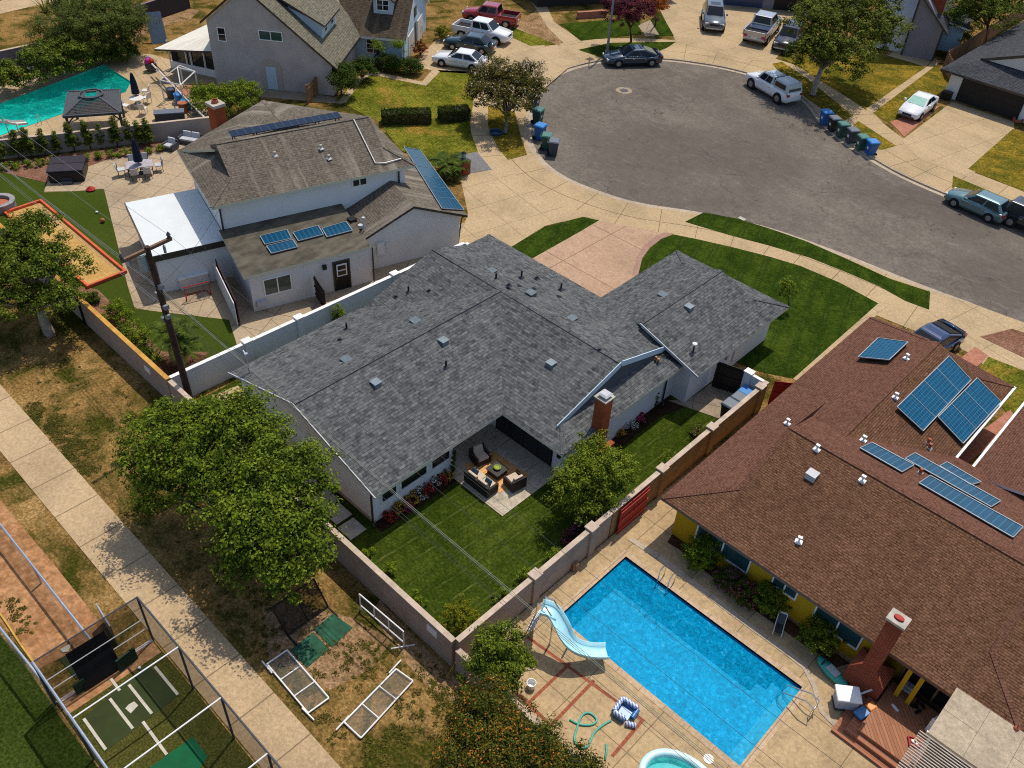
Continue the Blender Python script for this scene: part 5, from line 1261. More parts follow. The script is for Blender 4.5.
# top left planting
YL = 'yuccas in the bed behind the green pool'
for i, (x, y, h, lab) in enumerate(((66, 40, 3.6, 'yucca with several spiky heads, leftmost behind the green pool'), (88, 49, 4.0, 'pale trunked yucca leaning over the pool bed'), (110, 44, 3.8, 'dense spiky yucca in the middle of the pool bed'), (126, 42, 3.2, 'spreading yucca nearest the blue leaning panel'))):
    rr = random.Random(i); palm(lab, G(x, y), [(rr.uniform(-1.5, 1.5), rr.uniform(-1.4, 1.4), h * rr.uniform(.5, 1.05)) for _ in range(9)], m_yucca, 1.5, 46, YL, .12, False, .12, 'yucca', m_barkp, 1.4)
for x, y, r1, zz, lab in ((46, 62, 2.2, 2.0, 'dark bushy shrub over the far wall, second from the left edge'), (70, 55, 2.1, 2.0, 'dark rounded shrub between the yuccas and the pool'), (6, 78, 2.0, 1.5, 'dark shrub at the left edge beside the green pool'), (95, 52, 1.5, 1.2, 'low shrub under the tall yucca trunk'), (122, 50, 1.4, 1.0, 'low dark shrub right of the pale pole')):
    tree(lab, G(x, y), [(G(x, y, zz), (r1, r1, zz * .8))], 2300, .19, m_leaf2, m_barkd, .1, name='shrub', cat='shrub')
for i, (x, y, m) in enumerate(((20, 76, m_terr), (32, 74, m_stone), (44, 69, m_stone), (58, 63, m_lgrey), (72, 60, m_terr))):
    p = G(x, y); b = MB(); b.lathe([(.05, 0), (.28, 0), (.4, .35), (.42, .55), (.34, .55), (.3, .45)], p.x, p.y, 10)
    solo('plant_pot', b, m, ['terracotta pot nearest the left edge by the green pool', 'pale stone pot beside the terracotta pot by the pool', 'pale stone pot in the middle of the pool bed', 'light grey pot with blue sheen in the pool bed', 'terracotta pot under the shrubs at the pool end'][i], 'plant pot', 'pots along the green pool bed')
# columnar shrubs in front of the lot wall
col = thing('column_shrub', '', 'shrub')
crown_mb([(V((0, 0, .8)), (.42, .42, .75)), (V((.05, 0, 1.6)), (.3, .3, .7)), (V((.05, .05, 2.3)), (.16, .16, .45))], 620, .13, 7, .2, 8).build('foliage', m_cyp, col, uv=False)
b = MB(); b.tube([(0, 0, -.03), (.03, 0, 1.1), (.05, .05, 2.1)], .045, 6, .015); b.build('stem', m_barkd, col)
cpos = [(4, 162), (20, 160), (32, 158), (46, 156), (59, 154), (75, 151), (91, 149), (103, 147), (118, 147), (131, 144), (142, 146), (150, 145)]
cl = ['half cut by the left edge', 'second from the left edge', 'third from the left edge', 'left of the hot tub', 'behind the left end of the hot tub', 'behind the hot tub middle', 'behind the right end of the hot tub', 'between the hot tub and the navy umbrella', 'just left of the navy umbrella', 'just right of the navy umbrella', 'next to last before the bare wall', 'last before the bare wall']
for i, (x, y) in enumerate(cpos):
    p = G(x, y); rr = random.Random(i); o = col if i == 0 else dup(col)
    o.location = p; o.rotation_euler.z = rr.uniform(0, 6); q = rr.uniform(.68, .98); o.scale = (q * 1.25, q * 1.25, q); o['label'] = 'slim column shrub along the grey lot wall, ' + cl[i]; o['group'] = 'column shrubs along the lot wall'
for i in range(14):
    f = i / 13; x = 4 + f * 156; y = 170 - f * 18
    if 52 < x < 84: continue
    shrub('low green bedding plant in front of the grey lot wall', G(x, y), (.42, .42, .3), 130, .12, m_shrub, 'bedding_plant', 'plant', 'bedding plants along the lot wall', stem=False)
# rear bed of the two storey house
for x, y, rx, n, m, lab in ((119, 320, .85, 900, m_shrub, 'upper rounded shrub in the red mulch bed behind the rear wall'), (135, 344, .9, 1000, m_shrub, 'clipped ball shrub in the middle of the red mulch bed'), (94, 302, .45, 350, m_hedge, 'small dark shrub at the top of the red mulch bed'), (148, 357, .4, 300, m_hedge, 'small dark shrub below the ball shrub in the mulch bed'), (122, 334, .4, 300, m_hedge, 'small shrub between the two rounded shrubs of the mulch bed'), (86, 300, .35, 200, m_shruby, 'lime green tuft at the top of the mulch bed')):
    shrub(lab, G(x, y), (rx, rx, rx * .8), n, .11, m)
palm('spiky agave at the foot of the rear wall near the pole', G(157, 362), [(0, 0, .15)], m_shrub, .8, 26, None, .12, False, .1, 'agave', None, 1.2)
palm('multi trunked feathery palm beside the utility pole', G(174, 366), [(-.5, .2, 2.1), (.5, .1, 1.9), (.1, .8, 2.5), (.9, .6, 1.5)], m_palm, 1.15, 15, None, .11, True, .55)
palm('feathery palm beside the grey paving at the drive', G(446, 174), [(0, 0, 1.0), (.4, .2, .8)], m_palm, 1.7, 24, None, .14, True, .5)
for x, y, h, lab in ((328, 323, 1.9, 'slim upright shrub against the white boundary wall'), (252, 361, .9, 'small upright shrub at the pole end of the white wall'), (334, 321, .5, 'tiny sprig beside the slim shrub at the white wall')):
    p = G(x, y); p.x = max(p.x, -35.7); shrub(lab, p, (.38, .38, h * .5), int(300 * h), .1, m_shrub)
# back garden
for x, y, r1, m, n, lab in ((417, 604, .42, m_shrub, 260, 'small shrub against the rear wall, left of the lime bush'), (459, 631, .95, m_shruby, 1300, 'lime yellow bush in the lawn corner'), (501, 600, .4, m_shrub, 240, 'small shrub on the lawn by the block wall corner'), (523, 579, .4, m_shrub, 240, 'second small shrub along the block wall'), (554, 560, .42, m_shrub, 260, 'third small shrub along the block wall, below the tree'), (669, 468, .6, m_shrub, 420, 'small leafy shrub by the orange block wall'), (698, 437, .5, m_leaf4, 300, 'thin brownish shrub near the block wall pier'), (389, 573, .35, m_shrub, 180, 'tiny shrub against the rear wall near the tree'), (367, 559, .4, m_shrub, 200, 'tiny shrub where the big tree meets the rear wall')):
    shrub(lab, G(x, y), (r1, r1, r1 * .9), n, .09, m, clump=.13)
fl = [((391, 516), m_redp, 'red flowering plant at the near end of the window bed'), ((399, 508), m_yelp, 'yellow flowering plant second in the window bed'), ((407, 506), m_pink, 'pink flowering plant below the first window gap'), ((411, 500), m_yelp, 'orange yellow flower clump in the window bed'), ((419, 494), m_whitep, 'big white flowering plant under the middle window'), ((427, 490), m_redp, 'dark red flowering plant right of the white one'), ((433, 483), m_whitep, 'white rose bush near the far end of the window bed'), ((440, 480), m_redp, 'bright red flowering plant near the patio corner'), ((446, 476), m_yelp, 'small yellow flower clump at the patio corner')]
for (x, y), m, lab in fl:
    shrub(lab, G(x, y + 2), (.38, .38, .3), 330, .075, m_flow, 'flowering_plant', 'flower', 'flowers under the patio side windows', (.5, 1), (m,), .12, False, 8)
shrub('thin climber on the white wall at the patio corner', V((-22.5, 21.45, 0)), (.12, .14, .8), 220, .08, m_hedge, 'climbing_plant', 'plant', clump=.1, stem=False)
for (x, y), m, lab in (((640, 421), m_pink, 'pink flower clump against the white side wall'), ((622, 436), m_yelp, 'yellow flowers by the brick chimney'), ((629, 428), m_whitep, 'small white flowers between the chimney and the pink clump')):
    shrub(lab, G(x, y), (.4, .4, .26), 240, .08, m_flow, 'flowering_plant', 'flower', None, (.55, 1), (m,), .12, False, 8)
for (x, y), h, lab in (((625, 425), .85, 'thin upright vine near the chimney'), ((655, 406), .95, 'thin upright vine by the pink flowers')):
    shrub(lab, G(x, y), (.14, .14, h * .55), 200, .08, m_hedge, 'climbing_plant', 'plant', None, clump=.1)
for (x, y), m, lab in (((575, 533), m_magp, 'magenta flowers under the rounded tree by the wall'), ((583, 525), m_purp, 'violet flowers under the rounded tree'), ((566, 540), m_pink, 'pink flowers nearest the white pier of the block wall')):
    shrub(lab, G(x, y), (.38, .38, .3), 260, .08, m_flow, 'flowering_plant', 'flower', 'flowers along the block wall under the tree', (.25, 1), (m,), .12, False, 8)
# beside the yellow house
shrub('large dark green camellia at the corner of the yellow house', G(700, 562), (.92, .88, .9), 1700, .11, m_shrub, clump=.2)
shrub('dark shrub with magenta flowers against the yellow wall', G(727, 586), (.7, .6, .6), 1100, .1, m_hedge, petals=(.10, 1), mats=(m_magp,))
shrub('dark shrub with pink flowers left of the ball shrub', G(742, 599), (.68, .6, .6), 1000, .1, m_hedge, petals=(.12, 1), mats=(m_pink,))
shrub('yellow green clipped ball shrub under the small window', G(766, 606), (.88, .88, .8), 1900, .1, m_leaf3, clump=.15)
shrub('yellow green clipped ball shrub below the right hand window', G(816, 645), (.92, .92, .84), 1900, .1, m_leaf3, clump=.15)
# hedges
for (x0, y0), (x1, y1), lab in (((383, 126), (431, 124.5), 'longer clipped dark hedge across the weedy lawn'), ((441, 123.5), (470, 121), 'shorter clipped dark hedge beside the curved walk')):
    p, q = G(x0, y0), G(x1, y1); d = (q - p); L = d.length; a = math.atan2(d.y, d.x)
    t = thing('hedge', lab, 'hedge', p, a, 'clipped hedges on the weedy lawn'); r = random.Random(int(x0)); b = MB()
    for _ in range(int(900 * L)):
        f = r.choice((0, 0, 1, 1, 1, 2)); u, v_, z = r.uniform(0, L), r.uniform(0, 1.15), r.uniform(0, 1.05)
        if f == 0: v_ = r.choice((0, 1.15)) + r.uniform(-.12, .12)
        elif f == 1: z = .98 + r.uniform(-.16, .12)
        else: u = r.choice((0, L)) + r.uniform(-.05, .05)
        leaf(b, V((u, v_, z)), rdir(r), .085, .5, r)
    b.build('foliage', m_hedge, t, uv=False)
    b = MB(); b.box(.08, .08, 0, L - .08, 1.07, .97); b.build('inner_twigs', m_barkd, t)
# low weeds in the dry grass of the park
r = random.Random(5); b = MB()
for cx, cy, rad, cnt in ((300, 690, 26, 26), (330, 655, 30, 30), (375, 655, 24, 26), (420, 690, 30, 40), (450, 705, 24, 34), (395, 735, 30, 20), (235, 590, 30, 22), (260, 640, 24, 26), (205, 560, 26, 14), (150, 480, 34, 16), (90, 430, 30, 16), (120, 400, 40, 18), (350, 760, 30, 12), (330, 728, 20, 12), (12, 606, 12, 16), (24, 626, 10, 12), (35, 412, 10, 60), (55, 428, 12, 80), (72, 448, 12, 80), (85, 468, 9, 50), (265, 600, 14, 12), (60, 380, 30, 10)):
    for _ in range(cnt):
        p = G(cx + r.gauss(0, rad * .6), cy + r.gauss(0, rad * .5), .015)
        if 5.8 < p.y < 8.2 or p.y > 13.7: continue
        q = r.uniform(.08, .26)
        for _ in range(int(14 + 60 * q)):
            o = rdir(r) * q * r.random() ** .5; leaf(b, p + V((o.x, o.y, abs(o.z) * .22)), (V((0, 0, 1)) + rdir(r) * .5).normalized(), r.uniform(.03, .065), .45, r)
struct('weeds', b, leafmat('weed_leaf', [(.02, .024, .003), (.055, .055, .008), (.11, .095, .016), (.2, .14, .03)], .2), kind='stuff', uv=False)
# ---------------------------------------------------------------- walls and fences
def wall_thing(label, p, q, h, t, m, mc, piers=(), cap=.06, name='block_wall', cat='wall', cw=.03, pm=None, face2=None):
    p, q = V((p[0], p[1], 0)), V((q[0], q[1], 0)); d = q - p; L = d.length
    r = thing(name, label, cat, p, math.atan2(d.y, d.x))
    b = MB(); b.box(0, -t / 2, -.05, L, t / 2, h - cap); b.build('panel', m, r)
    b = MB(); b.box(-.02, -t / 2 - cw, h - cap + .002, L + .02, t / 2 + cw, h); b.build('cap', mc, r, bevel=.012)
    for s in piers:
        b = MB(); b.box(s - .22, -t / 2 - .1, -.05, s + .22, t / 2 + .1, h + .04)
        o = b.build('pier', pm or m, r)
        b = MB(); b.box(s - .26, -t / 2 - .14, h + .042, s + .26, t / 2 + .14, h + .12); b.build('cap', mc, o)
    return r
wall_thing('tan block wall with an ochre cap between the park and the mulch bed', (-62, 14.0), (-36.45, 14.0), 1.83, .2, m_blockp, m_capo)
wall_thing('long pinkish block wall with a pale cap behind the central lawn', (-36.25, 14.0), (-14.55, 14.0), 1.83, .2, m_blockp, m_cap)
wall_thing('lower broken end of the rear block wall beside the flowering shrubs', (-14.3, 14.0), (-5, 14.0), 1.45, .2, m_blockp, m_cap)
wall_thing('pinkish block wall with piers between the central lawn and the blue pool', (-14.45, 14.12), (-14.45, 23.9), 1.83, .2, m_blockp, m_cap, (4.6, 8.4), pm=m_blockp)
wall_thing('orange stained block wall between the central house and the brown roof', (-14.45, 24.0), (-14.45, 37.6), 1.83, .2, m_blocko, m_cap, (3.9, 8.2, 12.9), pm=m_blocko)
wall_thing('long white rendered wall between the two storey house and the central house', (-36.5, 14.15), (-35.85, 34.9), 1.83, .18, m_wfence, m_capw, (4.6, 8.0, 15.0), name='rendered_wall')
wall_thing('short white wall return at the far end of the long white wall', (-35.75, 35.0), (-34.9, 34.9), 1.83, .16, m_wfence, m_capw, name='rendered_wall')
wall_thing('short white wall beside the black side gate', (-15.55, 37.5), (-14.62, 37.5), 1.83, .16, m_wfence, m_capw, (.0,), name='rendered_wall')
wall_thing('grey block wall between the green pool and the hot tub patio', tuple(G(-40, 163.5))[:2], tuple(G(216, 134))[:2], 1.5, .2, m_wwall2 if 0 else stucco('taupe_wall_render', (.34, .30, .27), .1), m_cap)
wall_thing('purple grey park wall half hidden by the far shrubs at top left', tuple(G(-20, 78, 0))[:2], tuple(G(60, 60, 0))[:2], 1.9, .2, stucco('mauve_block', (.20, .17, .19), .1), m_cap)
wall_thing('dark park wall behind the leaning blue panel', tuple(G(118, 33, 0))[:2], tuple(G(190, 8, 0))[:2], 1.9, .2, plain('dark_wall', (.05, .04, .04), .9), plain('mauve_cap', (.22, .15, .16), .8))
# gates
def board_gate(name, label, p, q, h, m, n=9, rail=None, lean=0, gap=.012, z=.06):
    p, q = V((p[0], p[1], 0)), V((q[0], q[1], 0)); d = q - p; L = d.length
    r = thing(name, label, 'gate', p, math.atan2(d.y, d.x)); r.rotation_euler.x = lean
    b = MB(); w = L / n
    b.box(0, -.015, z, L, .005, h)
    for i in range(n): b.box(i * w + gap, -.03, z, (i + 1) * w - gap, -.0151, h + .004)
    b.build('board_panel', m, r)
    for zz in (h * .2, h * .55, h * .88):
        b = MB(); b.box(0, -.075, zz - .05, L, -.031, zz + .05); b.build('rail', rail or m, r)
    return r
board_gate('red_gate', 'red board gate panel standing against the block wall by the pool', (-14.2, 24.35), (-14.2, 26.55), 1.8, m_red, 10, plain('pale_red_rail', (.5, .04, .03), .6))
board_gate('red_gate', 'red board gate closing the brown roof side passage', (-14.2, 38.0), (-13.0, 38.9), 1.8, m_red, 7)
board_gate('black_gate', 'black side gate between the garage wall and the white pier', (-17.3, 36.95), (-15.75, 37.45), 1.9, m_black, 8)
board_gate('dark_gate', 'narrow dark gate across the two storey house side yard', LP(4.0, -.1)[:2], (LP(4.0, -1.9))[:2], 1.7, plain('dark_brown_gate', (.03, .018, .016), .7), 8)
r_ = thing('vinyl_fence', 'white panel gate with dark backing beside the flat roofed side wing', 'gate', G(217, 283), 0, None, True)
P_, Q_ = G(218, 284), G(238, 326)
b = MB(); b.bar(P_ + V((0, 0, .85)), Q_ + V((0, 0, .85)), .06, 1.65); b.build('panel', m_wfence, r_)
b = MB(); b.bar(P_ + V((.1, .1, .95)), Q_ + V((.1, .1, .95)), .05, 1.85); b.build('backing', plain('brown_backing', (.05, .02, .02), .8), r_)
# brown board fence and small ones
def board_fence(label, pts, h, m, name='board_fence'):
    r = thing(name, label, 'fence', pts[0], 0, None, True); rr = random.Random(3)
    b = MB()
    for p, q in zip(pts, pts[1:]):
        d = q - p; L = d.length; n = max(2, int(L / .16))
        for i in range(n):
            a, c_ = p + d * (i / n), p + d * ((i + .9) / n); hh = h + rr.uniform(-.03, .03)
            b.bar(a.lerp(c_, .5) + V((0, 0, .03)), a.lerp(c_, .5) + V((0, 0, hh)), .03, .15)
    b.build('boards', m, r)
    for p, q in zip(pts, pts[1:]):
        for z in (.35, h - .3): b = MB(); b.bar(p + V((0, 0, z)), q + V((0, 0, z)), .12, .09); b.build('rail', m, r)
    for p in pts: b = MB(); b.bar(p, p + V((0, 0, h + .1)), .12); b.build('post', m, r)
board_fence('weathered brown board fence beside the slate roofed garage house', [V((-29.6, 97.2, 0)), V((-29.7, 103, 0)), V((-29.9, 109, 0)), V((-30.1, 116, 0)), V((-30.2, 124, 0))], 1.85, m_woodf)
board_fence('short brown board fence return near the garage house corner', [V((-29.5, 97.0, 0)), V((-28.4, 95.2, 0)), V((-27.0, 93.8, 0))], 1.75, m_woodf)
board_fence('short brown board fence beside the near corner of the grey house', [G(308, 104), G(316, 96), G(326, 87)], 1.6, m_woodf)
b = MB(); p = G(328, 92); b.box(p.x - .5, p.y - .08, 0, p.x + .5, p.y + .08, 1.9); solo('dark_gate', b, m_navy, 'dark navy gate between the brown fence and the grey house', 'gate')
# chain link fences of the park
def chain_fence(label, pts, h, rail=.035):
    r = thing('chain_link_fence', label, 'fence', pts[0], 0, None, True)
    for p, q in zip(pts, pts[1:]):
        b = MB(); b.poly([p + V((0, 0, .05)), q + V((0, 0, .05)), q + V((0, 0, h)), p + V((0, 0, h))]); b.build('mesh', m_chain, r)
        b = MB(); b.bar(p + V((0, 0, h)), q + V((0, 0, h)), rail, n=7); b.build('rail', m_steel, r)
    for p in pts: b = MB(); b.bar(p, p + V((0, 0, h)), .045, n=7); b.build('post', m_steel, r)
chain_fence('chain link fence along the infield dirt at left', [V((-48, 3.7, 0)), V((-42, 3.75, 0)), V((-36, 3.8, 0)), V((-30, 3.85, 0)), V((-24.15, 3.9, 0))], 1.2, .05)
chain_fence('tall pipe topped fence between infield and field', [V((-42, 1.0, 0)), V((-36, 1.2, 0)), V((-30, 1.45, 0)), V((-24.2, 1.7, 0))], 1.8, .05)
b = MB(); P = smooth_path([G(-20, 592), G(0, 614), G(20, 644), G(36, 666)], 4); b.tube([p + V((0, 0, .06)) for p in P], .045, 6); solo('yellow_edging', b, plain('yellow_tube', (.5, .32, .05), .6), 'yellow tube lying between infield dirt and grass', 'edging')
# the batting cage
CG = thing('batting_cage', 'netted batting cage with a white pipe frame at the lower left corner', 'batting cage', (-24.1, 1.7, 0), 0, None, True)
hX = [-24.1, -21.0, -18.1, -15.2, -12.3, -9.4]; Y0, Y1, HC = 1.72, 5.85, 3.0
for x in hX:
    for y in (Y0, Y1): b = MB(); b.bar((x, y, 0), (x, y, HC), .045, n=7); b.build('post', m_dgrey, CG)
    b = MB(); b.bar((x, Y0, HC), (x, Y1, HC), .032 if x > -24 else .03, n=7); b.build('crossbar', m_pvc if x > -24 else m_dgrey, CG)
b = MB(); b.bar((hX[0], Y0, HC), (hX[-1], Y0, HC), .055, n=8); b.build('top_rail', m_steel, CG)
b = MB(); b.bar((hX[0], Y1, HC), (hX[-1], Y1, HC), .04, n=7); b.build('top_rail', m_dgrey, CG)
b = MB()
for i in range(5):
    x0, x1 = hX[i], hX[i + 1]
    pts = [V((x0 + (x1 - x0) * j / 6, Y1 + .02, HC - .12 * math.sin(PI * j / 6))) for j in range(7)]
    for j in range(6):
        a, c_ = pts[j], pts[j + 1]; b.poly([(a.x, a.y + .0, .05), (c_.x, c_.y, .05), (c_.x, c_.y + .12 * math.sin(PI * (j + 1) / 6), 1.4), (a.x, a.y + .12 * math.sin(PI * j / 6), 1.4)]); b.poly([(a.x, a.y + .12 * math.sin(PI * j / 6), 1.4), (c_.x, c_.y + .12 * math.sin(PI * (j + 1) / 6), 1.4), c_, a])
b.build('side_net', m_net, CG)
b = MB(); b.poly([(hX[0], Y0, .05), (hX[-1], Y0, .05), (hX[-1], Y0, HC), (hX[0], Y0, HC)]); b.build('side_net', m_net, CG)
b = MB(); b.poly([(hX[0], Y0, .05), (hX[0], Y1, .05), (hX[0], Y1, HC), (hX[0], Y0, HC)]); b.build('back_net', m_net, CG)
for z in (.12, .95, 1.6):
    b = MB(); b.bar((hX[0] + .0, Y0, z), (hX[0], Y1, z), .022, n=6); b.build('rail', m_pvc, CG)
b = MB(); b.bar(G(153, 641) + V((0, 0, .05)), G(62, 702) + V((0, 0, .05)), .03, n=6); b.build('sill_bar', m_pvc, CG)
b = MB(); P, Q = G(86, 692), G(123, 668); b.poly([P + V((0, 0, .04)), Q + V((0, 0, .04)), Q + V((-.55, 0, 2.0)), P + V((-.55, 0, 2.0))]); b.poly([Q + V((-.03, 0, .04)), P + V((-.03, 0, .04)), P + V((-.58, 0, 2.0)), Q + V((-.58, 0, 2.0))]); b.build('backstop', m_blackm, CG)
b = MB(); P, Q = G(120, 672), G(138, 658); b.bar(P + V((0, 0, .4)), Q + V((0, 0, .4)), .08, .75); solo('green_pad', b, m_pad, 'green padded block right of the black backstop', 'pad')
b = MB(); P, Q = G(77, 695), G(88, 687); b.bar(P + V((0, 0, .35)), Q + V((0, 0, .35)), .08, .65); solo('green_pad', b, m_pad, 'small green padded block left of the black backstop', 'pad')
b = MB(); P, Q = G(104, 622), G(118, 645); b.bar(P + V((0, 0, .7)), Q + V((0, 0, .7)), .05, 1.3); solo('leaning_board', b, m_steel, 'grey board leaning inside the cage behind the backstop', 'board')
b = MB(); b.flat([tuple(p) for p in GS([(60, 660), (68, 655), (84, 674), (76, 680)])], .04); solo('turf_scrap', b, m_greenmat2, 'olive turf scrap on the cage dirt behind the backstop', 'mat')
def matp(label, pts, z, m, cat='mat', name='turf_mat'):
    b = MB(); b.prism([(p.x, p.y) for p in GS(pts)], .0, z); return solo(name, b, m, label, cat)
matp('dark olive hitting mat under the home plate in the cage', [(83, 718), (148, 665), (179, 696), (104, 753)], .03, m_greenmat2)
matp('bright green pitching mat at the bottom edge inside the cage', [(150, 768), (193, 737), (208, 757), (196, 775), (160, 800)], .035, m_greenb)
GL = 'white lines of the batter boxes'
for i, (p, q) in enumerate((((84, 719), (106, 750)), ((110, 699), (133, 729)), ((129, 685), (152, 714)), ((155, 667), (178, 695)), ((143, 722), (167, 755)), ((111, 679), (120, 691)))):
    b = MB(); P, Q = G(*p), G(*q); d = (Q - P).normalized(); n = V((-d.y, d.x, 0)) * .055; b.prism([(k_.x, k_.y) for k_ in (P - n, Q - n, Q + n, P + n)], .03, .04)
    solo('chalk_line', b, m_line, 'white batter box line, ' + ['leftmost of the six', 'just left of the home plate', 'just right of the home plate', 'rightmost beside the netting', 'below the home plate near the bright mat', 'short one at the backstop'][i], 'line', GL)
b = MB(); b.prism([(p.x, p.y) for p in GS([(129, 705), (134.5, 702), (138.5, 706), (131, 714), (125.5, 709)])], .03, .05); solo('home_plate', b, m_line, 'pale home plate between the batter box lines', 'home plate')
b = MB(); b.prism([(p.x, p.y) for p in GS([(60, 650), (67, 646), (72, 644), (69, 652), (63, 653)])], .02, .05); solo('home_plate', b, m_line, 'worn white plate in the dirt behind the cage', 'home plate')
b = MB(); p = G(140, 669); b.lathe([(.01, .03), (.05, .05), (.07, .1), (.05, .15), (.01, .17)], p.x, p.y, 10); solo('baseball', b, m_white, 'white ball on the cage turf', 'ball')
# practice screens
def screen(label, pts, r, cross=2, m=None, mn=None, feet=(), name='practice_screen', up=0):
    P = [V(p) for p in pts]; t = thing(name, label, 'practice screen', P[0], 0, 'practice screens on the dry grass', True)
    for i in range(4): b = MB(); b.bar(P[i], P[(i + 1) % 4], r, n=7); b.build('frame_bar', m or m_pvc, t)
    for j in range(1, cross + 1): b = MB(); b.bar(P[0].lerp(P[1], j / (cross + 1)), P[3].lerp(P[2], j / (cross + 1)), r * .8, n=6); b.build('cross_bar', m or m_pvc, t)
    b = MB(); b.poly(P); b.build('netting', mn or m_netw, t)
    for a, c_ in feet: b = MB(); b.bar(a, c_, r, n=6); b.build('foot', m or m_pvc, t)
g = lambda x, y, z=.1: G(x, y, z)
screen('white framed screen lying flat beside the park path', [g(287, 650), g(329, 698), g(308, 713), g(267, 664)], .036, 2, feet=((g(262, 661), g(272, 673)), (g(302, 708), g(314, 720))))
screen('white framed screen lying flat in the middle of the dry grass', [g(396, 669), g(344, 722), g(361, 738), g(413, 681)], .036, 2, feet=((g(401, 660), g(389, 673)), (g(349, 716), g(336, 730))))
A_, B2_ = G(361, 610), G(404, 647); 
screen('white framed screen standing upright along the rear wall', [A_ + V((0, 0, .35)), B2_ + V((0, 0, .35)), B2_ + V((0, 0, 1.15)), A_ + V((0, 0, 1.15))], .034, 2, feet=((A_, A_ + V((0, 0, .4))), (B2_, B2_ + V((0, 0, .4))), (B2_ + V((-.3, -.45, .03)), B2_ + V((.25, .4, .03)))))
A_, B2_ = G(288, 636), G(328, 607)
screen('black framed pitching screen with torn net under the big tree', [A_ + V((0, 0, .05)), B2_ + V((0, 0, .05)), B2_ + V((-.5, -.2, 1.7)), A_ + V((-.5, -.2, 1.7))], .04, 1, m_black, m_net, ((A_, A_ + V((.7, 0, .03))), (B2_, B2_ + V((.7, 0, .03)))))
matp('faded green rubber mat, upper of the two by the screens', [(314, 630), (333, 614), (352.5, 628), (332, 647.5)], .04, m_greenmat, name='rubber_mat')
matp('faded green rubber mat, lower of the two by the screens', [(291, 650), (313, 633), (329, 649), (307, 668)], .042, m_greenmat, name='rubber_mat')
b = MB(); b.bar(V((-46.2, 13.85, 0)), V((-46.2, 13.85, 2.1)), .12); solo('dark_post', b, m_black, 'dark post standing against the rear wall by the left tree', 'post')
b = MB(); b.box(-38.9, 13.86, 1.0, -38.3, 13.9, 1.35); solo('wall_notice', b, m_pvc, 'small pale notice on the ochre capped wall', 'sign')
b = MB(); b.box(-16.0, 13.85, 1.15, -15.4, 13.9, 1.55); solo('wall_notice', b, m_pvc, 'small pale notice near the end of the pinkish rear wall', 'sign')
# utility pole and its lines
UP = thing('utility_pole', 'dark wooden utility pole with a crossarm behind the white wall', 'utility pole', (-35.7, 14.5, 0), 0, None, True)
b = MB(); b.tube([(-35.7, 14.6, -.1), (-35.65, 14.45, 6), (-35.6, 14.3, 10.2)], .19, 10, .13); b.build('shaft', m_pole, UP)
b = MB(); b.bar((-35.45, 12.95, 10.05), (-35.75, 15.6, 10.05), .14, .16); b.build('crossarm', planks('arm_wood', (.16, .09, .05), (.2, .12, .07), (.07, .04, .02), 3, .2), UP)
for y in (13.0, 15.5):
    b = MB(); b.lathe([(.02, 10.1), (.1, 10.15), (.06, 10.22), (.11, 10.28), (.05, 10.4), (.02, 10.45)], -35.45 - .3 * (y - 13) / 2.5, y, 8); b.build('insulator', m_dgrey, UP)
for y, z in ((13.4, 9.55), (15.1, 9.55)):
    b = MB(); b.cyl(-35.6, y, z, z + .35, .07, n=8); b.bar((-35.6, y, z + .35), (-35.6, y, 10.0), .03, n=5); b.build('cut_out', m_mgrey, UP)
b = MB(); b.cyl(-35.85, 14.05, 8.9, 9.75, .22, n=14); b.cyl(-35.85, 14.05, 9.75, 9.8, .18, n=14); b.build('transformer', plain('transformer_grey', (.32, .38, .40), .5, .2), UP)
for z, o in ((7.9, .3), (7.2, -.25), (6.7, .28), (6.1, .25), (5.7, -.25)):
    b = MB(); b.box(-35.72 + o - .1, 14.3, z, -35.72 + o + .1, 14.55, z + .22); b.build('bracket', m_mgrey, UP)
def wire(label, p, q, sag, r=.011, m=None):
    p, q = V(p), V(q); b = MB()
    b.tube([p.lerp(q, i / 24) - V((0, 0, sag * 4 * (i / 24) * (1 - i / 24))) for i in range(25)], r, 4)
    solo('power_line', b, m or m_black, label, 'cable', 'cables on the utility pole')
m_wirep = plain('pale_wire', (.26, .27, .2), .5)
for i, (y, z, s, m, lab) in enumerate(((13.0, 10.3, .9, m_black, 'thin top wire on the park side of the crossarm, running right'), (15.5, 10.3, .9, m_wirep, 'thin top wire on the house side of the crossarm, running right'), (14.4, 7.9, .8, m_wirep, 'pale cable above the lawn, upper of the twin cables'), (14.5, 7.6, .8, m_wirep, 'pale cable above the lawn, lower of the twin cables'), (14.2, 7.0, .7, m_black, 'dark communication cable crossing the pool deck'), (14.6, 6.5, .7, m_black, 'dark lowest cable crossing the pool deck'), (14.9, 9.4, 1.0, m_wirep, 'thin pale wire nearest the patio'))):
    wire(lab, (-35.6, y, z), (24, y + .2, z - .2), s, .008 if i != 2 and i != 3 else .011, m if i in (2, 3) else m_dgrey)
    wire(lab.replace(', running right', '').replace('crossing the pool deck', 'to the left') .replace('above the lawn', 'over the turf').replace('nearest the patio', 'over the sand court') + ' leaving the photo at left', (-35.6, y, z), (-95, y + .2, z - .2), s, .010, m_mgrey)
wire('service drop from the pole to the mast on the charcoal roof', (-35.6, 14.4, 7.6), tuple(G(250, 376, 2.7))[:2] + (4.1,), .15)
wire('second service drop from the pole to the charcoal roof mast', (-35.6, 14.5, 7.3), tuple(G(250, 376, 2.7))[:2] + (4.0,), .2)
wire('service drop from the pole to the two storey house', (-35.6, 14.6, 8.0), LP(0, 4.6, 4.8), .3)
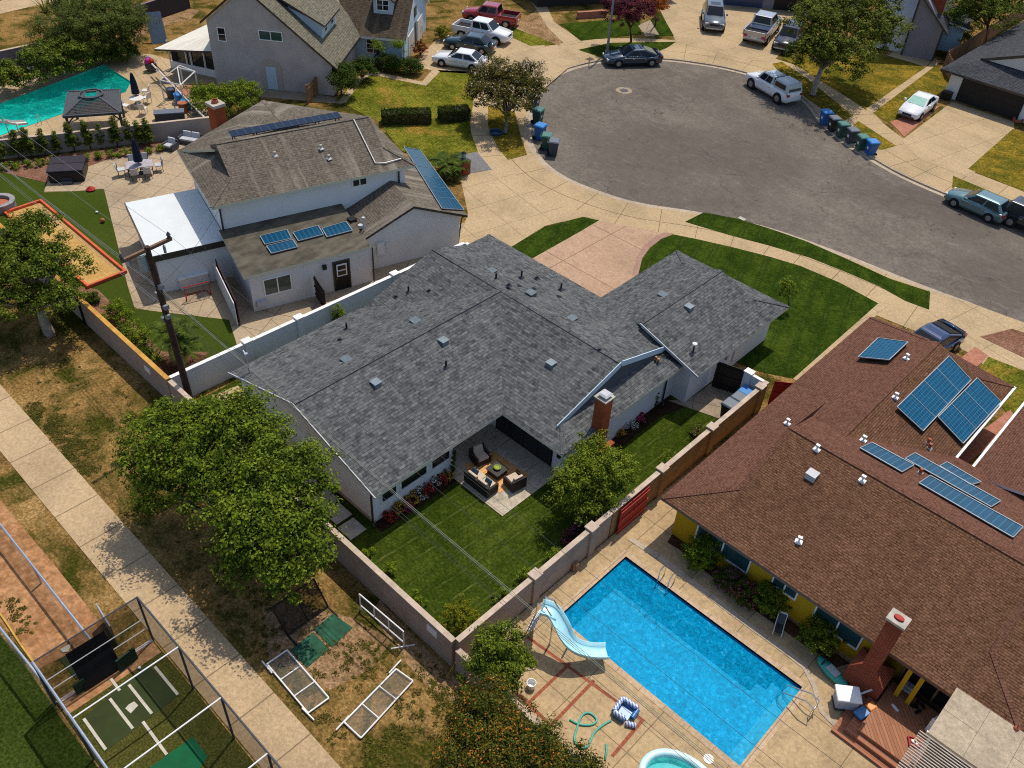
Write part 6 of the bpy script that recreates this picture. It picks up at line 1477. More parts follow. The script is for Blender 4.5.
# street light and street furniture
p = G(607, 53); SL = thing('street_light', 'tall grey street light pole at the head of the cul de sac', 'street light', p)
b = MB(); b.tube([(0, 0, -.05), (0, 0, 4), (.02, .02, 9.5)], .14, 10, .09); b.build('pole', m_mgrey, SL)
b = MB(); b.cyl(0, 0, 0, .35, .22, .18, 10); b.build('base', m_stone, SL)
b = MB(); b.tube([(0, 0, 9.4), (-.7, .9, 9.8), (-1.3, 1.7, 9.9)], .05, 6); a_ = b.build('arm', m_mgrey, SL)
b = MB(); b.box(-1.7, 1.5, 9.82, -1.1, 2.2, 9.98); b.build('lamp_head', m_lgrey, a_)
p = G(463.5, 173.5); t = thing('brick_mailbox_pillar', 'dark brick pillar with a lantern on top beside the grey paving', 'pillar', p)
b = MB(); b.box(-.38, -.38, 0, .38, .38, 1.15); b.build('brick_body', m_brickd, t)
b = MB(); b.frustum(-.42, -.42, .42, .42, 1.152, -.2, -.2, .2, .2, 1.32); b.build('cap', m_dark, t)
b = MB(); b.frustum(-.1, -.1, .1, .1, 1.32, -.14, -.14, .14, .14, 1.7); ln = b.build('lantern', plain('lantern_glass', (.25, .36, .3), .2), t)
b = MB(); b.frustum(-.18, -.18, .18, .18, 1.702, -.04, -.04, .04, .04, 1.86); b.build('lantern_roof', m_black, ln)
p = G(742, 219); b = MB(); b.box(p.x - .28, p.y - .18, 0, p.x + .28, p.y + .18, .05); solo('meter_box', b, m_stone, 'small pale meter box lid in the parkway grass', 'meter box')
p = G(501, 134); b = MB(); b.lathe([(.55, .03), (.62, .22), (.56, .24), (.5, .06)], p.x - .3, p.y - .3, 18); solo('tub_ring', b, plain('blue_tub', (.015, .06, .11), .5), 'dark ringed blue tub at the foot of the blossoming street tree', 'tub')
# wheeled bins
def make_bin(m, ml):
    t = thing('wheeled_bin', '', 'bin')
    b = MB(); b.frustum(-.25, -.27, .25, .27, .06, -.32, -.36, .32, .36, 1.0); b.box(-.35, -.39, .93, .35, .39, 1.0); b.build('body', m, t, bevel=.02)
    b = MB(); b.frustum(-.36, -.40, .37, .40, 1.002, -.30, -.33, .3, .33, 1.09); b.build('lid', ml, t, bevel=.015)
    b = MB(); b.bar((-.42, -.28, .98), (-.42, .28, .98), .022, n=6); b.bar((-.42, -.28, .98), (-.3, -.28, .92), .02, n=5); b.bar((-.42, .28, .98), (-.3, .28, .92), .02, n=5); b.build('handle', m, t)
    for y in (-.26, .26):
        b = MB(); b.T = Matrix.Translation((-.3, y, .13)) @ Matrix.Rotation(PI / 2, 4, 'X'); b.cyl(0, 0, -.04, .04, .13, n=12); b.build('wheel', m_tyre, t)
    b = MB(); b.T = frameT((.292, 0, .55), (1, 0, .1)); b.T = Matrix.Translation((.289, 0, .55)); b.frustum(-.005, -.1, .0, .1, -.09, .012, -.1, .018, .1, .1); b.build('emblem', m_pvc, t)
    return t
m_bb, m_bk, m_bg, m_bs = (plain(n, c_, .5, 0, .12, 3, .4) for n, c_ in (('bin_blue', (.01, .10, .32)), ('bin_black', (.014, .016, .02)), ('bin_green', (.012, .07, .055)), ('bin_slate', (.035, .048, .07))))
m_lb, m_lg, m_ls = (plain(n, c_, .5, 0, .12, 3, .4) for n, c_ in (('lid_blue', (.03, .19, .5)), ('lid_green', (.05, .16, .13)), ('lid_slate', (.11, .13, .16))))
BP = {}
def bin_at(kind, p, rz, label, group, s=1.0, tilt=0):
    cols = {'blue': (m_bb, m_lb), 'black': (m_bk, m_ls), 'green': (m_bg, m_lg), 'slate': (m_bs, m_ls)}[kind]
    o = BP.get(kind)
    if o is None: o = BP[kind] = make_bin(*cols)
    else: o = dup(o)
    o.location = p; o.rotation_euler = (0, 0, rz); o.scale = (s * 1.22,) * 3; o['label'] = label; o['group'] = group
GB1, GB2, GB3 = 'bins at the kerb under the blossoming tree', 'row of bins at the right kerb', 'bins on the side slab behind the block wall'
ST = -.125
for kd, (x, y), lab in (('slate', (534, 108), 'dark bin half hidden by the blossoming tree, farthest of its group'), ('green', (537.5, 123), 'green lidded bin second from the tree at the left kerb'), ('blue', (539.5, 139), 'blue bin in the middle of the left kerb group'), ('green', (546, 149), 'green bin behind the slate bin at the left kerb'), ('slate', (553, 155), 'slate grey bin nearest the camera in the left kerb group')):
    bin_at(kd, G(x, y, ST), R(35 if y > 145 else 15), lab, GB1)
for kd, (x, y), lab in (('blue', (823.5, 124.5), 'blue bin at the far end of the right kerb row'), ('black', (831.5, 131), 'black bin second in the right kerb row'), ('green', (840, 137), 'green bin third in the right kerb row'), ('slate', (849.5, 143), 'slate bin fourth in the right kerb row'), ('green', (859.5, 150), 'green bin fifth in the right kerb row'), ('blue', (869, 155), 'blue bin nearest the driveway in the right kerb row')):
    bin_at(kd, G(x, y, ST), R(-125), lab, GB2)
for kd, (x, y), lab in (('blue', (746, 392), 'blue lidded bin beside the white wall on the side slab'), ('slate', (739, 398), 'grey lidded bin between the blue and black bins on the side slab'), ('black', (730, 404.5), 'black bin at the lawn end of the side slab')):
    bin_at(kd, G(x, y, 1.0) * 1 - V((0, 0, 1.0 - .04)), PI, lab, GB3, .85)
b = MB(); p = G(945, 99); b.box(p.x - .45, p.y - .35, 0, p.x + .45, p.y + .35, .75); solo('storage_box', b, m_black, 'small black box beside the dark garage door', 'box', bevel=.04)
p = G(1017, 122); b = MB(); b.lathe([(.1, 0), (.42, .05), (.5, .3), (.42, .32), (.36, .1)], p.x, p.y, 14); solo('plant_pot', b, m_terr, 'low terracotta bowl at the right corner of the garage drive', 'plant pot')
# ---------------------------------------------------------------- vehicles (forward is +x, near side chosen by wheel marks)
def body_mb(st):
    b = MB(); rings = []
    for x, w, zl, zb in st:
        h = zb - zl
        rings.append([(x, -w * .93, zl), (x, -w, zl + h * .28), (x, -w * .99, zb - h * .22), (x, -w * .88, zb), (x, 0, zb + .02), (x, w * .88, zb), (x, w * .99, zb - h * .22), (x, w, zl + h * .28), (x, w * .93, zl)])
    b.loft(rings); return b
def car(kind, paint_m, label, cat, group=None, pf=None, pr=None, left=True, z=0.0, at=None, heading=None, roof=None, name=None, sunshade=False, scale=1.08):
    D = {  # L, halfW, hood z, belt z, roof z, cabin: rear base, rear top, front top, front base, wheelbase/2, wheel r, tail z
        'sedan': (2.42, .91, .86, .96, 1.45, -1.95, -1.15, .15, 1.05, 1.42, .33, .98),
        'fast': (2.48, .96, .82, .94, 1.42, -2.15, -.75, .2, 1.2, 1.48, .35, .98),
        'coupe': (2.2, .86, .80, .90, 1.33, -1.7, -.95, .05, .95, 1.3, .31, .93),
        'hatch': (2.2, .88, .88, .98, 1.5, -2.05, -1.6, .15, 1.0, 1.31, .33, 1.0),
        'suv': (2.4, .95, 1.05, 1.14, 1.75, -2.3, -1.95, .25, 1.1, 1.42, .38, 1.14),
        'pickup': (2.8, .98, 1.12, 1.2, 1.86, -.95, -.8, .75, 1.45, 1.78, .40, 1.2),
        'shell': (2.75, .95, 1.16, 1.24, 1.9, -.75, -.62, .75, 1.4, 1.72, .45, 1.24)}[kind]
    L, W, zh, zb, zt, xr, xrt, xft, xf, wb, wr, ztl = D
    t = thing(name or {'sedan': 'sedan', 'fast': 'sedan', 'coupe': 'coupe', 'hatch': 'hatchback', 'suv': 'suv', 'pickup': 'pickup_truck', 'shell': 'pickup_truck'}[kind], label, cat, group=group)
    zl = .22 if zh < 1 else .34
    bed = kind in ('pickup',)
    zr = .78 if bed else ztl
    st = [(-L, W * .80, zl + .18, zr - .12), (-L + .06, W * .9, zl + .05, zr - .03), (-L + .5, W * .98, zl, zr), (xr, W, zl, zr if bed else zb)]
    if bed: st += [(xr + .03, W, zl, zb)]
    st += [(0, W, zl, zb), (xf, W, zl, zb - .01), (xf + .35, W * .99, zl, zh + .03), (L - .5, W * .96, zl, zh - .04), (L - .12, W * .86, zl + .04, zh - .12), (L, W * .72, zl + .12, zh - .24)]
    body_mb(st).build('body', paint_m, t, smooth=True, bevel=0)
    if bed:
        for s in (-1, 1): b = MB(); b.box(-L + .05, s * W * .97 - .05, .74, xr, s * W * .97 + .05, 1.17); b.build('bed_side', paint_m, t, bevel=.02)
        b = MB(); b.box(-L, -W * .88, .72, -L + .09, W * .88, 1.15); b.build('tailgate', paint_m, t, bevel=.02)
        b = MB(); b.box(-L + .1, -W * .9, .79, xr - .02, W * .9, .84); b.build('bed_liner', m_blackm, t)
    if kind == 'shell':
        b = MB(); b.frustum(-L + .06, -W * .93, xr - .08, W * .93, zb - .06, -L + .28, -W * .78, xr - .12, W * .78, zt + .02); cs = b.build('camper_shell', roof or paint_m, t, bevel=.05)
        for s in (-1, 1):
            b = MB(); b.v = [V((x, s * (y + .012), z_)) for x, y, z_ in ((-L + .4, W * .89, zb + .12), (xr - .2, W * .89, zb + .12), (xr - .22, W * .81, zt - .16), (-L + .5, W * .81, zt - .16))]; b.face((0, 1, 2, 3)); b.build('window', m_carglass, cs)
        b = MB(); b.v = [V((x - .012, y, z_)) for x, y, z_ in ((-L + .1, -W * .74, zb + .06), (-L + .1, W * .74, zb + .06), (-L + .25, W * .66, zt - .15), (-L + .25, -W * .66, zt - .15))]; b.face((0, 1, 2, 3)); b.build('window', m_carglass, cs)
    # cabin
    wb_, wt = W * .89, W * .72
    b = MB(); b.frustum(xr, -wb_, xf, wb_, zb - .05, xrt, -wt, xft, wt, zt - .03); b.frustum(xrt + .05, -wt * .94, xft - .05, wt * .94, zt - .03, xrt + .25, -wt * .75, xft - .25, wt * .75, zt)
    cab = b.build('cabin', roof or paint_m, t, bevel=.05)
    def lerp3(a, c_, f): return tuple(a[i] + (c_[i] - a[i]) * f for i in range(3))
    def pane(name, A, B_, C_, D_, m=None, o=(0, 0, 0)):
        b = MB(); b.v = [V(q) + V(o) for q in (A, B_, C_, D_)]; b.face((0, 1, 2, 3)); return b.build(name, m or m_carglass, cab)
    zlo, zhi = .12, .86
    e = .018
    F0, F1 = lerp3((xf, 0, zb - .05), (xft, 0, zt - .03), zlo), lerp3((xf, 0, zb - .05), (xft, 0, zt - .03), .93)
    pane('windscreen', (F0[0], -wb_ * .86, F0[2]), (F0[0], wb_ * .86, F0[2]), (F1[0], wt * .9, F1[2]), (F1[0], -wt * .9, F1[2]), plain('sunshade', (.16, .42, .36), .4) if sunshade else None, (e, 0, e))
    F0, F1 = lerp3((xr, 0, zb - .05), (xrt, 0, zt - .03), zlo + .05), lerp3((xr, 0, zb - .05), (xrt, 0, zt - .03), .92)
    pane('rear_window', (F0[0], wb_ * .82, F0[2]), (F0[0], -wb_ * .82, F0[2]), (F1[0], -wt * .86, F1[2]), (F1[0], wt * .86, F1[2]), None, (-e, 0, e))
    zA, zB = zb - .05 + .12 * (zt - zb), zt - .03 - .13 * (zt - zb)
    def sx(f, top): return (xr + .28 + (xf - .38 - xr - .28) * f) if not top else (xrt + .12 + (xft - .1 - xrt - .12) * f)
    yA = wb_ + (wt - wb_) * .12 + e; yB = wb_ + (wt - wb_) * .87 + e
    for s in (-1, 1):
        for f0, f1 in ((0, .47), (.52, 1)): pane('side_window', (sx(f0, 0), s * yA, zA), (sx(f1, 0), s * yA, zA), (sx(f1, 1), s * yB, zB), (sx(f0, 1), s * yB, zB))
        b = MB(); b.box(xf - .5, s * (W + .02), zb - .02, xf - .3, s * (W + .17), zb + .13) if s > 0 else b.box(xf - .5, -(W + .17), zb - .02, xf - .3, -(W + .02), zb + .13); b.build('mirror', paint_m, t)
        b = MB(); y0_, y1_ = sorted((s * W * .5, s * W * .84)); b.box(L - .2, y0_, zh - .29, L - .035, y1_, zh - .14); b.build('headlight', m_lampg, t)
        b = MB(); y0_, y1_ = sorted((s * W * .60, s * W * .90)); zt_ = (1.0 if bed else ztl); b.box(-L - .01, y0_, zt_ - .32, -L + .2, y1_, zt_ - .12); b.build('taillight', m_tail, t)
        for sx_ in (-1, 1):
            b = MB(); b.T = Matrix.Translation((sx_ * wb, s * (W - .1), wr)) @ Matrix.Rotation(-s * PI / 2, 4, 'X')
            b.cyl(0, 0, -.06, .108, wr * 1.16, n=20); b.cyl(0, 0, .109, .14, wr, wr * .95, 20); wl = b.build('wheel', m_tyre, t)
            b = MB(); b.T = Matrix.Translation((sx_ * wb, s * (W - .1), wr)) @ Matrix.Rotation(-s * PI / 2, 4, 'X')
            b.cyl(0, 0, .141, .15, wr * .6, wr * .54, 14); b.build('rim', m_rim, wl)
    hh = zb - zl; z0_, z1_ = zl + hh * .24, zb - hh * .2
    spans = ((xr + .12 if kind in ('pickup', 'shell') else max(xr + .55, -wb + .42), -.02 if kind not in ('pickup', 'shell') else .22), (.0 if kind not in ('pickup', 'shell') else .24, min(xf - .08, wb - .45)))
    for s in (-1, 1):
        for x0_, x1_ in spans:
            y0_, y1_ = sorted((s * (W - .02), s * (W + .006)))
            b = MB(); b.box(x0_, y0_, z0_, x1_, y1_, z1_); dd = b.build('door', paint_m, t, bevel=.004)
            y0_, y1_ = sorted((s * (W + .0065), s * (W + .03)))
            b = MB(); b.box(x0_ + .08, y0_, z1_ - .1, x0_ + .26, y1_, z1_ - .06); b.build('handle', m_chrome, dd)
    b = MB(); b.box(L - .11, -W * .42, zh - .36, L + .008, W * .42, zh - .2); b.build('grille', m_black, t)
    b = MB(); b.box(-L - .02, -.26, zl + .28, -L + .03, .26, zl + .42); b.build('plate', m_plate, t)
    b = MB(); b.box(L - .06, -W * .7, zl + .08, L + .04, W * .7, zl + .2); b.build('bumper', m_dgrey if zh < 1 else m_lgrey, t, bevel=.02)
    if kind == 'suv': b = MB(); b.box(-.75, -.42, zt - .002, .0, .42, zt + .012); b.build('sunroof', m_carglass, t)
    if pf is not None:
        A, B_ = G(*pf, z), G(*pr, z); d = (A - B_).normalized(); n = V((-d.y, d.x, 0)) * (1 if left else -1)
        mid = (A + B_) / 2 - n * W
        t.location = (mid.x, mid.y, z); t.rotation_euler.z = math.atan2(d.y, d.x)
    else:
        p = G(*at, z); t.location = p; t.rotation_euler.z = heading
    t.scale = (scale,) * 3
    return t
c_white = paint('white_car_paint', (.72, .73, .74), .2, 0, .6); c_dblue = paint('midnight_blue_paint', (.012, .032, .06), .2, .3, .8); c_teal = paint('dark_teal_paint', (.012, .04, .05), .2, .3, .8)
c_red = paint('red_car_paint', (.30, .012, .02), .22, .1, .8); c_grey = paint('grey_car_paint', (.10, .12, .14), .25, .4, .6); c_silver = paint('silver_car_paint', (.42, .42, .45), .25, .5, .5); c_sage = paint('sage_blue_paint', (.12, .22, .235), .25, .35, .6)
c_dark = paint('charcoal_car_paint', (.03, .032, .04), .25, .3, .6); c_navy = paint('royal_blue_paint', (.008, .03, .095), .2, .3, .8); c_shell = paint('pale_shell_paint', (.42, .48, .5), .3, 0, .3)
GV, GC = 'cars on the upper left driveway', 'cars on the far driveways'
car('fast', c_dblue, 'dark blue sleek sedan parked along the kerb by the street light', 'car', None, (616.5, 67.5), (652, 66.5), True, ST, scale=1.16)
car('sedan', c_white, 'white sedan on the upper left driveway beside the weedy lawn', 'car', GV, (440.5, 66.5), (473.5, 72), True, .02)
h0 = (G(440.5, 66.5) - G(473.5, 72)); a0 = math.atan2(h0.y, h0.x)
car('sedan', c_teal, 'dark teal sedan between the white sedan and the white pickup', 'car', GV, at=(470, 49.5), heading=a0, z=.02)
car('pickup', c_white, 'white pickup truck facing right on the upper left driveway', 'pickup', GV, (501, 46.5), (456.5, 37.5), False, .02)
car('pickup', c_red, 'red pickup truck behind the white pickup at the top', 'pickup', GV, at=(491, 23), heading=a0, z=.02)
d1 = G(714, 34) - G(711, 2); car('suv', c_grey, 'grey crossover with a sunroof facing the street on the far driveway', 'car', GC, at=(712, 25), heading=math.atan2(d1.y, d1.x), z=.024, scale=1.25)
d2 = G(778, 12) - G(749, 44); car('pickup', c_silver, 'silver pickup truck backed toward the street on the far driveway', 'pickup', GC, at=(761, 36), heading=math.atan2(d2.y, d2.x), z=.024, scale=1.3)
d3 = G(779, 50) - G(792, 34); car('suv', c_dark, 'dark car half hidden by the big street tree', 'car', GC, at=(787, 46), heading=math.atan2(d3.y, d3.x), z=.024, scale=1.2)
car('shell', c_white, 'white pickup with a pale camper shell at the kerb of the cul de sac', 'pickup', None, (749.5, 88), (777, 104), True, ST, roof=c_shell)
car('coupe', c_white, 'white older sedan with a windscreen shade on the brick strip', 'car', None, (916, 122), (933, 109), True, .04, name='sedan', sunshade=True, scale=1.2)
car('hatch', c_sage, 'sage blue hatchback parked at the right kerb', 'car', None, (951.5, 206.5), (987.5, 222.5), True, ST)
car('suv', c_dark, 'dark off roader cut by the right edge behind the hatchback', 'car', None, at=(1033, 231), heading=R(-4), z=ST)
car('fast', c_navy, 'blue car in the drive mostly hidden by the brown roof', 'car', None, at=(924, 352), heading=R(-100), z=.03)
# ---------------------------------------------------------------- garden and patio things
def seat_thing(name, label, cat, loc, rz, n, wd, dp, fm, cm, group=None, pillow=None, back=.72, arm=.55, sh=.3):
    """deep lounge seat facing +x, n cushions wide"""
    t = thing(name, label, cat, loc, rz, group); W = wd
    b = MB(); b.box(-dp / 2, -W / 2, .05, dp / 2, W / 2, sh); b.build('base', fm, t, bevel=.02)
    b = MB(); b.box(-dp / 2, -W / 2, sh, -dp / 2 + .12, W / 2, back); b.build('backrest', fm, t, bevel=.02)
    for s in (-1, 1):
        b = MB(); y0, y1 = sorted((s * W / 2, s * (W / 2 - .12))); b.box(-dp / 2 + .12, y0, sh, dp / 2, y1, arm); b.build('arm', fm, t, bevel=.02)
    cw = (W - .26) / n
    for i in range(n):
        y = -W / 2 + .13 + cw * (i + .5)
        b = MB(); b.box(-dp / 2 + .3, y - cw / 2 + .01, sh + .002, dp / 2 - .02, y + cw / 2 - .01, sh + .16); b.build('seat_cushion', cm, t, bevel=.04)
        b = MB(); b.frustum(-dp / 2 + .125, y - cw / 2 + .02, -dp / 2 + .33, y + cw / 2 - .02, sh + .1, -dp / 2 + .07, y - cw / 2 + .05, -dp / 2 + .22, y + cw / 2 - .05, back + .12); b.build('back_cushion', cm, t, bevel=.04)
        if pillow:
            b = MB(); b.T = Matrix.Translation((-dp / 2 + .42, y + .12 * (1 if i else -1), sh + .36)) @ Matrix.Rotation(.5, 4, 'Y'); b.frustum(-.05, -.2, .05, .2, -.18, -.05, -.2, .05, .2, .18); b.build('pillow', pillow, t, bevel=.04)
    return t
GF = 'outdoor lounge set on the patio'
b = MB(); b.prism([(p.x, p.y) for p in GS([(463, 466.5), (494, 452.5), (529, 476), (500, 494)])], .06, .075); solo('slatted_rug', b, m_rug, 'orange brown slatted rug under the lounge set on the patio', 'rug')
p = G(497, 473, .08); t = thing('coffee_table', 'low black square coffee table on the slatted rug', 'coffee table', p, 0)
b = MB(); b.box(-.36, -.36, 0, .36, .36, .28); b.build('base', m_wicker, t, bevel=.02)
b = MB(); b.box(-.42, -.42, .282, .42, .42, .34); b.build('top', m_black, t, bevel=.01)
b = MB(); b.T = Matrix.Translation((p.x, p.y, .425)); b.lathe([(.02, 0), (.16, .02), (.2, .1), (.16, .14), (.1, .08), (.02, .06)], n=14); solo('plant_bowl', b, plain('lime_wreath', (.3, .38, .06), .8, 0, .3, 12), 'pale green round plant bowl on the coffee table', 'plant')
seat_thing('armchair', 'dark wicker armchair with cream cushions at the house side of the rug', 'armchair', G(480, 460, .07), R(-12), 1, .88, .82, m_wicker, m_cream, GF, None)
seat_thing('armchair', 'dark wicker armchair with cream cushions at the tree side of the rug', 'armchair', G(514.5, 485, .07), R(170), 1, .88, .82, m_wicker, m_cream, GF, None)
seat_thing('loveseat', 'dark wicker loveseat with cream cushions and blue pillows at the lawn side', 'sofa', G(481, 486, .07), R(90), 2, 1.65, .82, m_wicker, m_cream, GF, m_bluecush)
b = MB()
for x, y, q in ((506, 448.5, .3), (515, 456, .16), (530, 467, .26), (538, 470, .34)): pass
# the two storey house's garden
ht = thing('hot_tub', 'dark covered hot tub on the patio corner by the column shrubs', 'hot tub', (-63.9, 21.4, .03), R(57))
b = MB(); b.box(-1.2, -1.15, 0, 1.2, 1.15, .85); b.build('cabinet', m_black, ht, bevel=.12)
b = MB(); b.box(-1.24, -1.19, .852, 1.24, .01, .98); b.build('cover', plain('plum_vinyl', (.04, .034, .042), .7, 0, .15, 3, .1), ht, bevel=.06)
b = MB(); b.box(-1.24, .03, .852, 1.24, 1.19, .98); b.build('cover', plain('plum_vinyl_dark', (.036, .03, .038), .7, 0, .15, 3, .1), ht, bevel=.06)
t = thing('step', 'small dark two tread step in front of the hot tub', 'steps', G(67, 184, .03), R(57))
for i in (0, 1): b = MB(); b.box(-.4, -.15 + i * .28, 0, .4, .12 + i * .28, .2 + i * .2); b.build('tread', m_dgrey, t)
tp = G(140.5, 172, .03); tp = V((-60.9, 25.45, .03)); ang = R(66)
t = thing('dining_table', 'pale top outdoor dining table around the closed navy umbrella', 'table', tp, ang)
b = MB(); b.box(-.95, -.55, .70, .95, .55, .75); b.build('top', plain('mauve_table_top', (.38, .34, .36), .6), t, bevel=.02)
for x in (-.85, .85):
    for y in (-.45, .45): b = MB(); b.bar((x, y, 0), (x, y, .7), .06); b.build('leg', m_dgrey, t)
def umbrella(label, p, m, h=2.7, tilt=0):
    t = thing('closed_umbrella', label, 'umbrella', p); t.rotation_euler.y = tilt
    b = MB(); b.tube([(0, 0, 0), (0, 0, h)], .03, 8); b.build('pole', m_dgrey, t)
    b = MB(); n = 16
    b.loft([[((r * (1 + .25 * (i % 2))) * math.cos(2 * PI * i / n), (r * (1 + .25 * (i % 2))) * math.sin(2 * PI * i / n), z) for i in range(n)] for r, z in ((.27, h - 1.75), (.24, h - 1.4), (.2, h - .7), (.1, h - .1), (.02, h + .05))]); b.build('canopy', m, t, smooth=False)
    b = MB(); b.cyl(0, 0, 0, .08, .28, .22, 14); b.build('base', m_dgrey, t)
umbrella('closed navy umbrella standing in the dining table', (tp.x, tp.y, .03), m_navy, 2.75)
def simple_chair(name, label, p, rz, fm, cm, group, s=1):
    t = thing(name, label, 'chair', p, rz, group)
    for x in (-.2, .22):
        for y in (-.22, .22): b = MB(); b.bar((x, y, 0), (x, y, .42 if x > 0 else .85), .035); b.build('leg', fm, t)
    b = MB(); b.box(-.24, -.25, .42, .27, .25, .5); b.build('seat', cm, t, bevel=.02)
    b = MB(); b.frustum(-.27, -.24, -.2, .24, .5, -.34, -.23, -.29, .23, .92); b.build('backrest', cm if s else fm, t, bevel=.015)
    t.scale = (1.1,) * 3
    return t
GDC = 'dining chairs around the pale outdoor table'
M_ = Matrix.Rotation(ang, 4, 'Z')
for (x, y), rz, lab in (((-1.35, 0), 0, 'dining chair at the left end of the pale outdoor table'), ((1.35, 0), PI, 'dining chair at the right end of the pale outdoor table'), ((-.45, -.9), PI / 2, 'dining chair on the near side of the pale table, left one'), ((.45, -.9), PI / 2, 'dining chair on the near side of the pale table, right one'), ((-.45, .9), -PI / 2, 'dining chair behind the pale table, left of the umbrella'), ((.45, .9), -PI / 2, 'dining chair behind the pale table, right of the umbrella')):
    q = tp + (M_ @ V((x, y, 0))); simple_chair('dining_chair', lab, q, ang + rz, m_dgrey, m_lgrey, GDC)
seat_thing('lounge_chair', 'grey lounge chair with pale cushions by the lot wall', 'armchair', G(171, 149, .03), R(-65), 1, .95, .9, m_dgrey, m_gcush, 'pale cushioned lounge seats by the lot wall')
seat_thing('loveseat', 'grey loveseat with pale cushions partly hidden by the taupe roof', 'sofa', G(191, 143, .03), R(-60), 2, 1.75, .9, m_dgrey, m_gcush, 'pale cushioned lounge seats by the lot wall')
bc = thing('bocce_court', 'sand court framed by orange red boards on the turf', 'bocce court', (-55.5, 17, 0), 0, None, True)
b = MB(); b.box(-61.4, 15.75, .0, -49.6, 18.1, .06); b.build('sand', m_sand, bc)
for x0, y0, x1, y1 in ((-61.55, 15.6, -49.45, 15.76), (-61.55, 18.09, -49.45, 18.25), (-61.55, 15.761, -61.39, 18.089), (-49.61, 15.761, -49.45, 18.089)):
    b = MB(); b.box(x0, y0, 0, x1, y1, .24); b.build('board', m_redo, bc, bevel=.01)
p = G(1, 208, 0); fp = thing('fire_pit', 'round grey stone fire pit cut by the left edge beside the sand court', 'fire pit', p)
b = MB(); b.lathe([(.75, .02), (1.0, .02), (1.0, .5), (1.05, .52), (1.05, .6), (.72, .6), (.72, .3)], n=24); b.build('stone_ring', plain('fire_pit_stone', (.26, .26, .27), .9, 0, .35, 4), fp)
b = MB(); b.disc(0, 0, .36, .73, 20); b.build('lava_rock', m_terr, fp)
hg = thing('hockey_goal', 'red tube hockey goal in front of the flat roofed side wing', 'goal', G(199, 298, .03), R(74))
b = MB(); b.tube([(-.75, 0, 0), (-.75, 0, 1.0), (.75, 0, 1.0), (.75, 0, 0)], .035, 6); b.build('front_frame', m_red, hg)
b = MB(); b.tube([(-.75, 0, .05), (-.6, .6, .05), (.6, .6, .05), (.75, 0, .05)], .03, 6); b.build('ground_frame', m_red, hg)
b = MB(); b.poly([(-.75, .02, .98), (.75, .02, .98), (.6, .6, .06), (-.6, .6, .06)]); b.build('netting', m_netw, hg)
t = thing('storage_bench', 'white storage bench against the flat roofed side wing', 'bench', G(196, 288, .03), R(74))
b = MB(); b.box(-.9, .1, 0, .9, .55, .75); b.build('body', m_offw, t, bevel=.02)
b = MB(); b.box(-.94, .06, .752, .94, .57, .84); b.build('lid', m_white, t, bevel=.02)
for (x, y), r_, m, nm, lab, cat in (((103, 222), .16, m_terr, 'toy_ball', 'orange brown ball on the turf', 'ball'), ((97, 213), .09, m_white, 'toy_ball', 'small white ball on the turf', 'ball'), ((531, 687), .2, m_white, 'bucket', 'small white bucket on the pool deck by the bougainvillea', 'bucket'), ((501, 631), .24, m_offw, 'bucket', 'white bucket in the corner of the pool wall', 'bucket')):
    p = G(x, y, .05); b = MB()
    if nm == 'bucket': b.lathe([(.02, 0), (r_ * .8, 0), (r_, r_ * 1.7), (r_ * .9, r_ * 1.7), (r_ * .7, .08), (.02, .08)], p.x, p.y, 14); b.v = [q + V((0, 0, .05)) for q in b.v]
    else: b.lathe([(r_ * math.sin(PI * i / 8), r_ - r_ * math.cos(PI * i / 8) + .03) for i in range(9)], p.x, p.y, 12)
    solo(nm, b, m, lab, cat, smooth=nm != 'bucket')
p = G(91, 190, .03); b = MB(); b.lathe([(.05, .03), (.3, .05), (.34, .12), (.1, .3), (.02, .34)], p.x, p.y, 9); solo('toy_heap', b, m_red, 'small red toy heap at the turf edge below the hot tub', 'toy')
# green pool lot
gz = thing('gazebo', 'dark slatted gazebo with a round opening in its roof beside the green pool', 'gazebo', (-69.7, 26.6, 0), 0, None, True)
C4 = [G(69, 131), G(121, 126), G(131, 118), G(80, 122)]
TT = [G(63.5, 117, 2.25), G(121, 113, 2.25), G(119.5, 90, 2.25), G(68.5, 92, 2.25)]
ctr = sum(TT, V((0, 0, 0))) / 4
for q in TT: b = MB(); w_ = q.lerp(ctr, .07); b.bar((w_.x, w_.y, 0), (w_.x, w_.y, 2.2), .16); b.build('post', m_dgrey, gz)
for i in range(4): b = MB(); b.bar(TT[i], TT[(i + 1) % 4], .14, .18); b.build('beam', m_dgrey, gz)
apex = ctr + V((0, 0, .95))
for i in range(4):
    A, B_ = TT[i], TT[(i + 1) % 4]; b = MB()
    for j in range(1, 13):
        f = j / 16; b.bar(A.lerp(apex, f), B_.lerp(apex, f), .19, .035)
    b.build('roof_slats', m_dgrey, gz)
    b = MB(); b.bar(A, A.lerp(apex, .76), .10, .12); b.build('hip_rafter', m_dgrey, gz)
    q = A.lerp(ctr, .07); r2 = B_.lerp(ctr, .07); d_ = (r2 - q).normalized()
    for s_, o in ((q, d_), (r2, -d_)): b = MB(); b.bar(V((s_.x, s_.y, 1.6)), V((s_.x, s_.y, 2.2)) + o * .6, .09); b.build('brace', m_dgrey, gz)
b = MB(); n = 22; rr = (TT[0] - ctr).length * .26
b.loft([[(ctr.x + r_ * math.cos(2 * PI * i / n), ctr.y + r_ * math.sin(2 * PI * i / n), ctr.z + z_) for i in range(n)] for r_, z_ in ((rr, .70), (rr + .14, .70), (rr + .14, .78), (rr, .78), (rr, .70))], cap=False); b.build('roof_ring', m_dgrey, gz)
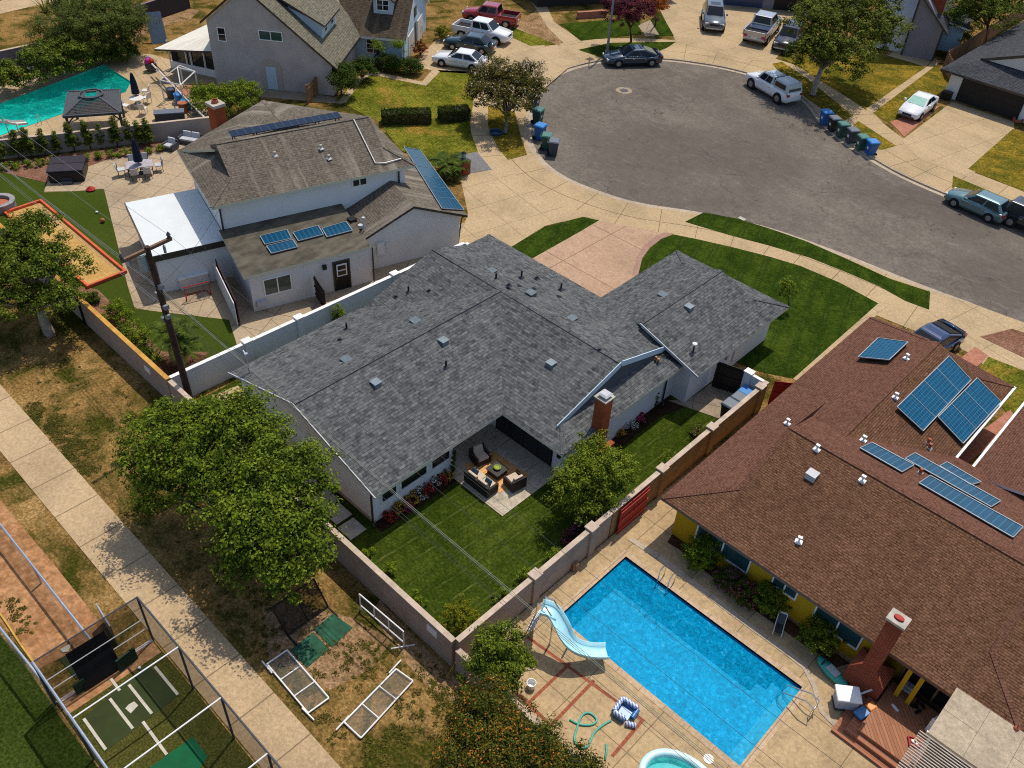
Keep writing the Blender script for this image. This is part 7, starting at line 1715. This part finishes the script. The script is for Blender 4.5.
b = MB(); b.poly([TT[2].lerp(apex, .12) + V((0, 0, .07)), TT[2].lerp(TT[3], .4).lerp(apex, .12) + V((0, 0, .07)), TT[2].lerp(TT[3], .4).lerp(apex, .62) + V((0, 0, .07)), TT[2].lerp(apex, .62) + V((0, 0, .07))]); b.build('shade_cloth', m_navy, gz)
umbrella('closed navy umbrella over the white table by the green pool', G(138, 103, .016), m_navy, 2.6)
p = G(138, 106, .016); t = thing('garden_table', 'round white garden table under the navy umbrella by the green pool', 'table', p)
b = MB(); b.cyl(0, 0, .68, .72, .6, n=20); b.build('top', m_offw, t)
b = MB(); b.lathe([(.3, 0), (.32, .04), (.06, .1), (.06, .66), (.1, .68)], n=10); b.build('pedestal', m_offw, t)
GWC = 'white garden chairs around the round table'
for (x, y), rz, lab in (((148, 103), 200, 'white garden chair right of the round table'), ((144, 114), 130, 'white garden chair in front of the round table'), ((126, 111), 30, 'white garden chair left of the round table'), ((147, 96), 230, 'white garden chair behind the round table')):
    simple_chair('garden_chair', lab, G(x, y, .016), R(rz), m_offw, m_offw, GWC)
q = G(170.5, 121.5, .016); t = thing('deck_box', 'slate blue deck box against the grey lot wall', 'deck box', q, R(60))
b = MB(); b.box(-1.15, .0, 0, 1.15, .8, .62); b.build('body', m_bs, t, bevel=.03)
b = MB(); b.box(-1.2, -.03, .622, 1.2, .84, .74); b.build('lid', m_ls, t, bevel=.03)
q = [G(154, 45), G(166, 42)]; b = MB(); dd = V((-.9, .55, 0)); b.bar((q[0] + q[1]) / 2, (q[0] + q[1]) / 2 + V((-1.1, .4, 2.6)), 1.45, .12); solo('gym_mattress', b, plain('slate_blue_panel', (.12, .17, .24), .6), 'slate blue mattress like panel leaning in the side yard at top left', 'panel')
sld = thing('pool_slide', 'small grey pool slide at the green pool left edge', 'slide', G(20, 132), 0, None, True)
P = [G(-8, 122, 1.5), G(5, 122, 1.1), G(16, 124, .75), G(27, 123, .62)]
b = MB()
for i in range(3):
    A, B_ = P[i], P[i + 1]; d_ = (B_ - A).normalized(); n_ = V((-d_.y, d_.x, 0)) * .35
    b.poly([A - n_, B_ - n_, B_ + n_, A + n_]); b.poly([A - n_, A - n_ + V((0, 0, .16)), B_ - n_ + V((0, 0, .16)), B_ - n_]); b.poly([A + n_, B_ + n_, B_ + n_ + V((0, 0, .16)), A + n_ + V((0, 0, .16))])
b.build('chute', m_offw, sld)
for i in (1, 2): b = MB(); b.bar(V((P[i].x, P[i].y, 0)), P[i], .04, n=6); b.build('leg', m_steel, sld)
b = MB(); q = G(42, 125); b.tube([q, q + V((0, 0, .8)), q + V((-.35, -.1, .8)), q + V((-.5, -.1, 0))], .03, 6); solo('pool_rail', b, m_steel, 'bent pool handrail at the near edge of the green pool', 'handrail')
b = MB(); q = G(118.5, 59); b.bar(q, q + V((0, 0, 2.6)), .07, n=7); solo('steel_post', b, m_steel, 'pale steel post at the far corner of the green pool', 'post')
b = MB(); q = G(131, 55, 0); b.lathe([(.02, 0), (.3, 0), (.36, .45), (.3, .45), (.26, .1)], q.x, q.y, 12); solo('tub', b, plain('teal_plastic', (.02, .28, .3), .5), 'teal plastic tub beside the far corner of the green pool', 'tub')
cf = thing('canopy_frame', 'bare white canopy frame over clutter beside the grey house porch', 'canopy frame', G(185, 100), 0, None, True)
K = [G(165, 103), G(185, 108), G(199, 94), G(184, 88)]
for q in K: b = MB(); b.bar(q, q + V((0, 0, 2.0)), .06, n=6); b.build('leg', m_offw, cf)
top = sum(K, V((0, 0, 0))) / 4 + V((0, 0, 2.7))
for i in range(4):
    b = MB(); b.bar(K[i] + V((0, 0, 2.0)), K[(i + 1) % 4] + V((0, 0, 2.0)), .05, n=6); b.build('rail', m_offw, cf)
    b = MB(); b.bar(K[i] + V((0, 0, 2.0)), top, .05, n=6); b.build('rafter', m_offw, cf)
b = MB(); b.bar(G(152, 64, 1.0), G(205, 118, .9), .08, n=7); solo('long_pole', b, m_offw, 'long pale pole propped over the clutter by the green pool', 'pole')
b = MB(); b.bar(G(157, 66, .9), G(200, 112, .8), .06, n=7); solo('long_pole', b, m_copper, 'long brownish pole beside the pale pole over the clutter', 'pole')
ct = thing('cart', 'dark cart heaped with red and purple bags by the porch', 'cart', G(152, 71))
b = MB(); b.box(-.5, -.35, .15, .5, .35, .8); b.build('body', m_dgrey, ct, bevel=.05)
for x, y, m in ((-.25, .05, m_purp), (.2, 0, m_red), (0, -.2, m_magp)): b = MB(); b.T = Matrix.Translation((x, y, .8)); b.lathe([(.01, -.1), (.28, 0), (.3, .2), (.15, .38), (.02, .42)], n=10); b.build('bag', m, ct, smooth=True)
for i, ((x, y), m, lab) in enumerate((((172, 98), m_bs, 'dark blue barrel in the clutter by the canopy frame'), ((180, 103), m_lb, 'blue lidded tub in the clutter by the canopy frame'), ((187, 109), plain('cyan_tub', (.03, .24, .42), .5), 'bright cyan tub in the clutter by the canopy frame'), ((184, 112), m_terr, 'terracotta tub in front of the cyan tub'))):
    q = G(x, y); b = MB(); b.lathe([(.02, 0), (.34, 0), (.4, .75), (.42, .78), (.42, .84), (.02, .88)], q.x, q.y, 14); solo('storage_tub', b, m, lab, 'tub', 'tubs in the clutter by the canopy frame')
simple_chair('folding_chair', 'dark striped folding chair at the end of the clutter row', G(197, 114), R(150), m_steel, m_dark, None)
# flag at the blue garage
q = G(421, 52); fg = thing('hanging_flag', 'pink and teal flag hanging at the corner of the blue garage', 'flag', q)
b = MB(); b.bar((0, 0, 1.9), (.9, -.7, 3.0), .03, n=6); b.build('staff', m_offw, fg)
rw_ = [(.15, -.1, 2.1), (.85, -.66, 2.95)]
for k_, m in ((0, m_pink), (1, plain('teal_cloth', (.03, .2, .28), .8)), (2, m_redp)):
    b = MB(); A, B_ = V(rw_[0]), V(rw_[1]); o1, o2 = V((.1, .05, -.42 * k_)), V((.1, .05, -.42 * (k_ + 1)))
    b.poly([A + o1, B_ + o1, B_ + o2, A + o2]); b.build('stripe', m, fg)
# ---------------------------------------------------------------- the blue pool lot
sl2 = thing('water_slide', 'pale blue curved water slide with chrome ladder at the blue pool', 'slide', (-12.6, 17.5, .05), 0, None, True)
path = smooth_path([V((-12.95, 17.45, 2.15)), G(552, 613, 2.1), G(560, 625, 1.75), G(566, 637, 1.4), G(573, 646, 1.05), G(583, 651, .8), G(595, 653, .62), G(607, 653, .52)], 5)
b = MB(); rings = []
for i, p in enumerate(path):
    d_ = (path[min(i + 1, len(path) - 1)] - path[max(i - 1, 0)]); d_.z = 0; d_.normalize(); n_ = V((-d_.y, d_.x, 0))
    pr_ = [(-.36, .24), (-.33, .25), (-.27, .05), (-.14, .0), (.14, .0), (.27, .05), (.33, .25), (.36, .24), (.3, -.01), (.16, -.05), (-.16, -.05), (-.3, -.01)]
    rings.append([p + n_ * a + V((0, 0, c_)) for a, c_ in pr_])
b.loft(rings); b.build('chute', m_slide, sl2, smooth=True)
for s_ in (-.24, .24):
    b = MB(); b.tube([(-13.45, 17.45 + s_, .05), (-13.02, 17.45 + s_, 2.0), (-12.98, 17.45 + s_, 2.75), (-12.6, 17.5 + s_, 2.85), (-12.35, 17.6 + s_, 2.4)], .03, 6); b.build('ladder_rail', m_chrome, sl2)
for i in range(5):
    f = (i + 1) / 6; b = MB(); b.box(-13.45 + .43 * f - .08, 17.22, .05 + 1.95 * f, -13.45 + .43 * f + .1, 17.68, .09 + 1.95 * f); b.build('tread', m_lgrey, sl2)
for x, y, z in ((-11.75, 17.98, 1.15), (-10.9, 18.42, .62), (-12.4, 17.6, 1.9)): b = MB(); b.bar((x, y, .05), (x, y, z), .04, n=7); b.build('leg', m_chrome, sl2)
def pool_rail(label, x, y, dx, dy, name='pool_ladder'):
    t = thing(name, label, 'ladder', (x, y, .05))
    for s_ in (-.28, .28):
        o = V((-dy * s_, dx * s_, 0)); D = V((dx, dy, 0)); b = MB()
        b.tube([o + D * .42, o + D * .4 + V((0, 0, .55)), o + D * .2 + V((0, 0, .82)), o - D * .08 + V((0, 0, .72)), o - D * .14 + V((0, 0, -.9))], .026, 7); b.build('handrail', m_chrome, t)
    for z in (-.3, -.6): b = MB(); D = V((dx, dy, 0)); c_ = -D * .16 + V((0, 0, z)); o = V((-dy, dx, 0)) * .28; b.bar(c_ - o, c_ + o, .12, .04); b.build('tread', m_white, t)
pool_rail('chrome pool ladder on the house side of the blue pool', -10.9, 23.72, 0, 1)
q = G(800, 700, .05); t = thing('pool_handrail', 'bent steel handrail at the steps corner of the blue pool', 'handrail', (-3.6, 22.6, .05))
for s_ in (0, .45): b = MB(); b.tube([(.75, s_, 0), (.8, s_, .75), (.4, s_, .85), (-.5, s_, .35), (-.75, s_, -.6)], .028, 7); b.build('rail', m_chrome, t)
b = MB(); b.bar((.78, 0, .4), (.78, .45, .4), .03, n=6); b.build('cross_tube', m_chrome, t)
# inflatable ring chair
q = G(625, 713, .05); t = thing('inflatable_float', 'blue and white striped inflatable float chair on the pool deck', 'float', q, R(8)); t.scale = (.85,) * 3
ms = NT('striped_vinyl'); uvs = ms.sep(ms.coord('Object')); st_ = ms.math('GREATER_THAN', ms.math('FRACT', ms.math('MULTIPLY', ms.math('ADD', uvs[0], uvs[1]), 5.5)), .5)
ms.color(ms.mix(st_, (.62, .60, .70), (.10, .20, .45))); ms = ms.set(.35, 0, .5)
mb_ = plain('blue_vinyl', (.02, .16, .38), .35, 0, .1, 4, .5)
for p_, q_, m in (((-.42, -.4, .16), (-.42, .4, .16), mb_), ((-.42, .42, .16), (.42, .42, .16), mb_), ((-.42, -.42, .16), (.2, -.42, .16), mb_), ((.42, -.1, .15), (.42, .42, .15), mb_), ((-.42, -.38, .32), (-.42, .38, .32), ms), ((-.4, .42, .32), (.4, .42, .32), ms), ((-.4, -.42, .32), (.15, -.42, .32), ms)):
    b = MB(); b.tube([V(p_).lerp(V(q_), f) for f in (0, .03, .5, .97, 1)], .125, 9); b.build('tube', m, t, smooth=True)
b = MB(); b.box(-.3, -.3, .05, .3, .3, .1); b.build('seat', mb_, t)
b = MB(); b.tube([(.3, -.5, .12), (.75, -.3, .12)], .13, 9); b.build('footrest', ms, t, smooth=True)
# hoses
m_hose = plain('mint_hose', (.07, .36, .27), .5, 0, .12, 5)
P = [(569.5, 720), (580, 725), (592, 725), (596.5, 720), (589.5, 713.5), (582, 716), (577, 728), (574.5, 741), (581, 748), (588, 746), (594, 733.5), (603, 725.5), (611, 721)]
b = MB(); b.tube([q + V((0, 0, .04)) for q in smooth_path([G(*a, .05) for a in P], 6)], .045, 7); solo('pool_hose', b, m_hose, 'looped mint green hose lying on the pool deck', 'hose', smooth=True)
b = MB(); b.tube([G(606, 744, .09), G(606.5, 750, .09), G(605, 760, .09)], .045, 7); solo('pool_hose', b, m_hose, 'short straight end of mint green hose by the bougainvillea', 'hose', smooth=True)
# paddling pool
kp = thing('paddling_pool', 'round ended aqua paddling pool at the bottom edge', 'paddling pool', (-4.75, 16.4, .05), R(4))
n = 36; el = lambda rx, ry, z: [(rx * math.cos(2 * PI * i / n), ry * math.sin(2 * PI * i / n), z) for i in range(n)]
b = MB(); b.loft([el(1.62, 1.22, 0), el(1.72, 1.32, .4), el(1.68, 1.28, .46), el(1.5, 1.1, .46), el(1.45, 1.05, .40), el(1.4, 1.0, .05)], cap=False); b.build('wall', plain('pale_aqua_vinyl', (.5, .72, .72), .4, 0, .06, 3, .5), kp, smooth=True)
b = MB(); b.poly(el(1.41, 1.01, .06)); b.build('floor', m_spaf, kp)
b = MB(); b.poly(el(1.44, 1.04, .3)); b.build('water', m_waterg, kp)
b = MB(); b.cyl(.1, -.1, .06, .42, .42, .3, 18); b.build('seat', plain('aqua_seat', (.1, .5, .52), .4), kp)
b = MB(); q = G(708.5, 759, .05); b.disc(q.x, q.y, .072, .2, 20); b.v = [p_ for p_ in b.v]; b.cyl(q.x, q.y, .05, .07, .2, n=20); solo('skimmer_lid', b, m_offw, 'round cream skimmer lid at the pool edge', 'lid')
b = MB(); q = G(574.5, 569, .05); b.cyl(q.x, q.y, .05, .5, .2, .17, 10); solo('log_stump', b, m_copper if 0 else m_woodf, 'small brown stump seat by the block wall', 'stump')
# bed side things
t = fl_ = thing('folding_lounger', 'small white framed folding chair in front of the yellow wall', 'chair', G(778, 630, .06), R(-70), None)
b = MB(); b.bar((-.3, 0, .35), (.45, 0, .32), .5, .05); b.build('seat', m_dark, t)
b = MB(); b.bar((-.28, 0, .36), (-.75, 0, .85), .5, .05); b.build('backrest', m_dark, t)
for y in (-.28, .28): b = MB(); b.tube([(.5, y, 0), (.42, y, .36), (-.3, y, .38), (-.8, y, .9)], .03, 6); b.build('side_frame', m_pvc, t)
for y in (-.28, .28): b = MB(); b.bar((-.3, y, .38), (-.5, y, 0), .03, n=6); b.build('leg', m_pvc, t)
b = MB(); b.bar((-.8, -.3, .9), (-.8, .3, .9), .12, .05); b.build('head_bar', m_pvc, t); fl_.scale = (.66,) * 3
t = thing('ride_on_toy', 'teal ride on toy lying beside the planting bed', 'toy', G(831, 674, .06), R(-15))
m_tt = plain('teal_toy', (.03, .34, .27), .45, 0, .1, 4, .5)
b = MB(); b.loft([[(x, w_ * math.cos(a), .16 + .14 * math.sin(a)) for a in [2 * PI * i / 10 for i in range(10)]] for x, w_ in ((-.8, .05), (-.6, .24), (-.1, .32), (.4, .28), (.7, .18), (.8, .04))]); b.build('hull', m_tt, t, smooth=True)
b = MB(); b.box(-.25, -.17, .28, .3, .17, .33); b.build('seat', m_lgrey, t, bevel=.02)
b = MB(); b.tube([(-.45, -.22, .27), (-.45, 0, .5), (-.45, .22, .27)], .03, 6); b.build('handle', m_black, t)
t = thing('pool_cooler_box', 'white lidded box on a grey base beside the wooden deck', 'box', G(843, 704, .06), R(38))
b = MB(); b.frustum(-.4, -.3, .4, .3, .08, -.45, -.34, .45, .34, .7); b.build('body', plain('grey_blue_plastic', (.4, .43, .5), .5), t, bevel=.04)
b = MB(); b.box(-.5, -.38, .702, .5, .38, .82); b.build('lid', m_white, t, bevel=.05)
b = MB(); b.box(-.42, -.32, .0, .42, .32, .08); b.build('foot', m_dgrey, t)
b = MB(); b.bar((.5, .1, .72), (.95, .25, .9), .07, .04); b.build('lever', m_lgrey, t)
# wooden deck
dk = thing('wooden_deck', 'red brown board deck with two wide steps at the yellow house', 'deck', (0, 24.4, 0), 0, None, True)
for i, (x0, y0) in enumerate(((-1.9, 22.75), (-1.52, 23.02), (-1.12, 23.3))):
    z1 = .17 * (i + 1); z0 = .052 if i == 0 else z1 - .168
    if i < 2:
        x1, y1 = ((-1.52, 23.02), (-1.12, 23.3))[i]
        for nm, (a, c_, d_, e_) in (('step', (x0, y0, 8, y1 - .004)), ('step', (x0, y1, x1 - .004, 25.1))): b = MB(); b.box(a, c_, .05, d_, e_, z1); b.build(nm, m_decks, dk)
    else: b = MB(); b.box(x0, y0, .05, 8, 26.3, z1); b.build('platform', m_decking, dk)
q = G(866, 711, .345); t = thing('toy_boat', 'orange and blue plastic toy on the deck steps', 'toy', (q.x, q.y, .345), R(75))
b = MB(); b.frustum(.0, -.2, .5, .2, 0, .05, -.16, .45, .16, .2); b.build('orange_half', plain('orange_plastic', (.62, .2, .02), .4, 0, .08, 4, .5), t, bevel=.04)
b = MB(); b.frustum(-.55, -.2, -.01, .2, 0, -.6, -.22, .0, .22, .17); b.build('blue_half', mb_, t, bevel=.04)
q = G(914, 743, .51); t = thing('toy_tray', 'red tray of small toys on the deck', 'tray', (q.x, q.y, .512), R(30))
b = MB(); b.box(-.24, -.2, 0, .24, .2, .04); b.box(-.24, -.2, .041, -.2, .2, .1); b.box(.2, -.2, .041, .24, .2, .1); b.box(-.2, -.2, .041, .2, -.16, .1); b.box(-.2, .16, .041, .2, .2, .1); b.build('tray', m_red, t)
for x, y, m in ((-.08, .02, m_white), (.08, -.04, m_offw), (.02, .08, m_yelp)): b = MB(); b.cbox(x, y, .042, .1, .1, .08); b.build('toy_block', m, t)
for i, (x, y, rz) in enumerate(((914, 707, 20), (918, 712, 70), (922, 706, 140), (917, 703, 100))):
    q = G(x, y, .51); b = MB(); b.T = Matrix.Translation((q.x, q.y, .512)) @ Matrix.Rotation(R(rz), 4, 'Z'); b.loft([[(xx, w_ * c_, z_ * s_) for c_, s_ in ((-1, 0), (-1, 1), (1, 1), (1, 0))] for xx, w_, z_ in ((-.16, .05, .09), (-.05, .06, .1), (.08, .06, .05), (.17, .035, .03))])
    solo('shoe', b, m_black, 'black shoe in the loose pile on the deck', 'shoe', 'pile of black shoes on the deck')
q = G(895, 708, .51); b = MB(); b.T = Matrix.Translation((q.x, q.y, .512)) @ Matrix.Rotation(R(-20), 4, 'Z'); b.box(-.17, -.05, 0, .17, .05, .04); solo('white_toy', b, m_white, 'small white oblong toy lying on the deck', 'toy')
t = thing('toy_shelf', 'white shelf with pink and violet toys at the patio roof edge', 'shelf', (G(936, 727, .51).x, G(936, 727, .51).y, .512), R(75))
for z in (.02, .38, .74): b = MB(); b.box(-.5, -.16, z, .5, .16, z + .03); b.build('shelf_board', m_white, t)
for x in (-.5, .47): b = MB(); b.box(x, -.16, 0, x + .03, .16, .9); b.build('side_panel', m_white, t)
for x, z, m in ((-.3, .41, m_pink), (0, .41, m_purp), (.25, .77, m_pink), (-.2, .77, m_magp)): b = MB(); b.cbox(x, 0, z, .18, .2, .18); b.build('toy', m, t)
q = G(907, 690, .51); t = thing('cushion_pile', 'heap of pale grey cushions at the yellow post', 'cushions', (q.x, q.y, .512))
for x, y, z in ((0, 0, 0), (.15, .1, .12), (-.1, .12, .1)): b = MB(); b.cbox(x, y, z, .4, .3, .13); b.build('cushion', m_gcush, t, bevel=.04)
# patio roof
pr2 = thing('patio_cover', 'weathered grey panel patio roof with an open slatted part by the deck', 'pergola', (3, 24.8, 0), 0, None, True)
m_wpanel = concrete('weathered_panel', (.40, .325, .23), .6, None, 0, .02, (.3, .62, 0), .7)
b = MB()
for i in range(4):
    for j in range(2):
        x0 = .85 + i * 1.32; y0 = 23.45 + j * 1.36; b.box(x0, y0, 2.7 + .008 * ((i + j) % 2), x0 + 1.31, y0 + (1.35 if j == 0 else 1.25), 2.74 + .008 * ((i + j) % 2))
b.build('roof_panels', m_wpanel, pr2)
for y in (21.4, 23.5, 26.0): b = MB(); b.box(.8, y, 2.52, 6.2, y + .08, 2.69); b.build('beam', m_offw, pr2)
for x in (.95, 5.9):
    for y in (21.45, 23.55): b = MB(); b.box(x, y, .05, x + .1, y + .1, 2.51); b.build('post', m_offw, pr2)
b = MB()
for i in range(17): b.box(.6, 21.35 + i * .122, 2.695, 6.2, 21.39 + i * .122, 2.735)
b.build('slats', m_stone, pr2)
t = b = None
b = MB(); q = G(1006, 692, 3.0); b.T = Matrix.Translation((q.x, q.y, 3.0)) if 0 else Matrix.Translation((G(930, 712, 3).x + 2.6, 26.0, 2.76)); b.lathe([(.02, .0), (.11, .0), (.09, .07), (.03, .12), (.02, .3)], n=8); solo('roof_toy', b, m_terr, 'small terracotta bird like ornament at the edge of the patio roof', 'ornament')
# second posts by the yellow wall
for x in (-.75, -.25):
    b = MB(); b.box(x - .09, 25.75, .51, x + .09, 25.93, 2.44); solo('yellow_post', b, m_ywall, 'yellow post under the brown eave, ' + ('next to the chimney' if x < -.5 else 'farther from the chimney'), 'post')
